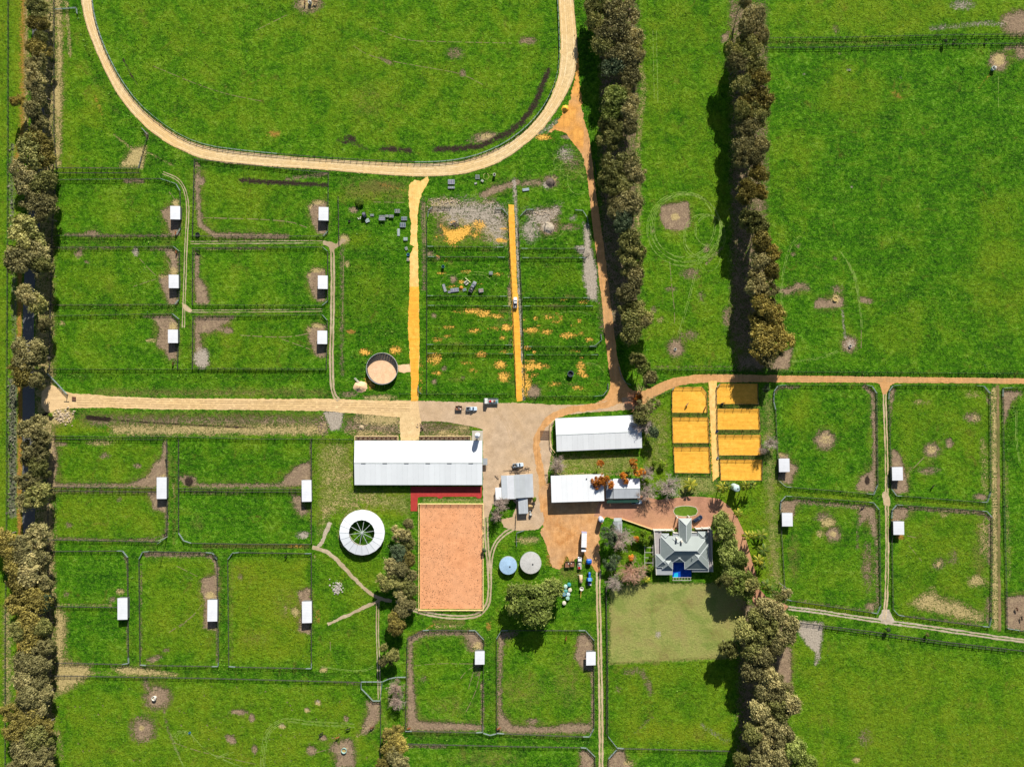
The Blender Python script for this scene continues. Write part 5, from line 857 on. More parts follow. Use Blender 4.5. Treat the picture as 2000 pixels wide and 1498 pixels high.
FE = [
 ('fence of the top left paddock below the racetrack bend', [(113, 352), (315, 350), (345, 360), (353, 374), (354, 446), (345, 461), (103, 461)]),
 ('fence of the second paddock down on the far left', [(105, 484), (340, 482), (352, 492), (351, 585), (343, 595), (103, 596)]),
 ('fence of the third paddock down on the far left', [(103, 617), (338, 613), (351, 624), (348, 719)]),
 ('fence of the paddock with the dark wet streak', [(381, 312), (440, 318), (500, 324), (560, 331), (642, 339), (641, 452), (632, 462), (377, 462)], True),
 ('fence of the paddock between the two rutted western lanes', [(378, 485), (631, 483), (641, 492), (641, 588), (630, 597), (377, 596)], True),
 ('fence of the paddock with the grey gravel corner', [(378, 618), (630, 615), (640, 626), (638, 720), (377, 719)], True),
 ('long fence along the dark grass above the limestone road', [(94, 721), (377, 721), (638, 722)]),
 ('fence round the straw patch corner under the racetrack', [(113, 329), (272, 330), (278, 308), (290, 265), (278, 251)]),
 ('inner double fence below the straw patch corner', [(113, 339), (274, 339)]),
 ('upper fence of the ditch paddocks from the road trees to the barn', [(96, 851), (240, 853), (310, 852), (360, 853), (500, 857), (610, 857), (690, 858)]),
 ('second rail line along the top of the ditch paddocks', [(96, 857), (320, 858)]),
 ('cross fence west of the western double shelter', [(96, 950), (309, 953)]),
 ('lower cross fence west of the western double shelter', [(96, 957), (309, 960)]),
 ('east fence behind the western double shelter', [(327, 858), (328, 1000), (327, 1048), (309, 1061)]),
 ('fence on the west side of the narrow green lane', [(350, 858), (350, 1040), (360, 1055), (375, 1060), (500, 1062), (609, 1062)]),
 ('cross fence west of the double shelter near the barn', [(350, 953), (470, 955), (590, 955)]),
 ('lower cross fence west of the double shelter near the barn', [(350, 958), (470, 960), (590, 960)]),
 ('east fence behind the double shelter near the barn', [(609, 857), (609, 1062)]),
 ('fence below the far left lane', [(94, 1053), (310, 1057)]),
 ('fence of the two paddocks nearest the bottom left trees', [(95, 1076), (230, 1075), (241, 1075), (251, 1088), (252, 1282), (253, 1294), (240, 1296), (103, 1293)]),
 ('cross fence west of the bottom left double shelter', [(108, 1183), (230, 1185)]),
 ('fence of the paddock with mud along its top edge', [(273, 1091), (280, 1077), (293, 1076), (403, 1078), (416, 1079), (425, 1091), (428, 1290), (427, 1300), (415, 1300), (287, 1298), (275, 1297)], True),
 ('fence of the yellowish paddock left of the footpaths', [(446, 1092), (455, 1079), (468, 1078), (596, 1080), (609, 1080), (609, 1292), (609, 1304), (598, 1304), (461, 1301), (448, 1300)], True),
 ('long fence above the bottom left field', [(102, 1318), (400, 1323), (705, 1331)]),
 ('steel holding yard at the end of the thin wheel ruts', [(706, 1330), (728, 1330), (747, 1330), (745, 1348), (743, 1367), (729, 1367), (718, 1355), (706, 1343)], True),
 ('fence down the east side of the bottom left field', [(744, 1367), (744, 1440), (741, 1520)]),
 ('short slanting fence through the grey tree', [(747, 1330), (760, 1324), (775, 1321), (793, 1321)]),
 ('fence of the southern paddock below the arena', [(796, 1247), (826, 1230), (838, 1229), (916, 1230), (928, 1230), (945, 1248), (943, 1412), (943, 1428), (930, 1429), (805, 1426), (792, 1426)], True),
 ('fence of the southern paddock below the gum tree', [(970, 1246), (979, 1230), (992, 1230), (1130, 1230), (1143, 1230), (1160, 1249), (1160, 1420), (1151, 1437), (1138, 1437), (985, 1431), (970, 1430)], True),
 ('small steel gate joining the two southern paddocks', [(944, 1430), (957, 1434), (970, 1431)]),
 ('fence of the bottom paddock below the arena paddocks', [(798, 1451), (1000, 1456), (1134, 1458), (1145, 1459), (1162, 1476), (1162, 1540)]),
 ('west fence of the field below the lawn', [(1184, 1142), (1187, 1300), (1187, 1436), (1205, 1459), (1218, 1460), (1425, 1465)]),
 ('steel corner of the bottom lawn paddock', [(1205, 1461), (1188, 1480), (1188, 1540)]),
 ('fence of the north-eastern paddock with the round straw patch', [(1510, 783), (1511, 764), (1519, 753), (1535, 752), (1690, 752), (1702, 754), (1711, 768), (1713, 945), (1705, 965), (1690, 963), (1545, 951), (1534, 950), (1520, 938), (1514, 800)], True),
 ('fence of the far north-eastern paddock', [(1734, 780), (1735, 764), (1743, 753), (1758, 752), (1905, 753), (1920, 754), (1932, 768), (1933, 960), (1926, 980), (1914, 980), (1760, 968), (1750, 968), (1740, 954)], True),
 ('fence of the paddock with two straw heaps', [(1523, 995), (1524, 979), (1534, 968), (1546, 969), (1695, 980), (1705, 981), (1716, 995), (1719, 1180), (1712, 1197), (1700, 1195), (1545, 1172), (1533, 1169)], True),
 ('fence of the south-eastern paddock with the straw coloured grass', [(1740, 1012), (1741, 996), (1750, 985), (1762, 986), (1915, 997), (1926, 998), (1936, 1010), (1934, 1205), (1930, 1223), (1917, 1222), (1765, 1202), (1753, 1200), (1743, 1188)], True),
 ('fence of the paddock cut off by the right edge', [(2060, 757), (1975, 757), (1957, 758), (1957, 775), (1960, 1000), (1964, 1150), (1965, 1226), (1990, 1230), (2060, 1240)]),
 ('fence along the north side of the eastern gravel road', [(1268, 721), (1440, 724), (1560, 726), (2060, 730)]),
 ('upper of two fences across the top right corner', [(1497, 76), (1640, 75), (1850, 70), (2060, 68)]),
 ('lower of two fences across the top right corner', [(1497, 95), (1640, 94), (1850, 88), (2060, 86)]),
 ('fence across the top of the bottom right field', [(1553, 1214), (1700, 1232), (1850, 1253), (1963, 1266), (2060, 1278)]),
 ('second rail line across the top of the bottom right field', [(1600, 1223), (1850, 1257), (1963, 1270)]),
 ('fence on the east side of the rutted lane beside the lawn', [(1183, 1145), (1185, 1290), (1184, 1430)]),
 ('inner rail of the racetrack', smooth_line([(x+((1 if x < 640 else -1)*2.5), y-2.5) for x, y in INN], 1)),
 ('west fence of the new paddocks beside the yellow sand', [(836, 425), (837, 412), (845, 405), (880, 404)]),
 ('steel corner of the new paddocks by the middle sand track', [(968, 408), (981, 408), (992, 420)]),
 ('steel corner of the new paddocks east of the middle sand track', [(1016, 423), (1028, 410), (1042, 410)]),
 ('steel corner of the new paddocks beside the gravel road', [(1123, 411), (1138, 412), (1147, 426), (1149, 442)]),
 ('long fence down the west side of the new paddocks', [(834, 430), (834, 770)]),
 ('long fence beside the middle sand track', [(993, 430), (1000, 560), (1006, 700), (1008, 770)]),
 ('fence just east of the middle sand track', [(1013, 440), (1020, 600), (1026, 750)]),
 ('bottom fence of the western new paddocks', [(817, 752), (817, 764), (823, 769), (990, 769)]),
 ('bottom fence of the eastern new paddocks', [(1024, 774), (1160, 774), (1178, 772), (1187, 760), (1187, 748)]),
 ('slanting gate above the lowest eastern new paddock', [(1151, 676), (1162, 675), (1175, 664), (1173, 652)]),
 ('short fence west of the southern sand track gate', [(782, 769), (800, 769)]),
 ('gate panels above the gravel road corner', [(1208, 716), (1213, 735), (1222, 748), (1232, 752)]),
 ('short fence beside the gravel road at the sand apron', [(1160, 318), (1164, 342)]),
 ('small pipe yard below the work shed', [(1009, 1066), (1009, 1040), (1024, 1035)]),
 ('pipe fence beside the rear annex', [(1008, 1003), (1007, 1030)]),
 ('fence along the western road trees above the limestone road', [(107, -40), (107, 260), (112, 330), (103, 461), (98, 720)]),
 ('fence along the western road trees below the limestone road', [(96, 851), (95, 1140), (100, 1320)]),
 ('wire fence on the far side of the asphalt road', [(18, -40), (17, 380), (15, 750), (15, 1000), (12, 1250), (12, 1540)]),
 ('fence west of the open strip', [(661, 385), (663, 480)]), ('slanting fence from the barn tree to the sand yards', [(1277, 774), (1309, 764)]),
 ('top left gate by the racetrack', [(110, 20), (137, 18), (151, 17), (152, 29)]),
 ('long fence line in the top windbreak gap', [(1141, -40), (1150, 40)]),
]
for k, (y0, xa, xb) in enumerate(((482, 834, 984), (502, 836, 986), (578, 834, 990), (597, 836, 996), (673, 834, 1000), (690, 836, 1002))):
    FE.append(('cross fence of the western new paddocks, %s from the top' % ('first', 'second', 'third', 'fourth', 'fifth', 'sixth')[k], [(xa, y0), (xa+13, y0), (xb-14, y0+1), (xb, y0+1)]))
for k, (y0, xa, xb) in enumerate(((486, 1018, 1142), (504, 1020, 1144), (582, 1022, 1152), (598, 1023, 1158), (677, 1027, 1165), (693, 1028, 1168))):
    FE.append(('cross fence of the eastern new paddocks, %s from the top' % ('first', 'second', 'third', 'fourth', 'fifth', 'sixth')[k], [(xa, y0), (xa+13, y0), (xb-14, y0), (xb, y0)]))
for f_ in FE: fence(f_[0], f_[1], closed=len(f_) > 2, rails=2 if 'top right' in f_[0] or 'wire' in f_[0] or 'second rail' in f_[0] else 3)
M_yw = paint('brown yard rail', (.13, .085, .05, 1), .8)
for y_, n_ in zip(yards, yn): fence('dark railed fence of the %s sand yard' % n_, y_, 'fences round the yellow sand yards', closed=True, mat=M_yw, short=14, gap=16, rails=3)
fence('cream rail fence round the terracotta arena', [(818, 984), (943, 984), (943, 1025), (945.5, 1026), (945.5, 1041), (943, 1042), (943, 1191), (818, 1191)], 'cream arena rails', closed=True, mat=M_cream, short=0, gap=16, rails=3, top=1.2)
m = MB()
for p, q in (((817.5, 983.5), (943.5, 983.5)), ((943.5, 983.5), (943.5, 1191.5)), ((943.5, 1191.5), (817.5, 1191.5)), ((817.5, 1191.5), (817.5, 983.5))): m.bar(P(*p)+Vector((0, 0, .15)), P(*q)+Vector((0, 0, .15)), .42, .3)
tag(m.build('arena_kerb', M_cream), 'cream timber edging round the terracotta arena', 'edging')
# ---------------- foliage ----------------
def leafmat(name, c1, c2, c3, trans=.25):
    t = T(name); r = t.rnd(); tint = t.n('Attribute', None, attribute_name='tint').outputs['Fac']
    c = t.mix(t.rng(tint, .1, .9), c1, c2); c = t.mix(t.math('MULTIPLY', t.rng(t.math('ADD', tint, t.math('MULTIPLY', r, .8)), .9, 1.7), 1.0, True), c, c3)
    k = t.math('MULTIPLY', t.rng(r, 0, 1, .78, 1.3), 1.0)
    c = t.n('VectorMath', {0: c, 3: k}, operation='SCALE').outputs[0]
    m = t.base(c, .6); tr = t.n('BsdfTranslucent', {0: c}); mx = t.n('MixShader', {0: trans, 1: t.b.outputs[0], 2: tr.outputs[0]})
    t.t.links.new(mx.outputs[0], t.t.nodes['Material Output'].inputs[0]); return m
LM = dict(
 olive=leafmat('olive gum leaves', (.135, .148, .038, 1), (.30, .30, .085, 1), (.45, .41, .14, 1)),
 gold=leafmat('golden gum leaves', (.15, .128, .03, 1), (.32, .27, .06, 1), (.45, .36, .09, 1)),
 brown=leafmat('brownish gum leaves', (.15, .143, .052, 1), (.32, .29, .112, 1), (.48, .41, .18, 1)),
 green=leafmat('green gum leaves', (0.116, 0.162, 0.027, 1), (0.264, 0.324, 0.061, 1), (0.372, 0.405, 0.121, 1)),
 dark=leafmat('dark grey green leaves', (0.054, 0.089, 0.041, 1), (0.124, 0.170, 0.081, 1), (0.202, 0.243, 0.121, 1)),
 rust=leafmat('rust orange leaves', (.42, .13, .02, 1), (.7, .27, .03, 1), (.75, .40, .05, 1)),
 lime=leafmat('lime green leaves', (.09, .17, .01, 1), (.2, .32, .015, 1), (.3, .38, .03, 1)),
 yellow=leafmat('yellow green fronds', (.12, .17, .01, 1), (.3, .31, .02, 1), (.5, .42, .04, 1)),
 frond=leafmat('green fronds', (.06, .11, .012, 1), (.14, .2, .02, 1), (.3, .3, .03, 1)))
M_bark = soil('grey brown bark', (.16, .13, .11, 1), (.28, .24, .21, 1), (.2, .17, .15, 1), 1.5)
M_twig = soil('bare grey twigs', (.33, .27, .23, 1), (.50, .43, .38, 1), (.38, .27, .21, 1), .6, .1)
M_twigr = soil('bare reddish twigs', (.36, .22, .15, 1), (.50, .34, .25, 1), (.46, .2, .1, 1), .6, .1)
def leaves(clumps, per, size, seed, flat=.65):
    """clumps: (n,5) x y z r rz ; returns verts, tint of many small leaf faces on the clumps"""
    g = np.random.default_rng(seed); n = len(clumps); N = n*per
    ci = np.repeat(np.arange(n), per); C = clumps[ci]
    d = g.normal(size=(N, 3)); d[:, 2] = np.where(g.random(N) < .72, np.abs(d[:, 2]), d[:, 2]); d /= np.linalg.norm(d, axis=1)[:, None]
    rad = np.where(g.random(N) < .1, g.uniform(1.1, 1.7, N), g.uniform(.5, 1.15, N))[:, None]
    p = C[:, :3]+d*rad*np.stack([C[:, 3], C[:, 3], C[:, 4]], 1)
    nm = d+g.normal(size=(N, 3))*.5; nm[:, 2] += .15; nm /= np.linalg.norm(nm, axis=1)[:, None]
    u = np.cross(nm, g.normal(size=(N, 3))); u /= np.linalg.norm(u, axis=1)[:, None]; v = np.cross(nm, u)
    s = size*g.uniform(.55, 1.35, N)[:, None]; u = u*s; v = v*s*flat
    q = np.stack([p-u, p-v*.9+u*.1, p+u, p+v*.9], 1).reshape(-1, 3)
    ti = g.random(n)[ci]*.65+g.random(N)*.35
    return q, np.repeat(ti, 4)
def leafmesh(name, q, ti, mat, zs=1.0):
    me = bpy.data.meshes.new(name); n = len(q)//4; q = q.astype(np.float32)
    me.vertices.add(len(q)); me.vertices.foreach_set('co', q.ravel()); me.loops.add(len(q)); me.loops.foreach_set('vertex_index', np.arange(len(q), dtype=np.int32))
    me.polygons.add(n); me.polygons.foreach_set('loop_start', (np.arange(n)*4).astype(np.int32)); me.update(calc_edges=True)
    a = me.attributes.new('tint', 'FLOAT', 'POINT'); a.data.foreach_set('value', ti.astype(np.float32)); me.materials.append(mat); return me
# unit trees: radius 1 (x, y), height 1 (z); an instance is scaled by (r, r, h)
def crown_clumps(seed, n, hz=2.1, low=.42, cr=(.13, .27), lobes=4, spread=.45):
    g = np.random.default_rng(seed); out = []
    lc = np.stack([g.normal(size=lobes)*spread*.75, g.normal(size=lobes)*spread*.75, g.uniform(.62, .86, lobes)], 1); lc[0] = (0, 0, .84)
    lr = g.uniform(.42, .62, lobes)
    for i in range(n):
        k = g.integers(lobes); d = g.normal(size=3); d[2] = abs(d[2])*.9-.15; d /= np.linalg.norm(d)
        p = lc[k]+d*np.array([1, 1, .36])*lr[k]*g.uniform(.72, 1.0); rr_ = math.hypot(p[0], p[1])
        if rr_ > .88: p[:2] *= .88/rr_
        p[2] = min(max(p[2], low), .93); r = g.uniform(*cr); out.append((*p, r, r/hz*g.uniform(.7, 1.0)))
    return np.array(out)
def limbs(b, clumps, seed, r0=.05, fork=.35, hz=2.1, every=3):
    g = random.Random(seed); top = (g.uniform(-.05, .05), g.uniform(-.05, .05), fork)
    b.tube([(0, 0, -.01), (.02, 0, fork*.5), top], [r0, r0*.8, r0*.68], 7)
    for c in clumps[::every]:
        m = ((top[0]+c[0])/2+g.uniform(-.06, .06), (top[1]+c[1])/2+g.uniform(-.06, .06), (top[2]+c[2])/2+.03)
        b.tube([top, m, (c[0]*.95, c[1]*.95, c[2]-.01)], [r0*.5, r0*.3, r0*.1], 5)
PROTO = {}
def gumproto(key, seed, n=62, per=125, size=.05, **k):
    cl = crown_clumps(seed, n, **k); q, ti = leaves(cl, per, size, seed+1); q[:, 2] = np.where(True, q[:, 2], q[:, 2])
    # sizes are in units of crown radius; squash z because the height unit is larger
    me = leafmesh('crown', q, ti, LM['olive']); b = MB(); limbs(b, cl, seed)
    root = thing('gum_tree', '', 'tree'); o = bpy.data.objects.new('crown', me); COL.objects.link(o); o.parent = root
    b.build('trunk', M_bark, root, smooth=True); PROTO[key] = root
for i in range(6): gumproto('gum%d' % i, 100+i*7, n=[58, 70, 64, 50, 76, 60][i], lobes=[4, 5, 3, 5, 6, 4][i], spread=[.45, .55, .35, .6, .5, .5][i])
gumproto('thin0', 301, n=44, per=70, lobes=6, spread=.62, size=.055); gumproto('thin1', 309, n=40, per=75, lobes=5, spread=.6, size=.055)
def bareproto(key, seed, mat, N1=26, N2=15):
    g = random.Random(seed); b = MB(); b.tube([(0, 0, 0), (0, 0, .25)], [.045, .035], 6)
    tw = MB(); 
    for i in range(N1):
        a = g.uniform(0, 6.283); el = g.random()**.6; rr_ = .25+.65*el*g.uniform(.8, 1.05); z1 = .95-.45*el*el+g.uniform(-.08, .02)
        e = Vector((rr_*math.cos(a), rr_*math.sin(a), z1)); m = Vector((e.x*.4, e.y*.4, .25+(z1-.25)*.55)); b.tube([(0, 0, .22), m, e], [.022, .014, .006], 4, cap=False)
        for j in range(N2):
            f_ = g.uniform(.3, 1); s0 = (Vector((0, 0, .22)).lerp(m, f_*2) if f_ < .5 else m.lerp(e, f_*2-1)); d = Vector((g.gauss(0, 1)+e.x*1.3, g.gauss(0, 1)+e.y*1.3, g.uniform(0, .8))).normalized()
            e2 = s0+Vector((d.x*.26, d.y*.26, d.z*.12))*g.uniform(.6, 1.1); tw.tube([s0, e2], [.008, .004], 3, cap=False)
            for q in range(3):
                s1 = s0.lerp(e2, g.uniform(.3, 1)); d2 = (d+Vector((g.gauss(0, .7), g.gauss(0, .7), g.uniform(-.2, .6)))).normalized(); tw.tube([s1, s1+Vector((d2.x*.15, d2.y*.15, d2.z*.08))], [.006, .003], 3, cap=False)
    root = thing('bare_tree', '', 'tree'); b.build('trunk', mat, root); tw.build('twigs', mat, root); PROTO[key] = root
bareproto('bare0', 5, M_twig); bareproto('bare1', 9, M_twigr, 30, 15)
def shrubproto(key, seed):
    cl = crown_clumps(seed, 20, low=.3, cr=(.3, .45), lobes=3, spread=.3); cl[:, 2] *= .8; q, ti = leaves(cl, 60, .13, seed)
    root = thing('shrub', '', 'shrub'); o = bpy.data.objects.new('foliage', leafmesh('foliage', q, ti, LM['lime'])); COL.objects.link(o); o.parent = root
    MB().tube([(0, 0, 0), (0, 0, .5)], [.06, .03], 5).build('stem', M_bark, root); PROTO[key] = root
shrubproto('shrub0', 71)
def palmproto(key, seed, n=17):
    g = random.Random(seed); root = thing('palm_tree', '', 'palm'); MB().tube([(0, 0, 0), (.03, 0, .5), (0, 0, .9)], [.09, .065, .06], 8).build('trunk', M_bark, root, smooth=True)
    for i in range(n):
        a = 2*math.pi*i/n*2.4+g.uniform(-.2, .2); up = g.uniform(.0, .16); b = MB(); pr = Vector((math.cos(a), math.sin(a), 0)); sd = Vector((-pr.y, pr.x, 0)); K = 7; sp = []
        for k in range(K+1): f_ = k/K; sp.append(pr*f_*1.0+Vector((0, 0, .9+up*math.sin(f_*2.2)-.22*f_*f_)))
        for k in range(K):
            w_ = .16*math.sin(math.pi*(k+.6)/(K+.8))+.03
            for q in (-1, 1):
                b.add([sp[k], sp[k+1], sp[k+1]+sd*q*w_*.8+pr*.07-Vector((0, 0, .03)), sp[k]+sd*q*w_+pr*.1-Vector((0, 0, .03))], [(0, 1, 2, 3) if q > 0 else (3, 2, 1, 0)])
        o = b.build('frond', LM['yellow'], root); a_ = o.data.attributes.new('tint', 'FLOAT', 'POINT'); a_.data.foreach_set('value', [g.random()]*len(o.data.vertices))
    PROTO[key] = root
palmproto('palm0', 3); palmproto('palm1', 8, 13)
TREES = []
def plant(proto, x, y, rpx, h, label, leaf=None, group=None, zc=.7, rs=None, name=None):
    r = random.Random(int(x*31+y*17)); p0 = PROTO[proto]; p = P(x, y, h*zc); s = rpx*MPP*(1-h*zc/CH)*1.06
    o = dup(p0, (p.x, p.y, 0), r.uniform(0, 6.28), label, group, (s, s*r.uniform(.92, 1.08), h))
    if leaf: kids_mat(o, ('crown', 'foliage', 'frond'), LM[leaf])
    if name: o.name = name
    TREES.append(o)
    return o
ORD = ['first', 'second', 'third', 'fourth', 'fifth', 'sixth', 'seventh', 'eighth', 'ninth', 'tenth', 'eleventh', 'twelfth', 'thirteenth', 'fourteenth', 'fifteenth', 'sixteenth', 'seventeenth', 'eighteenth', 'nineteenth', 'twentieth']+['twenty-'+k for k in ('first', 'second', 'third', 'fourth', 'fifth', 'sixth', 'seventh', 'eighth', 'ninth')]+['thirtieth']+['thirty-'+k for k in ('first', 'second', 'third', 'fourth', 'fifth', 'sixth', 'seventh', 'eighth', 'ninth')]+['fortieth']+['forty-'+k for k in ('first', 'second', 'third', 'fourth', 'fifth', 'sixth', 'seventh', 'eighth', 'ninth')]
CW = dict(olive='olive', gold='golden olive', brown='brownish', green='green', dark='dark')
def row(lst, where, group, h0, hv):
    lst = sorted(lst, key=lambda a: a[1])
    for i, (x, y, r_, lf) in enumerate(lst):
        rr_ = random.Random(int(x*3+y)); k = rr_.randrange(6); h = h0+hv*rr_.uniform(-1, 1)+(r_-28)*.08
        sz = 'small' if r_ < 23 else ('broad' if r_ > 33 else 'mid-sized')
        plant('gum%d' % k, x, y, r_, h, ('%s %s gum, %s from the top in %s' % (sz, CW[lf], ORD[i], where)).replace('mid-sized ', '').replace('the belt below the driveway end', 'the southern belt'), lf, group)
A = [(80, 12, 24, 'olive'), (78, 52, 22, 'gold'), (82, 75, 18, 'olive'), (76, 100, 25, 'gold'), (78, 128, 20, 'brown'), (76, 155, 22, 'brown'), (80, 185, 24, 'brown'), (72, 215, 24, 'brown'), (38, 200, 12, 'gold'), (82, 238, 18, 'brown'),
     (76, 275, 30, 'gold'), (60, 300, 34, 'olive'), (85, 315, 24, 'gold'), (55, 340, 32, 'brown'), (85, 355, 27, 'olive'), (60, 375, 30, 'brown'), (80, 400, 28, 'brown'), (90, 425, 18, 'brown'),
     (50, 465, 38, 'olive'), (75, 490, 32, 'brown'), (55, 510, 36, 'brown'), (85, 520, 22, 'olive'), (58, 582, 24, 'brown'), (80, 590, 22, 'olive'),
     (88, 635, 14, 'brown'), (55, 690, 30, 'brown'), (78, 698, 22, 'brown'), (48, 725, 26, 'gold'), (72, 745, 18, 'brown'),
     (68, 838, 26, 'brown'), (78, 860, 20, 'brown'), (66, 885, 27, 'brown'), (76, 915, 24, 'olive'), (62, 935, 24, 'brown'), (70, 962, 26, 'olive'), (52, 980, 26, 'brown'), (10, 1045, 26, 'gold'), (22, 1075, 24, 'gold')]
A2 = [(68, 1045, 26, 'brown'), (50, 1075, 28, 'brown'), (78, 1085, 22, 'brown'), (30, 1100, 28, 'gold'), (62, 1115, 32, 'brown'), (85, 1130, 22, 'brown'), (45, 1145, 30, 'gold'), (70, 1165, 30, 'gold'), (90, 1180, 20, 'dark'), (40, 1185, 26, 'gold'), (62, 1210, 32, 'gold'), (85, 1225, 22, 'olive'), (40, 1225, 24, 'olive'), (58, 1250, 30, 'gold'), (80, 1262, 24, 'brown'), (50, 1285, 30, 'brown'), (78, 1300, 27, 'brown'), (48, 1320, 30, 'brown'), (75, 1335, 26, 'brown'),
      (90, 1355, 22, 'brown'), (55, 1360, 32, 'brown'), (80, 1380, 26, 'brown'), (35, 1385, 28, 'gold'), (65, 1405, 32, 'gold'), (90, 1415, 22, 'gold'), (40, 1425, 30, 'gold'), (72, 1440, 30, 'olive'), (45, 1465, 28, 'brown'), (80, 1472, 27, 'brown'), (58, 1492, 30, 'brown'), (30, 1495, 22, 'brown'), (85, 1510, 24, 'brown')]
row(A, 'the upper roadside row', 'gums of the upper roadside row', 12, 1.0)
row(A2, 'the dense lower roadside belt', 'gums of the dense lower roadside belt', 11, 1.2)
Bq = [(1172, 12, 27, 'olive'), (1215, 22, 32, 'brown'), (1165, 50, 22, 'olive'), (1195, 60, 32, 'brown'), (1230, 75, 28, 'brown'), (1178, 95, 30, 'olive'), (1215, 110, 32, 'brown'), (1245, 115, 22, 'brown'), (1190, 135, 26, 'dark'), (1225, 145, 28, 'brown'),
      (1195, 190, 28, 'green'), (1220, 180, 20, 'brown'), (1190, 220, 26, 'green'), (1225, 215, 26, 'brown'), (1198, 248, 27, 'olive'), (1228, 255, 22, 'brown'), (1190, 272, 22, 'olive'),
      (1210, 325, 32, 'olive'), (1235, 338, 25, 'brown'), (1195, 352, 26, 'olive'), (1215, 365, 32, 'olive'), (1225, 395, 30, 'brown'), (1205, 405, 22, 'brown'), (1215, 430, 26, 'dark'),
      (1225, 475, 27, 'olive'), (1240, 490, 22, 'olive'), (1228, 510, 26, 'olive'), (1238, 540, 22, 'brown'), (1232, 570, 26, 'brown'), (1230, 600, 22, 'olive'), (1245, 618, 28, 'olive'), (1238, 645, 28, 'olive'), (1258, 632, 18, 'brown'), (1248, 700, 17, 'olive'), (1254, 722, 18, 'green'), (1265, 740, 18, 'brown')]
row(Bq, 'the windbreak beside the gravel road', 'gums of the windbreak beside the gravel road', 13, 1.2)
Cq = [(1452, 5, 16, 'brown'), (1475, 35, 30, 'brown'), (1455, 62, 26, 'brown'), (1485, 70, 20, 'brown'), (1465, 95, 30, 'olive'), (1432, 105, 18, 'olive'), (1440, 128, 24, 'brown'), (1465, 130, 26, 'olive'), (1480, 158, 26, 'gold'), (1452, 165, 26, 'olive'), (1472, 190, 32, 'gold'), (1445, 215, 20, 'olive'), (1478, 225, 24, 'olive'), (1462, 250, 28, 'brown'),
      (1455, 285, 28, 'brown'), (1480, 290, 22, 'brown'), (1445, 305, 22, 'brown'), (1470, 315, 22, 'brown'), (1480, 345, 22, 'gold'), (1462, 375, 24, 'gold'), (1482, 380, 14, 'gold'), (1470, 428, 25, 'olive'), (1485, 445, 24, 'olive'), (1480, 475, 28, 'gold'), (1498, 490, 22, 'gold'), (1485, 512, 25, 'brown'), (1500, 530, 23, 'gold'), (1480, 552, 26, 'brown'), (1495, 575, 25, 'brown'),
      (1485, 602, 26, 'gold'), (1505, 610, 22, 'gold'), (1480, 635, 28, 'gold'), (1508, 640, 32, 'gold'), (1488, 668, 30, 'gold'), (1520, 665, 28, 'gold'), (1502, 688, 25, 'brown')]
row(Cq, 'the windbreak right of the narrow field', 'gums of the windbreak right of the narrow field', 15, 1.4)
Dq = [(1505, 1188, 28, 'brown'), (1535, 1210, 24, 'brown'), (1475, 1205, 24, 'olive'), (1500, 1218, 32, 'olive'), (1455, 1232, 30, 'olive'), (1485, 1245, 28, 'olive'), (1525, 1240, 24, 'brown'), (1422, 1262, 18, 'olive'), (1465, 1268, 28, 'olive'), (1490, 1280, 28, 'brown'), (1512, 1265, 20, 'brown'),
      (1478, 1310, 30, 'brown'), (1502, 1325, 24, 'brown'), (1520, 1345, 26, 'brown'), (1490, 1350, 28, 'brown'), (1545, 1368, 26, 'brown'), (1515, 1375, 27, 'olive'), (1485, 1385, 27, 'brown'), (1500, 1412, 28, 'brown'), (1470, 1430, 26, 'olive'), (1520, 1440, 27, 'brown'), (1490, 1458, 28, 'brown'), (1545, 1462, 30, 'green'), (1520, 1480, 30, 'brown'), (1565, 1488, 26, 'green'), (1480, 1490, 28, 'brown'), (1450, 1480, 20, 'olive')]
row(Dq, 'the tree belt below the driveway', 'gums of the belt below the driveway end', 14, 1.3)
row([(1402, 1015, 22, 'green'), (1412, 1035, 22, 'green'), (1400, 1048, 14, 'olive'), (1425, 1065, 21, 'green'), (1418, 1088, 24, 'green'), (1440, 1092, 21, 'green'), (1430, 1115, 26, 'green'), (1452, 1122, 21, 'green'), (1418, 1130, 21, 'olive'), (1440, 1140, 22, 'green'), (1462, 1140, 18, 'olive'), (1465, 1155, 14, 'green')], 'the clump beside the homestead', 'trees between the homestead and the driveway', 11, 1)
row([(796, 1022, 14, 'brown'), (782, 1042, 18, 'brown'), (800, 1058, 18, 'olive'), (778, 1075, 22, 'dark'), (798, 1088, 22, 'gold'), (764, 1100, 20, 'brown'), (785, 1112, 22, 'brown'), (805, 1120, 14, 'brown'), (752, 1135, 17, 'olive'), (775, 1138, 22, 'olive'), (800, 1145, 19, 'olive'), (788, 1170, 16, 'brown'), (800, 1178, 14, 'brown'), (785, 1195, 17, 'brown'), (768, 1212, 17, 'gold'), (778, 1228, 17, 'gold'), (752, 1262, 10, 'olive'), (764, 1280, 17, 'olive'), (752, 1290, 12, 'brown')], 'the line west of the arena', 'trees of the line west of the arena', 8, .8)
row([(770, 1435, 20, 'gold'), (785, 1455, 20, 'gold'), (758, 1460, 20, 'gold'), (775, 1480, 24, 'brown'), (750, 1488, 18, 'gold'), (790, 1495, 16, 'brown')], 'the bottom fence clump', 'gums of the bottom clump between two fences', 9, .8)
plant('gum4', 1040, 1165, 47, 11, 'very broad pale green gum casting a round shadow south of the water tanks', 'green'); plant('gum0', 1072, 1148, 28, 10, 'pale green gum joined to the broad gum by the plastic tanks', 'green')
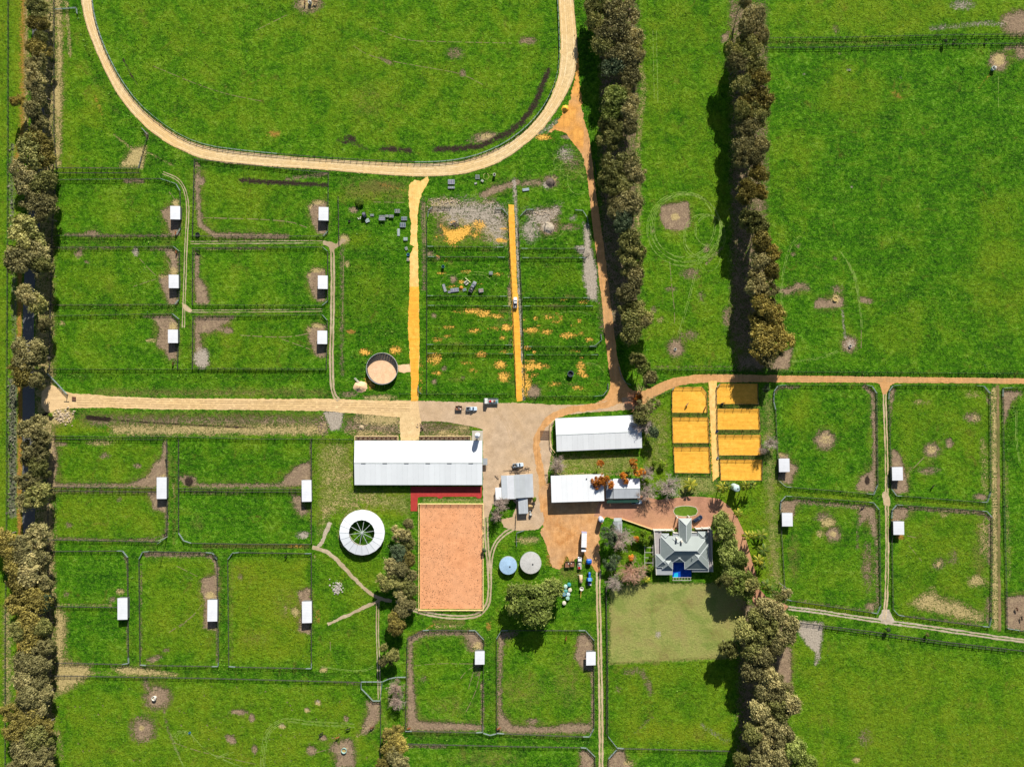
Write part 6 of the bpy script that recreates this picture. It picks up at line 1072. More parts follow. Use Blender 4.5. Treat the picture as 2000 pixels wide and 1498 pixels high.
for x, y, r_, k, l in ((1090, 908, 19, 'bare0', 'leafless grey tree at the corner of the white machinery barn'), (978, 985, 17, 'bare0', 'leafless grey tree behind the work shed'), (968, 1008, 14, 'bare0', 'small leafless grey tree beside the arena track'), (1265, 962, 22, 'bare0', 'leafless tree at the east end of the garage'),
                      (1263, 925, 18, 'bare0', 'leafless pale tree north-east of the garage'), (1308, 950, 27, 'bare0', 'largest leafless tree north of the driveway'), (1255, 830, 24, 'bare0', 'leafless tree behind the gabled shed'), (1240, 785, 20, 'bare1', 'reddish leafless tree at the gravel road bend'),
                      (1213, 1052, 27, 'bare0', 'pale leafless tree over the garden shed'), (1235, 1115, 30, 'bare1', 'reddish leafless tree at the lawn corner'), (1506, 866, 17, 'bare0', 'grey leafless tree beside the sand yards'),
                      (772, 1345, 18, 'bare0', 'grey leafless tree astride the slanting fence'), (775, 1372, 18, 'bare0', 'grey leafless tree just below the slanting fence'), (1200, 1140, 18, 'bare0', 'low leafless tree at the north-west lawn corner'), (1490, 880, 10, 'bare0', 'thin leafless sapling touching the sand yard fence')):
    plant(k, x, y, r_, 7, l)
for x, y, r_, h, lf, l in ((1170, 908, 9, 6, 'rust', 'small rust orange tree north of the white barn'), (1180, 930, 15, 7, 'rust', 'rust orange tree overhanging the white barn roof'), (1190, 942, 10, 6.5, 'rust', 'rust orange crown between the two roofs'), (1165, 943, 12, 6, 'rust', 'rust orange crown spread on the white roof'), (1237, 905, 9, 7, 'rust', 'tall rust orange tree behind the garage'), (1220, 930, 9, 6, 'rust', 'rust orange tree at the garage roof edge'), (1249, 920, 11, 6, 'rust', 'rust orange tree by the leafless pale tree'), (1218, 940, 8, 5, 'rust', 'low rust orange crown on the garage roof'),
                      (1246, 772, 10, 7, 'rust', 'rusty tree top at the gravel road bend'), (1265, 790, 22, 8, 'brown', 'brown green tree at the corner of the gabled shed'), (1258, 812, 20, 8, 'olive', 'olive tree leaning over the gabled shed'), (1268, 845, 15, 7, 'dark', 'dark tree east of the gabled shed'), (1185, 1045, 18, 8, 'dark', 'dense dark tree beside the garden shed'), (1200, 1030, 8, 4, 'dark', 'small dark tree at the garden shed wall'),
                      (1195, 1095, 17, 5, 'dark', 'dark low tree between the two leafless trees'), (1252, 1052, 9, 4, 'lime', 'lime green shrub near the homestead wall'), (1256, 1040, 8, 4, 'lime', 'northern lime green shrub near the homestead'), (1262, 1058, 8, 4, 'lime', 'bright clipped lime shrub west of the homestead'), (1272, 1048, 6, 3, 'green', 'small green shrub at the homestead corner'), (1271, 1087, 5, 3, 'lime', 'small round shrub in the trellis garden'), (1268, 1111, 8, 4, 'lime', 'round yellow green shrub south of the trellis'),
                      (1244, 1052, 7, 4, 'rust', 'red leaved shrub beside the pale leafless tree'), (1232, 1090, 7, 4, 'rust', 'red crowned shrub above the reddish leafless tree'), (1293, 906, 8, 3, 'lime', 'green bush on the strip of lawn left of the sand yards'), (1277, 904, 6, 3, 'lime', 'small bush on the lawn near the leafless tree'), (1043, 976, 5, 3, 'lime', 'small green bush at the work shed corner'), (703, 395, 10, 1.6, 'lime', 'low bright green bush in the open strip'), (1321, 1036, 4, 2, 'lime', 'small green shrub by the homestead porch'), (1355, 1035, 4, 2, 'lime', 'tiny shrub right of the homestead porch'),
                      (1734, 1229, 5, 3.5, 'dark', 'sapling on the long southern fence below the track junction'), (1811, 1240, 4, 2.5, 'olive', 'tiny sapling on the long southern fence'), (1846, 81, 4, 3, 'dark', 'lone bush between the two top right fences'), (1865, 79, 2.5, 1.5, 'dark', 'tiny dark bush east of the lone bush'), (1926, 78, 2.5, 1.5, 'dark', 'tiny dark bush farthest right between the top fences'), (1495, 757, 8, 5, 'dark', 'dark tree at the corner of the north-east sand yard'), (1532, 1150, 16, 7, 'brown', 'thin brown tree over the driveway end'), (1515, 1165, 14, 7, 'olive', 'olive tree beside the power pole'), (98, 810, 5, 1.5, 'lime', 'small green clump among the rubble'), (946, 1075, 5, 3, 'dark', 'small dark shrub by the arena track')):
    pr = 'shrub0' if lf == 'lime' or r_ < 8 else 'thin%d' % (int(x) % 2); o = plant(pr, x, y, r_, h, l, lf, None, .6)
    if lf == 'dark' and r_ >= 8: pass
for k, (x, y, r_, h, lf, l) in enumerate(((1349, 947, 13, 4, 'yellow', 'palm by the last leafless tree'), (1412, 952, 12, 8, 'yellow', 'leaning palm left of the round water tank'), (1421, 950, 9, 8, 'frond', 'thin palm just left of the round water tank'), (1457, 949, 10, 8, 'yellow', 'yellow palm right of the round water tank'), (1470, 947, 9, 7, 'frond', 'green palm under the sand yard corner'), (1443, 1003, 9, 7, 'yellow', 'palm beside the driveway bend'), (1461, 1047, 10, 7, 'yellow', 'yellow palm where the driveway straightens'),
                      (1472, 1046, 9, 7, 'yellow', 'second yellow palm beside the straight driveway'), (1488, 1045, 12, 4, 'frond', 'low green palm on the lawn'), (1492, 1075, 12, 4.5, 'frond', 'dark green palm on the lawn below'), (1482, 1095, 11, 6, 'yellow', 'palm with a long trunk shadow on the driveway'), (1490, 1105, 8, 4, 'frond', 'small green palm near the driveway end'), (1497, 1143, 11, 7, 'frond', 'palm at the driveway end by the pole'), (1505, 1152, 9, 6, 'frond', 'green palm below the driveway end palm'), (1263, 1132, 7, 2.5, 'yellow', 'bright yellow palm at the lawn edge'))):
    plant('palm%d' % (k % 2), x, y, r_, h, l, lf, 'palms along the driveway and garden', .92)
for o in list(PROTO.values()):
    for c_ in list(o.children): bpy.data.objects.remove(c_)
    bpy.data.objects.remove(o)
# ---------------- vehicles ----------------
M_tyre = paint('black tyre rubber', (.018, .018, .018, 1), .85); M_rim = paint('alloy rim', (.45, .46, .48, 1), .35, .5)
M_lamp = paint('lamp glass', (.75, .75, .72, 1), .2, 0, .05); M_tail = paint('red tail lamp', (.45, .02, .02, 1), .3, 0, .05)
PM = {}
def carpaint(n, c, r=.28):
    if n not in PM: PM[n] = paint(n+' car paint', c, r, 0, .08, 1.5); PM[n].node_tree.nodes['Principled BSDF'].inputs['Coat Weight'].default_value = .5
    return PM[n]
def loft(b, secs, mi=0):
    """secs: list of (x, [(y, z), ...]) half rings mirrored"""
    n = len(secs[0][1]); o = []
    for x, pr in secs: o += [(x, y, z) for y, z in pr]+[(x, -y, z) for y, z in pr[::-1]]
    m = 2*n; f = [(i*m+k, i*m+(k+1) % m, (i+1)*m+(k+1) % m, (i+1)*m+k) for i in range(len(secs)-1) for k in range(m)]
    f += [tuple(range(m-1, -1, -1)), tuple(range((len(secs)-1)*m, len(secs)*m))]; b.add(o, f, mi)
def wheel(root, x, y, r=.36, w_=.24):
    t_ = MB().tube([(x, y-w_/2, r), (x, y+w_/2, r)], [r, r], 14).build('wheel', M_tyre, root)
    MB().tube([(x, y-w_/2-.015, r), (x, y+w_/2+.015, r)], [r*.58, r*.58], 10).build('rim', M_rim, t_)
def car(x, y, deg, label, col, kind='ute', L_=5.2, W_=1.85, load=None, cat='ute', traycol=None):
    p = P(x, y, 1.2); root = thing('parked_'+cat.replace(' ', '_'), label, cat, (p.x, p.y, 0), R(deg)); l, w_ = L_/2, W_/2; b = MB()
    body = [(-l, [(w_*.82, .4), (w_*.9, .75), (w_*.8, .82)]), (-l+.12, [(w_*.97, .32), (w_, .78), (w_*.88, .94)]), (l-1.9, [(w_, .3), (w_, .8), (w_*.9, 1.0)]), (l-.9, [(w_, .3), (w_*.98, .78), (w_*.84, .98)]), (l-.2, [(w_*.93, .33), (w_*.92, .7), (w_*.72, .84)]), (l, [(w_*.7, .42), (w_*.72, .62), (w_*.55, .7)])]
    loft(b, body); b.build('body', col, root, smooth=False)
    c0, c1 = (-.55, l-1.5) if kind == 'ute' else (-l+.25, l-1.45)
    g = MB(); loft(g, [(c0, [(w_*.86, .95), (w_*.84, 1.0), (w_*.80, 1.02)]), (c0+(.25 if kind == 'ute' else .55), [(w_*.86, .95), (w_*.76, 1.5), (w_*.7, 1.58)]), (c1-.75, [(w_*.86, .95), (w_*.76, 1.5), (w_*.7, 1.58)]), (c1, [(w_*.84, .95), (w_*.8, .98), (w_*.74, 1.0)])]); g.build('windows', M_glass, root)
    r_ = MB(); loft(r_, [(c0+(.22 if kind == 'ute' else .6), [(w_*.66, 1.56), (w_*.74, 1.58), (w_*.64, 1.62)]), ((c0+c1)/2-.2, [(w_*.68, 1.57), (w_*.76, 1.6), (w_*.66, 1.67)]), (c1-.72, [(w_*.66, 1.56), (w_*.74, 1.57), (w_*.64, 1.61)])]); r_.build('roof', col, root)
    for sx in (-1, 1):
        for q in (-1, 1): wheel(root, sx*(l-.95), q*(w_-.13))
    for q in (-1, 1):
        MB().box((l-.1, q*w_*.6, .66), (.16, .34, .16)).build('headlight', M_lamp, root); MB().box((-l+.03, q*w_*.78, .7), (.08, .16, .26)).build('tail_light', M_tail, root)
        MB().box((c1-.3, q*(w_+.08), 1.02), (.14, .2, .16)).build('mirror', col, root)
    if kind == 'ute':
        m = MB(); x0, x1, z = -l+.02, c0-.12, .97
        m.box(((x0+x1)/2, 0, z), (x1-x0, W_-.1, .06), mi=0)
        m.build('tray_floor', M_dark, root); m = MB()
        for c_, d_ in ((((x0+x1)/2, w_-.05, z+.14), (x1-x0, .06, .3)), (((x0+x1)/2, -w_+.05, z+.14), (x1-x0, .06, .3)), ((x0, 0, z+.14), (.06, W_-.1, .3)), ((x1, 0, z+.25), (.06, W_-.1, .6))): m.box(c_, d_)
        m.build('tray_sides', traycol or col, root)
        r0 = random.Random(int(x))
        for k in range(load or 0): MB().box((r0.uniform(x0+.4, x1-.4), r0.uniform(-w_+.4, w_-.4), z+.2), (r0.uniform(.3, .8), r0.uniform(.2, .5), r0.uniform(.2, .4)), r0.uniform(0, 3)).build('load', (M_steel, M_render, M_yw)[k % 3], root)
    return root
car(1006.5, 591, 90, 'white ute with open tray driving up the middle yellow sand track', carpaint('white', (.8, .8, .82, 1)), load=2)
car(923, 560, 62, 'dark silver ute standing in the grass of the new paddocks', carpaint('silver', (.25, .26, .29, 1)), load=4, L_=5.6)
car(921, 798.5, 0, 'pale blue ute with a blue windscreen hitched to the rusty box trailer', carpaint('pale blue', (.55, .68, .82, 1)), load=1, L_=5.3)
car(1012, 908.5, 6, 'pale blue ute parked among poles above the work shed', carpaint('pale blue2', (.58, .68, .78, 1)), load=3, L_=5.2)
car(1244, 980.5, 0, 'pale blue ute parked at the garage verandah end', carpaint('sky', (.6, .75, .86, 1)), load=1, L_=5)
car(1363, 1014, 32, 'dark navy car parked at the homestead porch', carpaint('navy', (.015, .025, .055, 1)), 'car', 5.2, 1.9, cat='car')
def boxtrailer(x, y, deg, L_, W_, label, m, rust=True, loads=3, h=.75):
    p = P(x, y, .8); root = thing('box_trailer', label, 'trailer', (p.x, p.y, 0), R(deg)); MB().box((0, 0, h), (L_, W_, .07)).build('floor', m, root)
    s = MB(); s.box((0, W_/2, h+.25), (L_, .07, .5)); s.box((0, -W_/2, h+.25), (L_, .07, .5)); s.box((L_/2-.04, 0, h+.25), (.07, W_-.1, .5)); s.box((-L_/2+.04, 0, h+.25), (.07, W_-.1, .5)); s.build('sides', M_yw if rust else m, root)
    MB().bar((L_/2, 0, .55), (L_/2+1.2, 0, .5), .14, .12).build('drawbar', M_dark, root)
    for q in (-1, 1): wheel(root, 0, q*(W_/2+.16), .33, .2)
    r0 = random.Random(int(x+y))
    for k in range(loads): MB().box((r0.uniform(-L_/3, L_/3), r0.uniform(-W_/3, W_/3), h+.2), (r0.uniform(.3, .9), r0.uniform(.3, .7), r0.uniform(.2, .4)), r0.uniform(0, 3)).build('load', (M_render, M_steel, M_yw)[k % 3], root)
    return root
M_rust = paint('rusty steel', (.26, .12, .07, 1), .8)
boxtrailer(896, 797, 0, 3.2, 2, 'rusty box trailer behind the pale blue ute', M_rust)
boxtrailer(1108, 1102, 90, 2.9, 2.2, 'left of two rust brown trailers in the dirt yard', M_rust, loads=1); boxtrailer(1118, 1101, 90, 2.7, 2.1, 'right of two rust brown trailers in the dirt yard', M_rust, loads=1)
# flat-bed truck with load
def truck(x, y, deg, L_, W_, label, cabcol, bedcol, load, cab='front', H_=1.9):
    p = P(x, y, 1.4); root = thing('farm_truck', label, 'truck', (p.x, p.y, 0), R(deg)); b = MB(); l = L_/2; cl = 1.9
    loft(b, [(l-cl, [(W_/2, .5), (W_/2, H_-.3), (W_/2-.15, H_)]), (l-.5, [(W_/2, .5), (W_/2, H_-.35), (W_/2-.15, H_-.05)]), (l-.05, [(W_/2-.05, .5), (W_/2-.1, 1.1), (W_/2-.2, 1.2)]), (l, [(W_/2-.1, .5), (W_/2-.15, 1.0), (W_/2-.3, 1.1)])]); b.build('cab', cabcol, root)
    MB().slab([(l-.46, -W_/2+.16, H_-.06), (l-.12, -W_/2+.22, 1.3), (l-.12, W_/2-.22, 1.3), (l-.46, W_/2-.16, H_-.06)][::-1], .03).build('windscreen', M_glass, root)
    MB().box((-cl/2-.05, 0, .95), (L_-cl-.2, W_, .12)).build('tray', bedcol, root)
    for q in (-1, 1):
        MB().box((-cl/2-.05, q*(W_/2-.04), 1.15), (L_-cl-.2, .06, .3)).build('side_board', bedcol, root)
        for xx in (l-1.0, -l+1.1): wheel(root, xx, q*(W_/2-.15), .42, .28)
    MB().box((l-cl-.12, 0, 1.4), (.08, W_, 1.0)).build('headboard', M_steel, root)
    r0 = random.Random(int(x*y))
    for k, m_ in enumerate(load): MB().box((-l+.8+k*(L_-cl-1)/max(1, len(load)), r0.uniform(-.4, .4), 1.3), (r0.uniform(.6, 1.1), r0.uniform(.5, 1.2), r0.uniform(.4, .8)), r0.uniform(0, 3)).build('load', m_, root)
    for q in (-1, 1): MB().box((l-.02, q*(W_/2-.3), .72), (.06, .3, .16)).build('headlight', M_lamp, root)
    return root
M_teal = paint('teal plastic', (.10, .27, .29, 1), .5); M_blue = paint('blue machine paint', (.015, .13, .5, 1), .4, 0, .12, 2)
truck(959, 783.3, 180, 7, 2.6, 'white cab truck with a red and teal load at the edge of the yard', paint('white truck paint', (.78, .78, .76, 1), .35), M_steel, (M_teal, M_rust, M_render, M_tail), H_=2.6)
truck(1132.3, 1100, 90, 6.0, 1.9, 'narrow white truck with a red load below the long trailer', paint('white cab paint', (.8, .8, .8, 1), .35), M_render, (M_tail, M_steel, M_render), H_=2.0)
# semi-trailer
p = P(1140.8, 1058.8, 3.6); tr = thing('truck_trailer', 'long white enclosed truck trailer standing on the orange dirt', 'trailer', (p.x, p.y, 0), R(-2)); M_tw = paint('white trailer body', (.8, .81, .84, 1), .35, 0, .06)
for k in range(4): MB().box((0, 3.6-k*1.75, 2.3), (2.45, 1.73, 2.7)).build('body_panel', M_tw, tr)
MB().box((0, -3.35, 2.55), (2.4, .5, 1.9)).build('front_wall', M_glass, tr); MB().box((0, -4.1, 2.45), (2.2, .95, 2.0)).build('nose', M_tw, tr)
MB().box((0, 4.6, 2.3), (2.5, .25, 2.75)).build('ramp', paint('lilac grey ramp', (.33, .32, .5, 1), .5), tr)
for yy in (3.3, 2.2, 1.2, -1.4, -2.1):
    for xx in (-.75, 0, .75): MB().cyl((xx, yy, 3.65), .09, .1, 6).build('roof_vent', M_dark, tr)
for yy in (3.0, 1.9):
    for q in (-1, 1): wheel(tr, q*.0, 0) if False else MB().tube([(q*1.2, yy, .5), (q*.9, yy, .5)], [.5, .5], 12).build('wheel', M_tyre, tr)
MB().box((0, -.5, .85), (1.0, 8.0, .2)).build('chassis', M_dark, tr)
# tractors and machines
def tractor(x, y, deg, label, col, cabtop, big=1.0):
    p = P(x, y, 1.6); root = thing('tractor', label, 'tractor', (p.x, p.y, 0), R(deg)); s = big
    b = MB(); loft(b, [(0, [(.45*s, .7), (.45*s, 1.5*s), (.3*s, 1.6*s)]), (1.7*s, [(.42*s, .7), (.4*s, 1.4*s), (.25*s, 1.5*s)]), (2.0*s, [(.35*s, .8), (.3*s, 1.2*s), (.2*s, 1.25*s)])]); b.build('bonnet', col, root)
    MB().box((-.7*s, 0, 2.35*s), (1.5*s, 1.4*s, .12)).build('cab_roof', cabtop, root); MB().box((-.7*s, 0, 1.7*s), (1.3*s, 1.2*s, 1.2*s)).build('cab', M_glass, root)
    for q in (-1, 1):
        MB().tube([(-.9*s, q*.65*s, .8*s), (-.9*s, q*1.05*s, .8*s)], [.8*s, .8*s], 16).build('rear_wheel', M_tyre, root); MB().tube([(1.3*s, q*.6*s, .45*s), (1.3*s, q*.85*s, .45*s)], [.45*s, .45*s], 12).build('front_wheel', M_tyre, root)
        MB().box((-.9*s, q*.85*s, 1.65*s), (1.2*s, .5*s, .08)).build('mudguard', col, root)
    MB().tube([(1.1*s, .2*s, 1.4*s), (1.1*s, .2*s, 2.3*s)], [.06, .06], 6).build('exhaust', M_dark, root); return root
tractor(1151.5, 1127, 90, 'blue tractor with light blue cab roof nearest the wheel ruts', M_blue, paint('light blue cab roof', (.2, .5, .8, 1), .4), 1.15)
q_ = P(1151.8, 1140, 1); imp = thing('slasher', 'purple blue mower deck behind the blue tractor', 'mower', (q_.x, q_.y, 0)); MB().box((0, 0, .6), (1.7, 1.6, .25)).build('deck', paint('faded blue deck', (.09, .13, .42, 1), .6), imp); MB().box((.5, -.55, .85), (.7, .5, .3)).build('gearbox', M_render, imp); MB().bar((0, .8, .6), (0, 1.7, .7), .2, .2).build('linkage', M_dark, imp)
q_ = P(1150.8, 1097, 1.8); rd = thing('baler', 'bright blue round backed machine beside the white truck', 'machine', (q_.x, q_.y, 0)); b = MB(); loft(b, [(-1.2, [(.6, .5), (1.1, 1.4), (.4, 1.7)]), (-.4, [(1.15, .5), (1.3, 1.6), (.8, 2.1)]), (.7, [(1.15, .5), (1.3, 1.6), (.8, 2.1)]), (1.15, [(.9, .5), (1.0, 1.5), (.5, 1.8)])]); o = b.build('housing', M_blue, rd); o.rotation_euler = (0, 0, R(90)); MB().bar((0, -1.2, .6), (0, -2.6, .5), .25, .2).build('drawbar', M_dark, rd)
for q in (-1, 1): MB().tube([(q*1.1, 0, .45), (q*1.35, 0, .45)], [.45, .45], 12).build('wheel', M_tyre, rd)
tractor(1036, 1003, 100, 'small grey tractor beside the rear annex', M_steel, M_render, .62)
q_ = P(1036.6, 990.5, 1); cr = thing('loader_bin', 'tan topped bin trailer in front of the small grey tractor', 'bin', (q_.x, q_.y, 0)); MB().box((0, .7, .9), (2.1, .9, .9)).build('bin', paint('tan bin', (.6, .42, .2, 1), .8), cr); MB().box((0, -.4, .7), (2.0, 1.2, .5)).build('deck', M_yw, cr)
for q in (-1, 1): MB().tube([(q*.9, 0, .35), (q*1.15, 0, .35)], [.35, .35], 10).build('wheel', M_tyre, cr)
q_ = P(1134.6, 1131, 1.4); ct = thing('tank_trailer', 'cream tank on a small frame in the grass below the white truck', 'tank', (q_.x, q_.y, 0)); M_ct = paint('cream tank plastic', (.74, .50, .30, 1), .5)
MB().tube([(0, -1.9, 1.0), (0, -1.7, 1.0), (0, 1.7, 1.0), (0, 1.9, 1.0)], [.55, .85, .85, .55], 16).build('tank', M_ct, ct, smooth=True); MB().cyl((.5, -.1, 1.6), .2, .25, 10).build('lid', M_dark, ct); MB().bar((-1.5, 1.9, .5), (1, 1.9, .5), .12, .1).build('axle', M_render, ct)
q_ = P(1136, 1149.5, .9); au = thing('auger_bin', 'white hopper with a yellow auger lying below the cream tank', 'hopper', (q_.x, q_.y, 0)); MB().lathe((0, 0, 0), [(.3, .2), (1.0, 1.0), (1.02, 1.2), (.75, 1.2), (.3, .6), (0, .6)], 16).build('hopper', M_render, au); MB().tube([(-.2, -.6, .9), (-.5, -4.3, 1.3)], [.12, .12], 6).build('auger_tube', paint('yellow auger', (.7, .5, .1, 1), .5), au)
# tanks
def tank(x, y, rpx, h, label, col, cat='water tank', cone=.35, lid=True):
    p = P(x, y, h); root = thing('water_tank', label, cat, (p.x, p.y, 0)); r = rpx*MPP*(1-h/CH); b = MB(); b.lathe((0, 0, 0), [(r, 0), (r, h*.33), (r*1.01, h*.34), (r, h*.36), (r, h*.66), (r*1.01, h*.67), (r, h*.69), (r, h)], 36); b.build('tank_wall', M_steel if r > 3 else col, root, smooth=True)
    n = 16 if r > 3 else 1
    if n > 1:
        for k in range(n):
            a, c_ = 2*math.pi*k/n+.004, 2*math.pi*(k+1)/n-.004; MB().slab([(0, 0, h+cone), (r*1.02*math.cos(a), r*1.02*math.sin(a), h), (r*1.02*math.cos((a+c_)/2), r*1.02*math.sin((a+c_)/2), h), (r*1.02*math.cos(c_), r*1.02*math.sin(c_), h)], .05).build('roof_panel', col, root)
    else: MB().lathe((0, 0, 0), [(r, h), (r*.96, h+.06), (r*.3, h+cone), (0, h+cone+.02)], 28).build('roof', col, root, smooth=True)
    if lid: MB().cyl((r*.2, -r*.1, h+cone*.7), min(.35, r*.25), .2, 10).build('lid', M_dark, root)
    return root
tank(992.5, 1104.5, 17, 2.2, 'light blue topped water tank, left of the two large tanks', paint('light blue tank roof', (.36, .53, .72, 1), .5)); tank(1036.5, 1099.5, 20.5, 2.4, 'pale grey topped water tank, right of the two large tanks', paint('pale grey tank roof', (.55, .54, .52, 1), .5), cone=.25)
tank(1439.5, 953.5, 6.7, 5.5, 'tall pale mint round tank among the palms', paint('mint tank top', (.55, .70, .68, 1), .5)); tank(1174.6, 1015.5, 4.8, 4.2, 'slim white and blue tank at the dirt yard edge', paint('white blue tank', (.60, .68, .85, 1), .4))
for x, y, c_, n_ in ((1111.6, 1142, (.06, .30, .30, 1), 'dark teal plastic drum at the top of the cluster'), (1104.8, 1145.6, (.45, .62, .58, 1), 'pale mint drum left of the topmost teal drum'), (1104.8, 1154.5, (.09, .34, .34, 1), 'teal drum in the middle left of the cluster'), (1113.3, 1152.4, (.68, .62, .48, 1), 'cream topped drum on the right of the cluster'),
                     (1101.8, 1161, (.18, .38, .52, 1), 'blue drum at the left edge of the cluster'), (1110, 1161, (.5, .66, .70, 1), 'pale blue drum below the cream one'), (1108.8, 1168.5, (.33, .55, .47, 1), 'mint green drum near the bottom of the cluster'), (1102, 1178, (.68, .64, .52, 1), 'cream drum standing alone below the cluster')):
    p = P(x, y, 1.1); root = thing('plastic_drum', n_, 'drum', (p.x, p.y, 0), 0, 'plastic drums beside the broad gum'); m_ = paint('drum '+n_[:12], c_, .5)
    MB().lathe((0, 0, 0), [(.9, 0), (.96, .3), (.93, .55), (.96, .8), (.9, 1.1)], 20).build('barrel', m_, root, smooth=True); MB().lathe((0, 0, 0), [(.9, 1.1), (.8, 1.16), (.35, 1.2), (.3, 1.3), (0, 1.3)], 20).build('lid', m_, root)
# feeders, troughs
def trough(x, y, label, c, r=1.0, h=.8, cat='trough', nm='water_trough', tall=0):
    p = P(x, y, h); root = thing(nm, label, cat, (p.x, p.y, 0)); m_ = paint(nm+label[:9], c, .5)
    MB().lathe((0, 0, 0), [(r*.85, 0), (r, h), (r*.82, h), (r*.75, h*.45), (0, h*.45)], 18).build('rim', m_, root)
    MB().cyl((0, 0, h*.46), r*.74, .04, 16).build('contents', M_dark if cat == 'trough' else paint('hay', (.45, .33, .12, 1), .9) if 'hay' not in bpy.data.materials else bpy.data.materials['hay'], root)
    if tall: MB().cyl((r*.5, r*.2, 0), r*.45, h+tall, 12).build('float_box', M_render, root)
    return root
for a in ((605, 4, 'white topped feeder with two horses beside it at the top edge', (.7, .74, .76, 1), .9, 1.2, 'feeder', 'hay_feeder', .6), (1942, 133, 'white and green feeder on the bare patch in the top right field', (.66, .74, .73, 1), 1.0, 1.5, 'feeder', 'hay_feeder', .5),
          (300, 1364, 'white feeder on the round mud patch of the bottom left field', (.75, .73, .66, 1), 1.1, 1.2, 'feeder', 'hay_feeder', .3), (671.5, 1466, 'teal rimmed round feeder in the muddy bottom field', (.32, .52, .48, 1), 1.35, .9, 'feeder', 'hay_feeder'), (1319, 682, 'small trough on the pale mud circle between the windbreaks', (.7, .68, .6, 1), .7, .5),
          (1661, 676, 'small white trough on the pale mud circle in the eastern field', (.72, .7, .62, 1), .75, .6), (1632, 584, 'hay ring on the bare patch of the eastern field', (.6, .46, .2, 1), 1.2, .6, 'feeder', 'hay_feeder'), (385.5, 458.5, 'dark square trough at the corner of the wet streak paddock', (.04, .045, .05, 1), 1.1, .7),
          (1114.5, 730, 'dark grey trough tank in the lowest eastern new paddock', (.07, .085, .12, 1), 1.5, 1.5), (1410.5, 789, 'dark trough in the north-east sand yard corner', (.03, .03, .03, 1), .6, .6), (1400.5, 842.5, 'blue trough between the sand yards', (.04, .09, .3, 1), .6, .6), (1402, 894, 'pale trough beside the third east sand yard', (.5, .6, .62, 1), .6, .6), (370, 1431, 'tiny blue tub in the bottom left field', (.03, .2, .4, 1), .5, .5), (865.3, 520.5, 'teal drum with a long shadow in the new paddocks', (.08, .24, .30, 1), .7, 1.4), (965.5, 341, 'white post box beside the racetrack', (.75, .75, .65, 1), .7, 1.6), (1660, 137, 'tiny white tub in the top right field', (.7, .7, .7, 1), .4, .4), (682, 432, 'dark small tub in the open strip', (.06, .05, .04, 1), .55, .6)):
    trough(*a)
# ---------------- pallets, stillages and building materials ----------------
def stillage(x, y, wpx, hpx, deg, label, m, n=6, h=.7, cat='steel panels', nm='panel_stack', cross=2):
    p = P(x, y, h); root = thing(nm, label, cat, (p.x, p.y, 0), R(deg)); W_, H_ = wpx*MPP, hpx*MPP
    f = MB()
    for q in (-1, 1): f.bar((-W_/2, q*(H_/2-.05), h-.05), (W_/2, q*(H_/2-.05), h-.05), .12, .12); f.bar((q*(W_/2-.05), -H_/2+.12, h-.05), (q*(W_/2-.05), H_/2-.12, h-.05), .12, .12)
    for i in (-1, 1):
        for j in (-1, 1): f.box((i*(W_/2-.06), j*(H_/2-.06), (h-.12)/2), (.1, .1, h-.12))
    f.build('frame', M_steel, root)
    for k in range(n): yy = -H_/2+.2+(H_-.4)*k/max(1, n-1); MB().bar((-W_/2+.14, yy, h-.03), (W_/2-.14, yy, h-.03), (H_-.4)/n*.72, .09).build('slat', m, root)
    for k in range(cross): MB().bar((-W_/2+W_*(k+1)/(cross+1), -H_/2+.1, h+.06), (-W_/2+W_*(k+1)/(cross+1), H_/2-.1, h+.06), .1, .06).build('cross_bar', M_render, root)
    return root
M_p1 = paint('lilac grey steel', (.34, .34, .46, 1), .45, .1); M_p2 = paint('blue grey steel', (.16, .20, .30, 1), .5, .1); M_p3 = paint('pale aqua steel', (.46, .60, .63, 1), .45, .1); M_p4 = paint('purple grey steel', (.18, .15, .22, 1), .6)
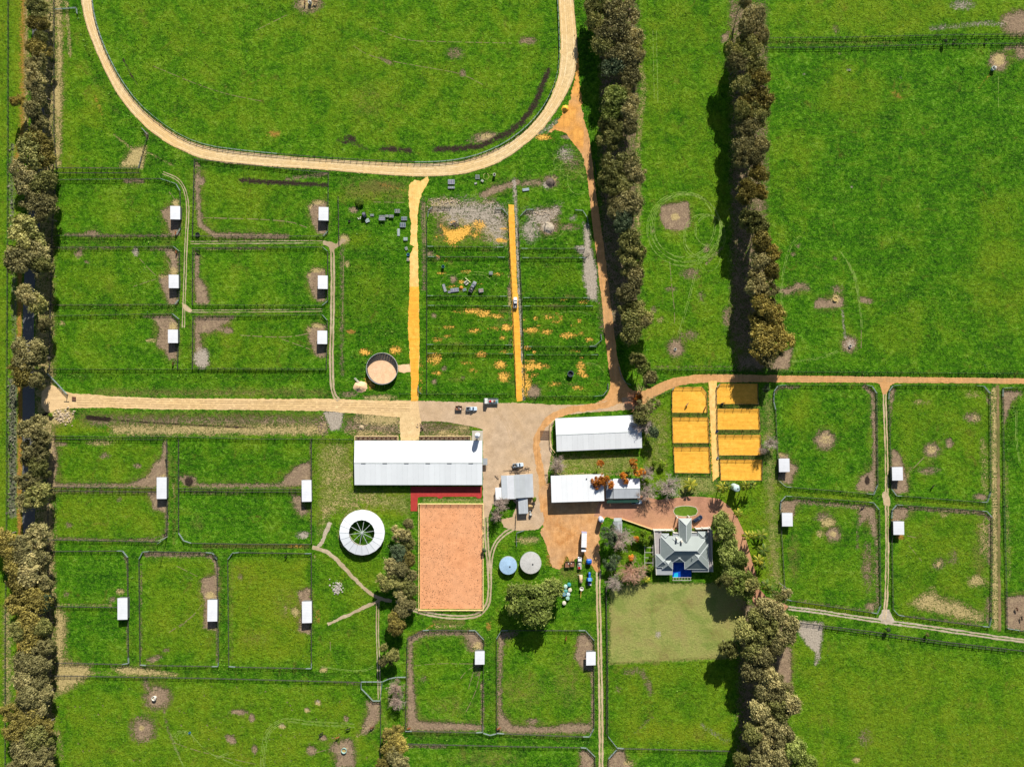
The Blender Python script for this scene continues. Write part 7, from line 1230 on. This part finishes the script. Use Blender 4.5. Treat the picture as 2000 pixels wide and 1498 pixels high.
for a in ((746, 428, 12, 5, 0, 'lilac topped crate stack beside the dark row of crates', M_p1, 4, 1.1), (746, 423, 11, 4, 0, 'dark crate row touching the lilac topped stack', M_p4, 4, .9), (755.5, 422, 6, 4, 0, 'smallest dark crate right of the lilac stack', M_p4, 3, .8), (764, 422.5, 9, 5, 0, 'pair of grey purple crates in the open strip', M_p4, 5, .9), (776, 412.5, 10, 7, 0, 'purple grey crate farthest up the open strip', M_p4, 5, 1.0),
          (789.3, 427, 11, 7, 0, 'blue grey panel stack nearest the yellow sand track', M_p2, 6, .5), (786.7, 439.5, 11, 9, 0, 'squarest blue grey panel stack above the pale ladder rack', M_p2, 7, .6), (778.5, 454, 5, 14, 0, 'pale aqua rack standing lengthwise in the open strip', M_p3, 9, .3), (792, 467, 8, 6, 0, 'blue and white rack beside the sand track', M_p3, 4, .6), (793.5, 485.5, 5, 6, 20, 'small dark rack beside the sand track', M_p2, 4, .5), (797, 507, 5, 6, -10, 'lowest brown rack beside the sand track', M_rust, 4, .5), (717.5, 431, 8, 7, 20, 'pale grey panel stack by the black round bale', M_p3, 5, .5), (726.5, 420.5, 7, 4, 0, 'flat green grey panel right of the black bale', M_p2, 4, .3),
          (881.5, 355.5, 13, 9, 0, 'upper lilac panel stack below the racetrack', M_p1, 8, .5), (881.5, 366.5, 13, 4, 0, 'lower lilac panel stack below the racetrack', M_p1, 4, .5), (932.5, 346, 8, 8, 0, 'dark green grey panel stack below the racetrack', paint('dark green steel', (.07, .13, .11, 1), .6), 6, .3), (1027, 370.5, 13, 5, 8, 'pale blue panel stack at the top of the middle sand track', paint('pale blue steel', (.5, .62, .75, 1), .4), 4, .4),
          (868, 562.5, 5, 15, 18, 'pale panel stack standing left of the flat one', M_p1, 7, .4), (888, 566.5, 16, 7, 6, 'large flat lilac blue panel stack near the dark ute', M_p1, 7, .5), (881, 570, 12, 4, 6, 'lower lilac panel sliding under the large stack', M_p1, 3, .3), (910.6, 552.5, 7, 7, 40, 'open white square frame by the dark ute', M_render, 2, .5), (907.3, 566, 7, 5, 20, 'teal flat sheet left of the dark ute', M_teal, 4, .2), (958.7, 533.5, 7, 6, 0, 'small blue grey crate alone in the grass', M_p2, 4, .7), (939.6, 567.5, 9, 7, 8, 'pinkish wrapped pallet right of the dark ute', paint('pink wrap', (.42, .27, .30, 1), .6), 6, .8), (942, 353.5, 5, 4, -30, 'small tan box below the racetrack', M_render, 3, .6), (929, 358.5, 5, 3, 20, 'small white scraps below the racetrack', M_render, 3, .3), (1231, 1130, 0.1, .1, 0, '', M_render, 1)):
    if a[5]: stillage(*a)
q_ = P(711.2, 420, 1); bl = thing('wrapped_bale', 'black wrapped round bale with pale stripes in the open strip', 'bale', (q_.x, q_.y, 0), R(20)); MB().tube([(-.9, 0, .8), (-.8, 0, .8), (.8, 0, .8), (.9, 0, .8)], [1.0, 1.3, 1.3, 1.0], 18).build('wrap', M_dark, bl, smooth=True)
for q in (-.4, 0, .4): MB().tube([(q-.06, 0, .8), (q+.06, 0, .8)], [1.31, 1.31], 18).build('stripe', M_p1, bl)
q_ = P(702, 426, .4); sk = thing('scrap_heap', 'small white scrap heap left of the black bale', 'scrap', (q_.x, q_.y, 0)); r0 = random.Random(4)
for k in range(5): MB().box((r0.uniform(-.7, .7), r0.uniform(-.6, .6), .2+.05*k), (r0.uniform(.3, .9), .3, .15), r0.uniform(0, 3)).build('piece', M_render, sk)
q_ = P(900.8, 561.7, .5); og = thing('orange_tarp', 'orange tarp bundle beside the dark ute', 'tarp', (q_.x, q_.y, 0)); MB().lathe((0, 0, 0), [(.95, 0), (.85, .35), (.4, .6), (0, .65)], 9).build('bundle', paint('orange tarp cloth', (.55, .22, .03, 1), .8), og)
m = MB(); m.bar(P(909, 543, .3), P(919, 552, .3), .45, .3); tag(m.build('timber_beam', paint('lime timber', (.6, .66, .3, 1), .7)), 'long pale yellow beam lying above the dark ute', 'beam')
q_ = P(797, 497.5, .5); bt = thing('blue_tub', 'blue tub half on the yellow sand track', 'tub', (q_.x, q_.y, 0)); MB().lathe((0, 0, 0), [(.6, 0), (.7, .6), (.6, .6), (.55, .2), (0, .2)], 12).build('shell', paint('bright blue plastic', (.06, .25, .6, 1), .4), bt); MB().cyl((0, 0, .2), .5, .03, 10).build('contents', M_dark, bt)
m = MB(); a_ = np.linspace(0, 9, 40)
for u, v2 in zip(a_[:-1], a_[1:]): c0_ = P(949.5, 345); m.bar(c0_+Vector((1.1*math.cos(u)*(1+.05*u), 1.5*math.sin(u), .1)), c0_+Vector((1.1*math.cos(v2)*(1+.05*v2), 1.5*math.sin(v2), .1)), .12, .1)
tag(m.build('hose_coil', paint('yellow hose', (.5, .5, .15, 1), .5)), 'coil of yellow hose in the grass below the racetrack', 'hose')
# debris: branch heaps
def sticks(x, y, r, n, label, m_, seed, cat='branches', L0=1.6):
    g = random.Random(seed); q_ = P(x, y); root = thing('branch_heap', label, cat, (q_.x, q_.y, 0))
    for k in range(n): a = g.uniform(0, 3.14); px_, py_ = g.gauss(0, r*.4), g.gauss(0, r*.3); l_ = g.uniform(.5, 1)*L0; z = g.uniform(.1, .5); MB().bar((px_-math.cos(a)*l_, py_-math.sin(a)*l_, z), (px_+math.cos(a)*l_, py_+math.sin(a)*l_, z+g.uniform(-.1, .2)), .14, .12).build('stick', m_, root)
M_stk = paint('weathered stick', (.13, .10, .08, 1), .9); sticks(889, 437, 2.5, 14, 'dark branch heap on the pale patch of the new paddocks', M_stk, 1); sticks(1070, 446, 3, 16, 'dark charred heap in the round bare patch', M_dark, 2, 'heap'); sticks(1078, 358, 2, 12, 'dark heap above the eastern new paddocks', M_stk, 3, 'heap', 1)
sticks(1008, 919, 3, 12, 'long dark poles heaped between the ute and the work shed', M_stk, 5, 'poles', 4.2); sticks(971, 933, .9, 4, 'short bundle of rods left of the work shed', M_stk, 6, 'rods', 1.4); sticks(1146, 500, 3, 7, 'scattered sticks on the grey strip beside the gravel road', M_stk, 8, 'sticks', 1.2); sticks(1030, 917, 1, 5, 'tangled poles right of the pale blue ute', M_stk, 9, 'poles', 1.6)
def rubble(x0, y0, x1, y1, n, label, c, seed, smax=.6, nm='rubble'):
    g = random.Random(seed); b = MB()
    for k in range(n):
        p = P(g.gauss((x0+x1)/2, (x1-x0)/4), g.gauss((y0+y1)/2, (y1-y0)/4)); s = g.uniform(.18, smax)*g.uniform(.6, 1.2); a = g.uniform(0, 6.28); v_ = [(p.x+s*g.uniform(.7, 1.2)*math.cos(a+i*1.047), p.y+s*g.uniform(.7, 1.2)*math.sin(a+i*1.047), 0) for i in range(6)]
        t_ = [(p.x+(q[0]-p.x)*.6, p.y+(q[1]-p.y)*.6, s*g.uniform(.6, 1)) for q in v_]; b.add(v_+t_, [(i, (i+1) % 6, 6+(i+1) % 6, 6+i) for i in range(6)]+[(6, 7, 8, 9, 10, 11)])
    o = b.build(nm, soil('rock '+nm+str(seed), c, tuple(v*1.35 for v in c[:3])+(1,), c, 1.2)); tag(o, label, 'rubble', kind='stuff')
rubble(105, 800, 143, 826, 130, 'limestone rubble below the road entrance', (.45, .36, .25, 1), 1); rubble(648, 1136, 668, 1158, 130, 'heap of pale rubble above the footpath fork', (.36, .33, .29, 1), 2, .5); rubble(618, 815, 640, 850, 60, 'brown rubble beside the grey gravel ramp', (.28, .2, .14, 1), 3, .4); rubble(700, 760, 712, 764, 12, 'clods below the pink sand heap', (.6, .42, .25, 1), 4, .4)
rubble(845, 386, 905, 402, 80, 'pale clods along the top of the new paddocks', (.45, .36, .26, 1), 5, .45); rubble(1028, 412, 1090, 425, 60, 'pale clods above the charred heap', (.42, .34, .25, 1), 6, .4); rubble(815, 822, 830, 850, 25, 'brown stones beside the stable entry', (.28, .2, .14, 1), 7, .4); rubble(770, 820, 782, 850, 25, 'brown stones left of the stable entry', (.3, .22, .15, 1), 8, .4)
def mound(x, y, rpx, h, label, m_, seed, ry=1.0):
    g = random.Random(seed); q_ = P(x, y); b = MB(); n = 22; rings = [(1, 0), (.8, .22), (.55, .6), (.28, .9), (0.02, 1)]; o = []
    for r, z in rings: o += [(q_.x+rpx*MPP*r*(1+g.uniform(-.12, .12))*math.cos(6.283*k/n), q_.y+rpx*MPP*ry*r*(1+g.uniform(-.12, .12))*math.sin(6.283*k/n), h*z*g.uniform(.9, 1.1)) for k in range(n)]
    b.add(o, [(i*n+k, i*n+(k+1) % n, (i+1)*n+(k+1) % n, (i+1)*n+k) for i in range(len(rings)-1) for k in range(n)]); tag(b.build('sand_heap', m_, smooth=True), label, 'heap')
mound(704, 755, 14, 1.3, 'pinkish sand heap south-west of the round pen', M_round, 1, .8); mound(1104, 213, 7, 1.4, 'orange sand heap where the sand apron narrows', M_yellow, 2); mound(1075, 357, 9, .9, 'grey earth heap above the eastern new paddocks', M_stk, 3); mound(706, 835, 5, .6, 'small earth heap above the barn railing', M_path, 4); mound(1071, 445, 11, .8, 'pale earth ring heap in the round bare patch', M_rutg, 5)
for x, y in ((697, 742), (701, 746)): pass
st_ = thing('pipe_stack', 'pair of white pipes left of the pink sand heap', 'pipes', P(697, 743, .3)); 
for k in range(2): MB().bar((-1.3+k*.5, 1.1+k*.2, .2), (1.0+k*.5, -1.3+k*.2, .2), .22, .18).build('pipe', M_render, st_)
# entrance gate and posts
g_ = fence('long pale steel gate swung open at the road entrance', [(94, 729), (114, 750), (133, 771)], None, (0, 1), rails=4, top=1.3, cat='gate'); g_.name = 'entrance_gate'; g_['category'] = 'gate'
q_ = P(133, 770); pf = thing('grid_post', 'dark T-shaped gate post with a stacked rack beside the entrance', 'post', (q_.x, q_.y, 0)); MB().box((0, 0, 1.2), (.25, .25, 2.4)).build('post', M_stk, pf); MB().bar((-1.1, 0, 2.3), (1.4, -.1, 2.3), .2, .2).build('cross_arm', M_stk, pf)
for k in range(3): MB().bar((2.0, -1.2-k*.8, .3), (4.0, -1.4-k*.8, .3), .22, .3).build('rack_rail', M_rust, pf)
# power poles
for x, y, l in ((327, 1048, 'power pole at the corner of two green lanes with a long shadow'), (1522, 1138, 'power pole beside the driveway end'), (1510, 1331, 'power pole rising through the tree belt'), (1528, 1455, 'power pole near the bottom of the tree belt')):
    q_ = P(x, y); pp = thing('power_pole', l, 'power pole', (q_.x, q_.y, 0)); MB().tube([(0, 0, 0), (0, 0, 9.5)], [.17, .11], 8).build('pole', paint('grey pole', (.35, .33, .30, 1), .8) if 'grey pole' not in bpy.data.materials else bpy.data.materials['grey pole'], pp); MB().bar((-1.1, 0, 9.1), (1.1, 0, 9.1), .12, .12).build('cross_arm', M_stk, pp)
    for d in (-.9, 0, .9): MB().cyl((d, 0, 9.16), .06, .2, 6).build('insulator', M_render, pp)

# ---------------- horses ----------------
def horse_mesh():
    b = bpy.data.meshes.new('body'); V = [(0, 0, 1.2), (.45, 0, 1.22), (.75, 0, 1.3), (1.0, 0, 1.5), (1.2, 0, 1.68), (1.38, 0, 1.6), (1.6, 0, 1.38), (-.4, 0, 1.22), (-.7, 0, 1.25), (-.88, 0, 1.1), (-1.0, 0, .75)]
    Ed = [(0, 1), (1, 2), (2, 3), (3, 4), (4, 5), (5, 6), (0, 7), (7, 8), (8, 9), (9, 10)]; Rr = [.29, .28, .22, .15, .12, .12, .07, .28, .25, .08, .05]
    for sx, sy, par in ((.6, .17, 1), (.6, -.17, 1), (-.62, .17, 8), (-.62, -.17, 8)):
        k = len(V); V += [(sx, sy, .95), (sx+(.04 if sx > 0 else .06), sy, .62 if sx < 0 else .55), (sx+(.02 if sx > 0 else -.12), sy, .4 if sx < 0 else .3), (sx+(0 if sx > 0 else -.08), sy, .04)]; Ed += [(par, k), (k, k+1), (k+1, k+2), (k+2, k+3)]; Rr += [.14, .08, .05, .055]
    b.from_pydata(V, Ed, []); o = bpy.data.objects.new('hb', b); COL.objects.link(o); md = o.modifiers.new('s', 'SKIN'); 
    for i, r in enumerate(Rr): o.data.skin_vertices[0].data[i].radius = (r, r*1.05)
    o.data.skin_vertices[0].data[0].use_root = True; o.modifiers.new('u', 'SUBSURF').levels = 1
    dg = bpy.context.evaluated_depsgraph_get(); me = bpy.data.meshes.new_from_object(o.evaluated_get(dg)); me.name = 'horse_body'; bpy.data.objects.remove(o); return me
HM = horse_mesh(); HC = dict(bay=paint('bay horse coat', (.13, .045, .02, 1), .6), black=paint('black horse coat', (.015, .012, .012, 1), .6), chestnut=paint('chestnut horse coat', (.28, .09, .03, 1), .6), tan=paint('dun horse coat', (.36, .22, .11, 1), .6), mane=paint('dark mane hair', (.012, .009, .008, 1), .8))
HM.materials.append(HC['bay'])
for x, y, deg, c_, l in ((343, 456.5, 95, 'chestnut', 'reddish horse standing south of the top left shelter'), (343.5, 493, 85, 'chestnut', 'reddish horse at the top corner of the second paddock'), (386, 489, 150, 'black', 'dark horse at the corner of the lane paddock'), (337, 711, 70, 'bay', 'dark bay horse at the bottom fence of the third paddock'), (324, 902, 88, 'black', 'dark horse by the east fence of the upper ditch paddock'), (322, 1043, 40, 'black', 'black horse at the lower corner west of the narrow lane'),
                         (421, 1086, 140, 'black', 'black horse at the mud corner of the middle bottom paddock'), (797.5, 1423, 20, 'chestnut', 'chestnut horse at the lower left corner of the southern paddock'), (973.5, 1423, 30, 'chestnut', 'chestnut horse at the lower left corner of the gum tree paddock'), (1105.5, 1248, 80, 'chestnut', 'chestnut horse near the top fence of the gum tree paddock'), (726, 1421, 200, 'bay', 'bay horse at the foot of the pale worn path'), (680, 1423.5, 190, 'black', 'dark horse above the muddy feeder patch'), (659, 1440.5, 200, 'chestnut', 'chestnut horse just above the muddy feeder patch'), (627, 1433, 210, 'black', 'black horse on the small grey mud patch'),
                         (1688, 987.5, 205, 'black', 'dark horse near the top fence of the straw heap paddock'), (1822, 951, 60, 'black', 'dark horse at the bottom of the far north-eastern paddock'), (1987, 1190, 110, 'bay', 'bay and white horse standing on grey mud at the right edge'), (1996, 1208, 100, 'black', 'dark horse on grey mud touching the right edge'), (595, 5, 80, 'bay', 'dark bay horse left of the feeder at the top edge'), (615, 3, 170, 'bay', 'bay horse right of the feeder at the top edge'), (1341.5, 791, 55, 'tan', 'tan horse in the middle of the north-west sand yard'), (1377, 798, 70, 'chestnut', 'reddish horse at the fence of the north-west sand yard'), (558, 1087, 60, 'black', 'dark horse near the top fence of the yellowish paddock'), (1411, 788, 20, 'black', 'dark horse at the lower fence of the north-east sand yard'), (17, 872, 80, 'black', 'dark horse beyond the asphalt road')):
    q_ = P(x, y, 1.2); h_ = thing('horse', l, 'horse', (q_.x, q_.y, 0), R(deg)); o = bpy.data.objects.new('body', HM); COL.objects.link(o); o.parent = h_; o.material_slots[0].link = 'OBJECT'; o.material_slots[0].material = HC[c_]
    MB().tube([(.7, 0, 1.5), (1.0, 0, 1.68), (1.2, 0, 1.8)], [.04, .06, .04], 5).build('mane', HC['mane'], h_); MB().tube([(-.9, 0, 1.2), (-1.08, 0, .95), (-1.1, 0, .5)], [.05, .09, .03], 6).build('tail', HC['mane'], h_)

# ---------------- grass tufts: denser in clumps, none on bare ground, roads or under roofs ----------------
def inside(x, y, poly):
    r = np.zeros(x.shape, bool); q = list(poly)+[poly[0]]
    for (x0, y0), (x1, y1) in zip(q[:-1], q[1:]):
        if y0 != y1: r ^= ((y0 > y) != (y1 > y)) & (x < (x1-x0)*(y-y0)/(y1-y0)+x0)
    return r
def fieldval(c, x, y): return F[CHN[c]][np.clip(np.searchsorted(gy, y), 0, NY-1), np.clip(np.searchsorted(gx, x), 0, NX-1)]
def tufts(name, label, n, size, seed, col, dens_f):
    g = np.random.default_rng(seed); x = g.uniform(-40, 2040, n); y = g.uniform(-40, 1540, n)
    nz = 0
    for sc in (90, 34, 15):
        gr = g.random((int(1700/sc)+3, int(2200/sc)+3)); u, v2 = (x+60)/sc, (y+60)/sc; i, j = u.astype(int), v2.astype(int); fu, fv = u-i, v2-j
        nz = nz+(gr[j, i]*(1-fu)*(1-fv)+gr[j, i+1]*fu*(1-fv)+gr[j+1, i]*(1-fu)*fv+gr[j+1, i+1]*fu*fv)/3
    keep = g.random(n) < dens_f(x, y, nz)
    for c in ('mud', 'straw', 'sand', 'grav', 'wet', 'lawn', 'orange'): keep &= fieldval(c, x, y) < .35
    x, y = x[keep], y[keep]; keep = np.ones(len(x), bool)
    for poly in KEEP+[[(692, 840), (945, 840), (945, 975), (692, 975)], [(1060, 925), (1255, 925), (1255, 985), (1060, 985)], [(1080, 810), (1256, 805), (1256, 880), (1080, 884)], [(1274, 1030), (1394, 1030), (1394, 1130), (1274, 1130)], [(816, 982), (945, 982), (945, 1193), (816, 1193)]]:
        xs = [p[0] for p in poly]; ys = [p[1] for p in poly]; c = np.where(keep & (x > min(xs)) & (x < max(xs)) & (y > min(ys)) & (y < max(ys)))[0]
        if len(c): keep[c[inside(x[c], y[c], poly)]] = False
    x, y = x[keep], y[keep]; n = len(x); wx_ = (x-1000)*MPP; wy_ = (749-y)*MPP
    a = g.uniform(0, 6.283, n); s = size*g.uniform(.5, 1.4, n); d = np.stack([np.cos(a), np.sin(a), np.zeros(n)], 1)*s[:, None]; c = np.stack([wx_, wy_, np.zeros(n)], 1); ln = g.uniform(-.9, .9, (n, 2))*s[:, None]; t0 = np.stack([ln[:, 0], ln[:, 1], s*g.uniform(.35, .8, n)], 1)
    q = np.stack([c-d*.5, c+d*.5, c+d*.4+t0, c-d*.4+t0], 1).reshape(-1, 3); ti = np.repeat(g.random(n), 4); o = bpy.data.objects.new(name, leafmesh(name, q, ti, col)); COL.objects.link(o); tag(o, label, 'grass', kind='stuff')
tufts('paddock_grass', 'clumps of longer grass all over the paddocks', 210000, .33, 13, leafmat('paddock grass blades', (.055, .155, .006, 1), (.125, .29, .014, 1), (.26, .41, .055, 1), .35), lambda x, y, z: np.clip((z-.42)*4, .04, .8)*(1-.4*fieldval('dry', x, y)))
tufts('verge_grass', 'rank grass tufts along the fence lines and lanes', 420000, .48, 11, leafmat('rank grass blades', (.03, .10, .003, 1), (.075, .20, .007, 1), (.18, .30, .03, 1), .35), lambda x, y, z: np.clip(fieldval('lush', x, y)*1.3-.55, 0, .5))
tufts('roadside_scrub', 'grey green scrub along the far side of the asphalt road', 600000, .7, 12, leafmat('scrub leaves', (.09, .10, .06, 1), (.2, .2, .13, 1), (.3, .27, .18, 1), .2), lambda x, y, z: np.clip(fieldval('scrub', x, y)*2-.7, 0, .8))
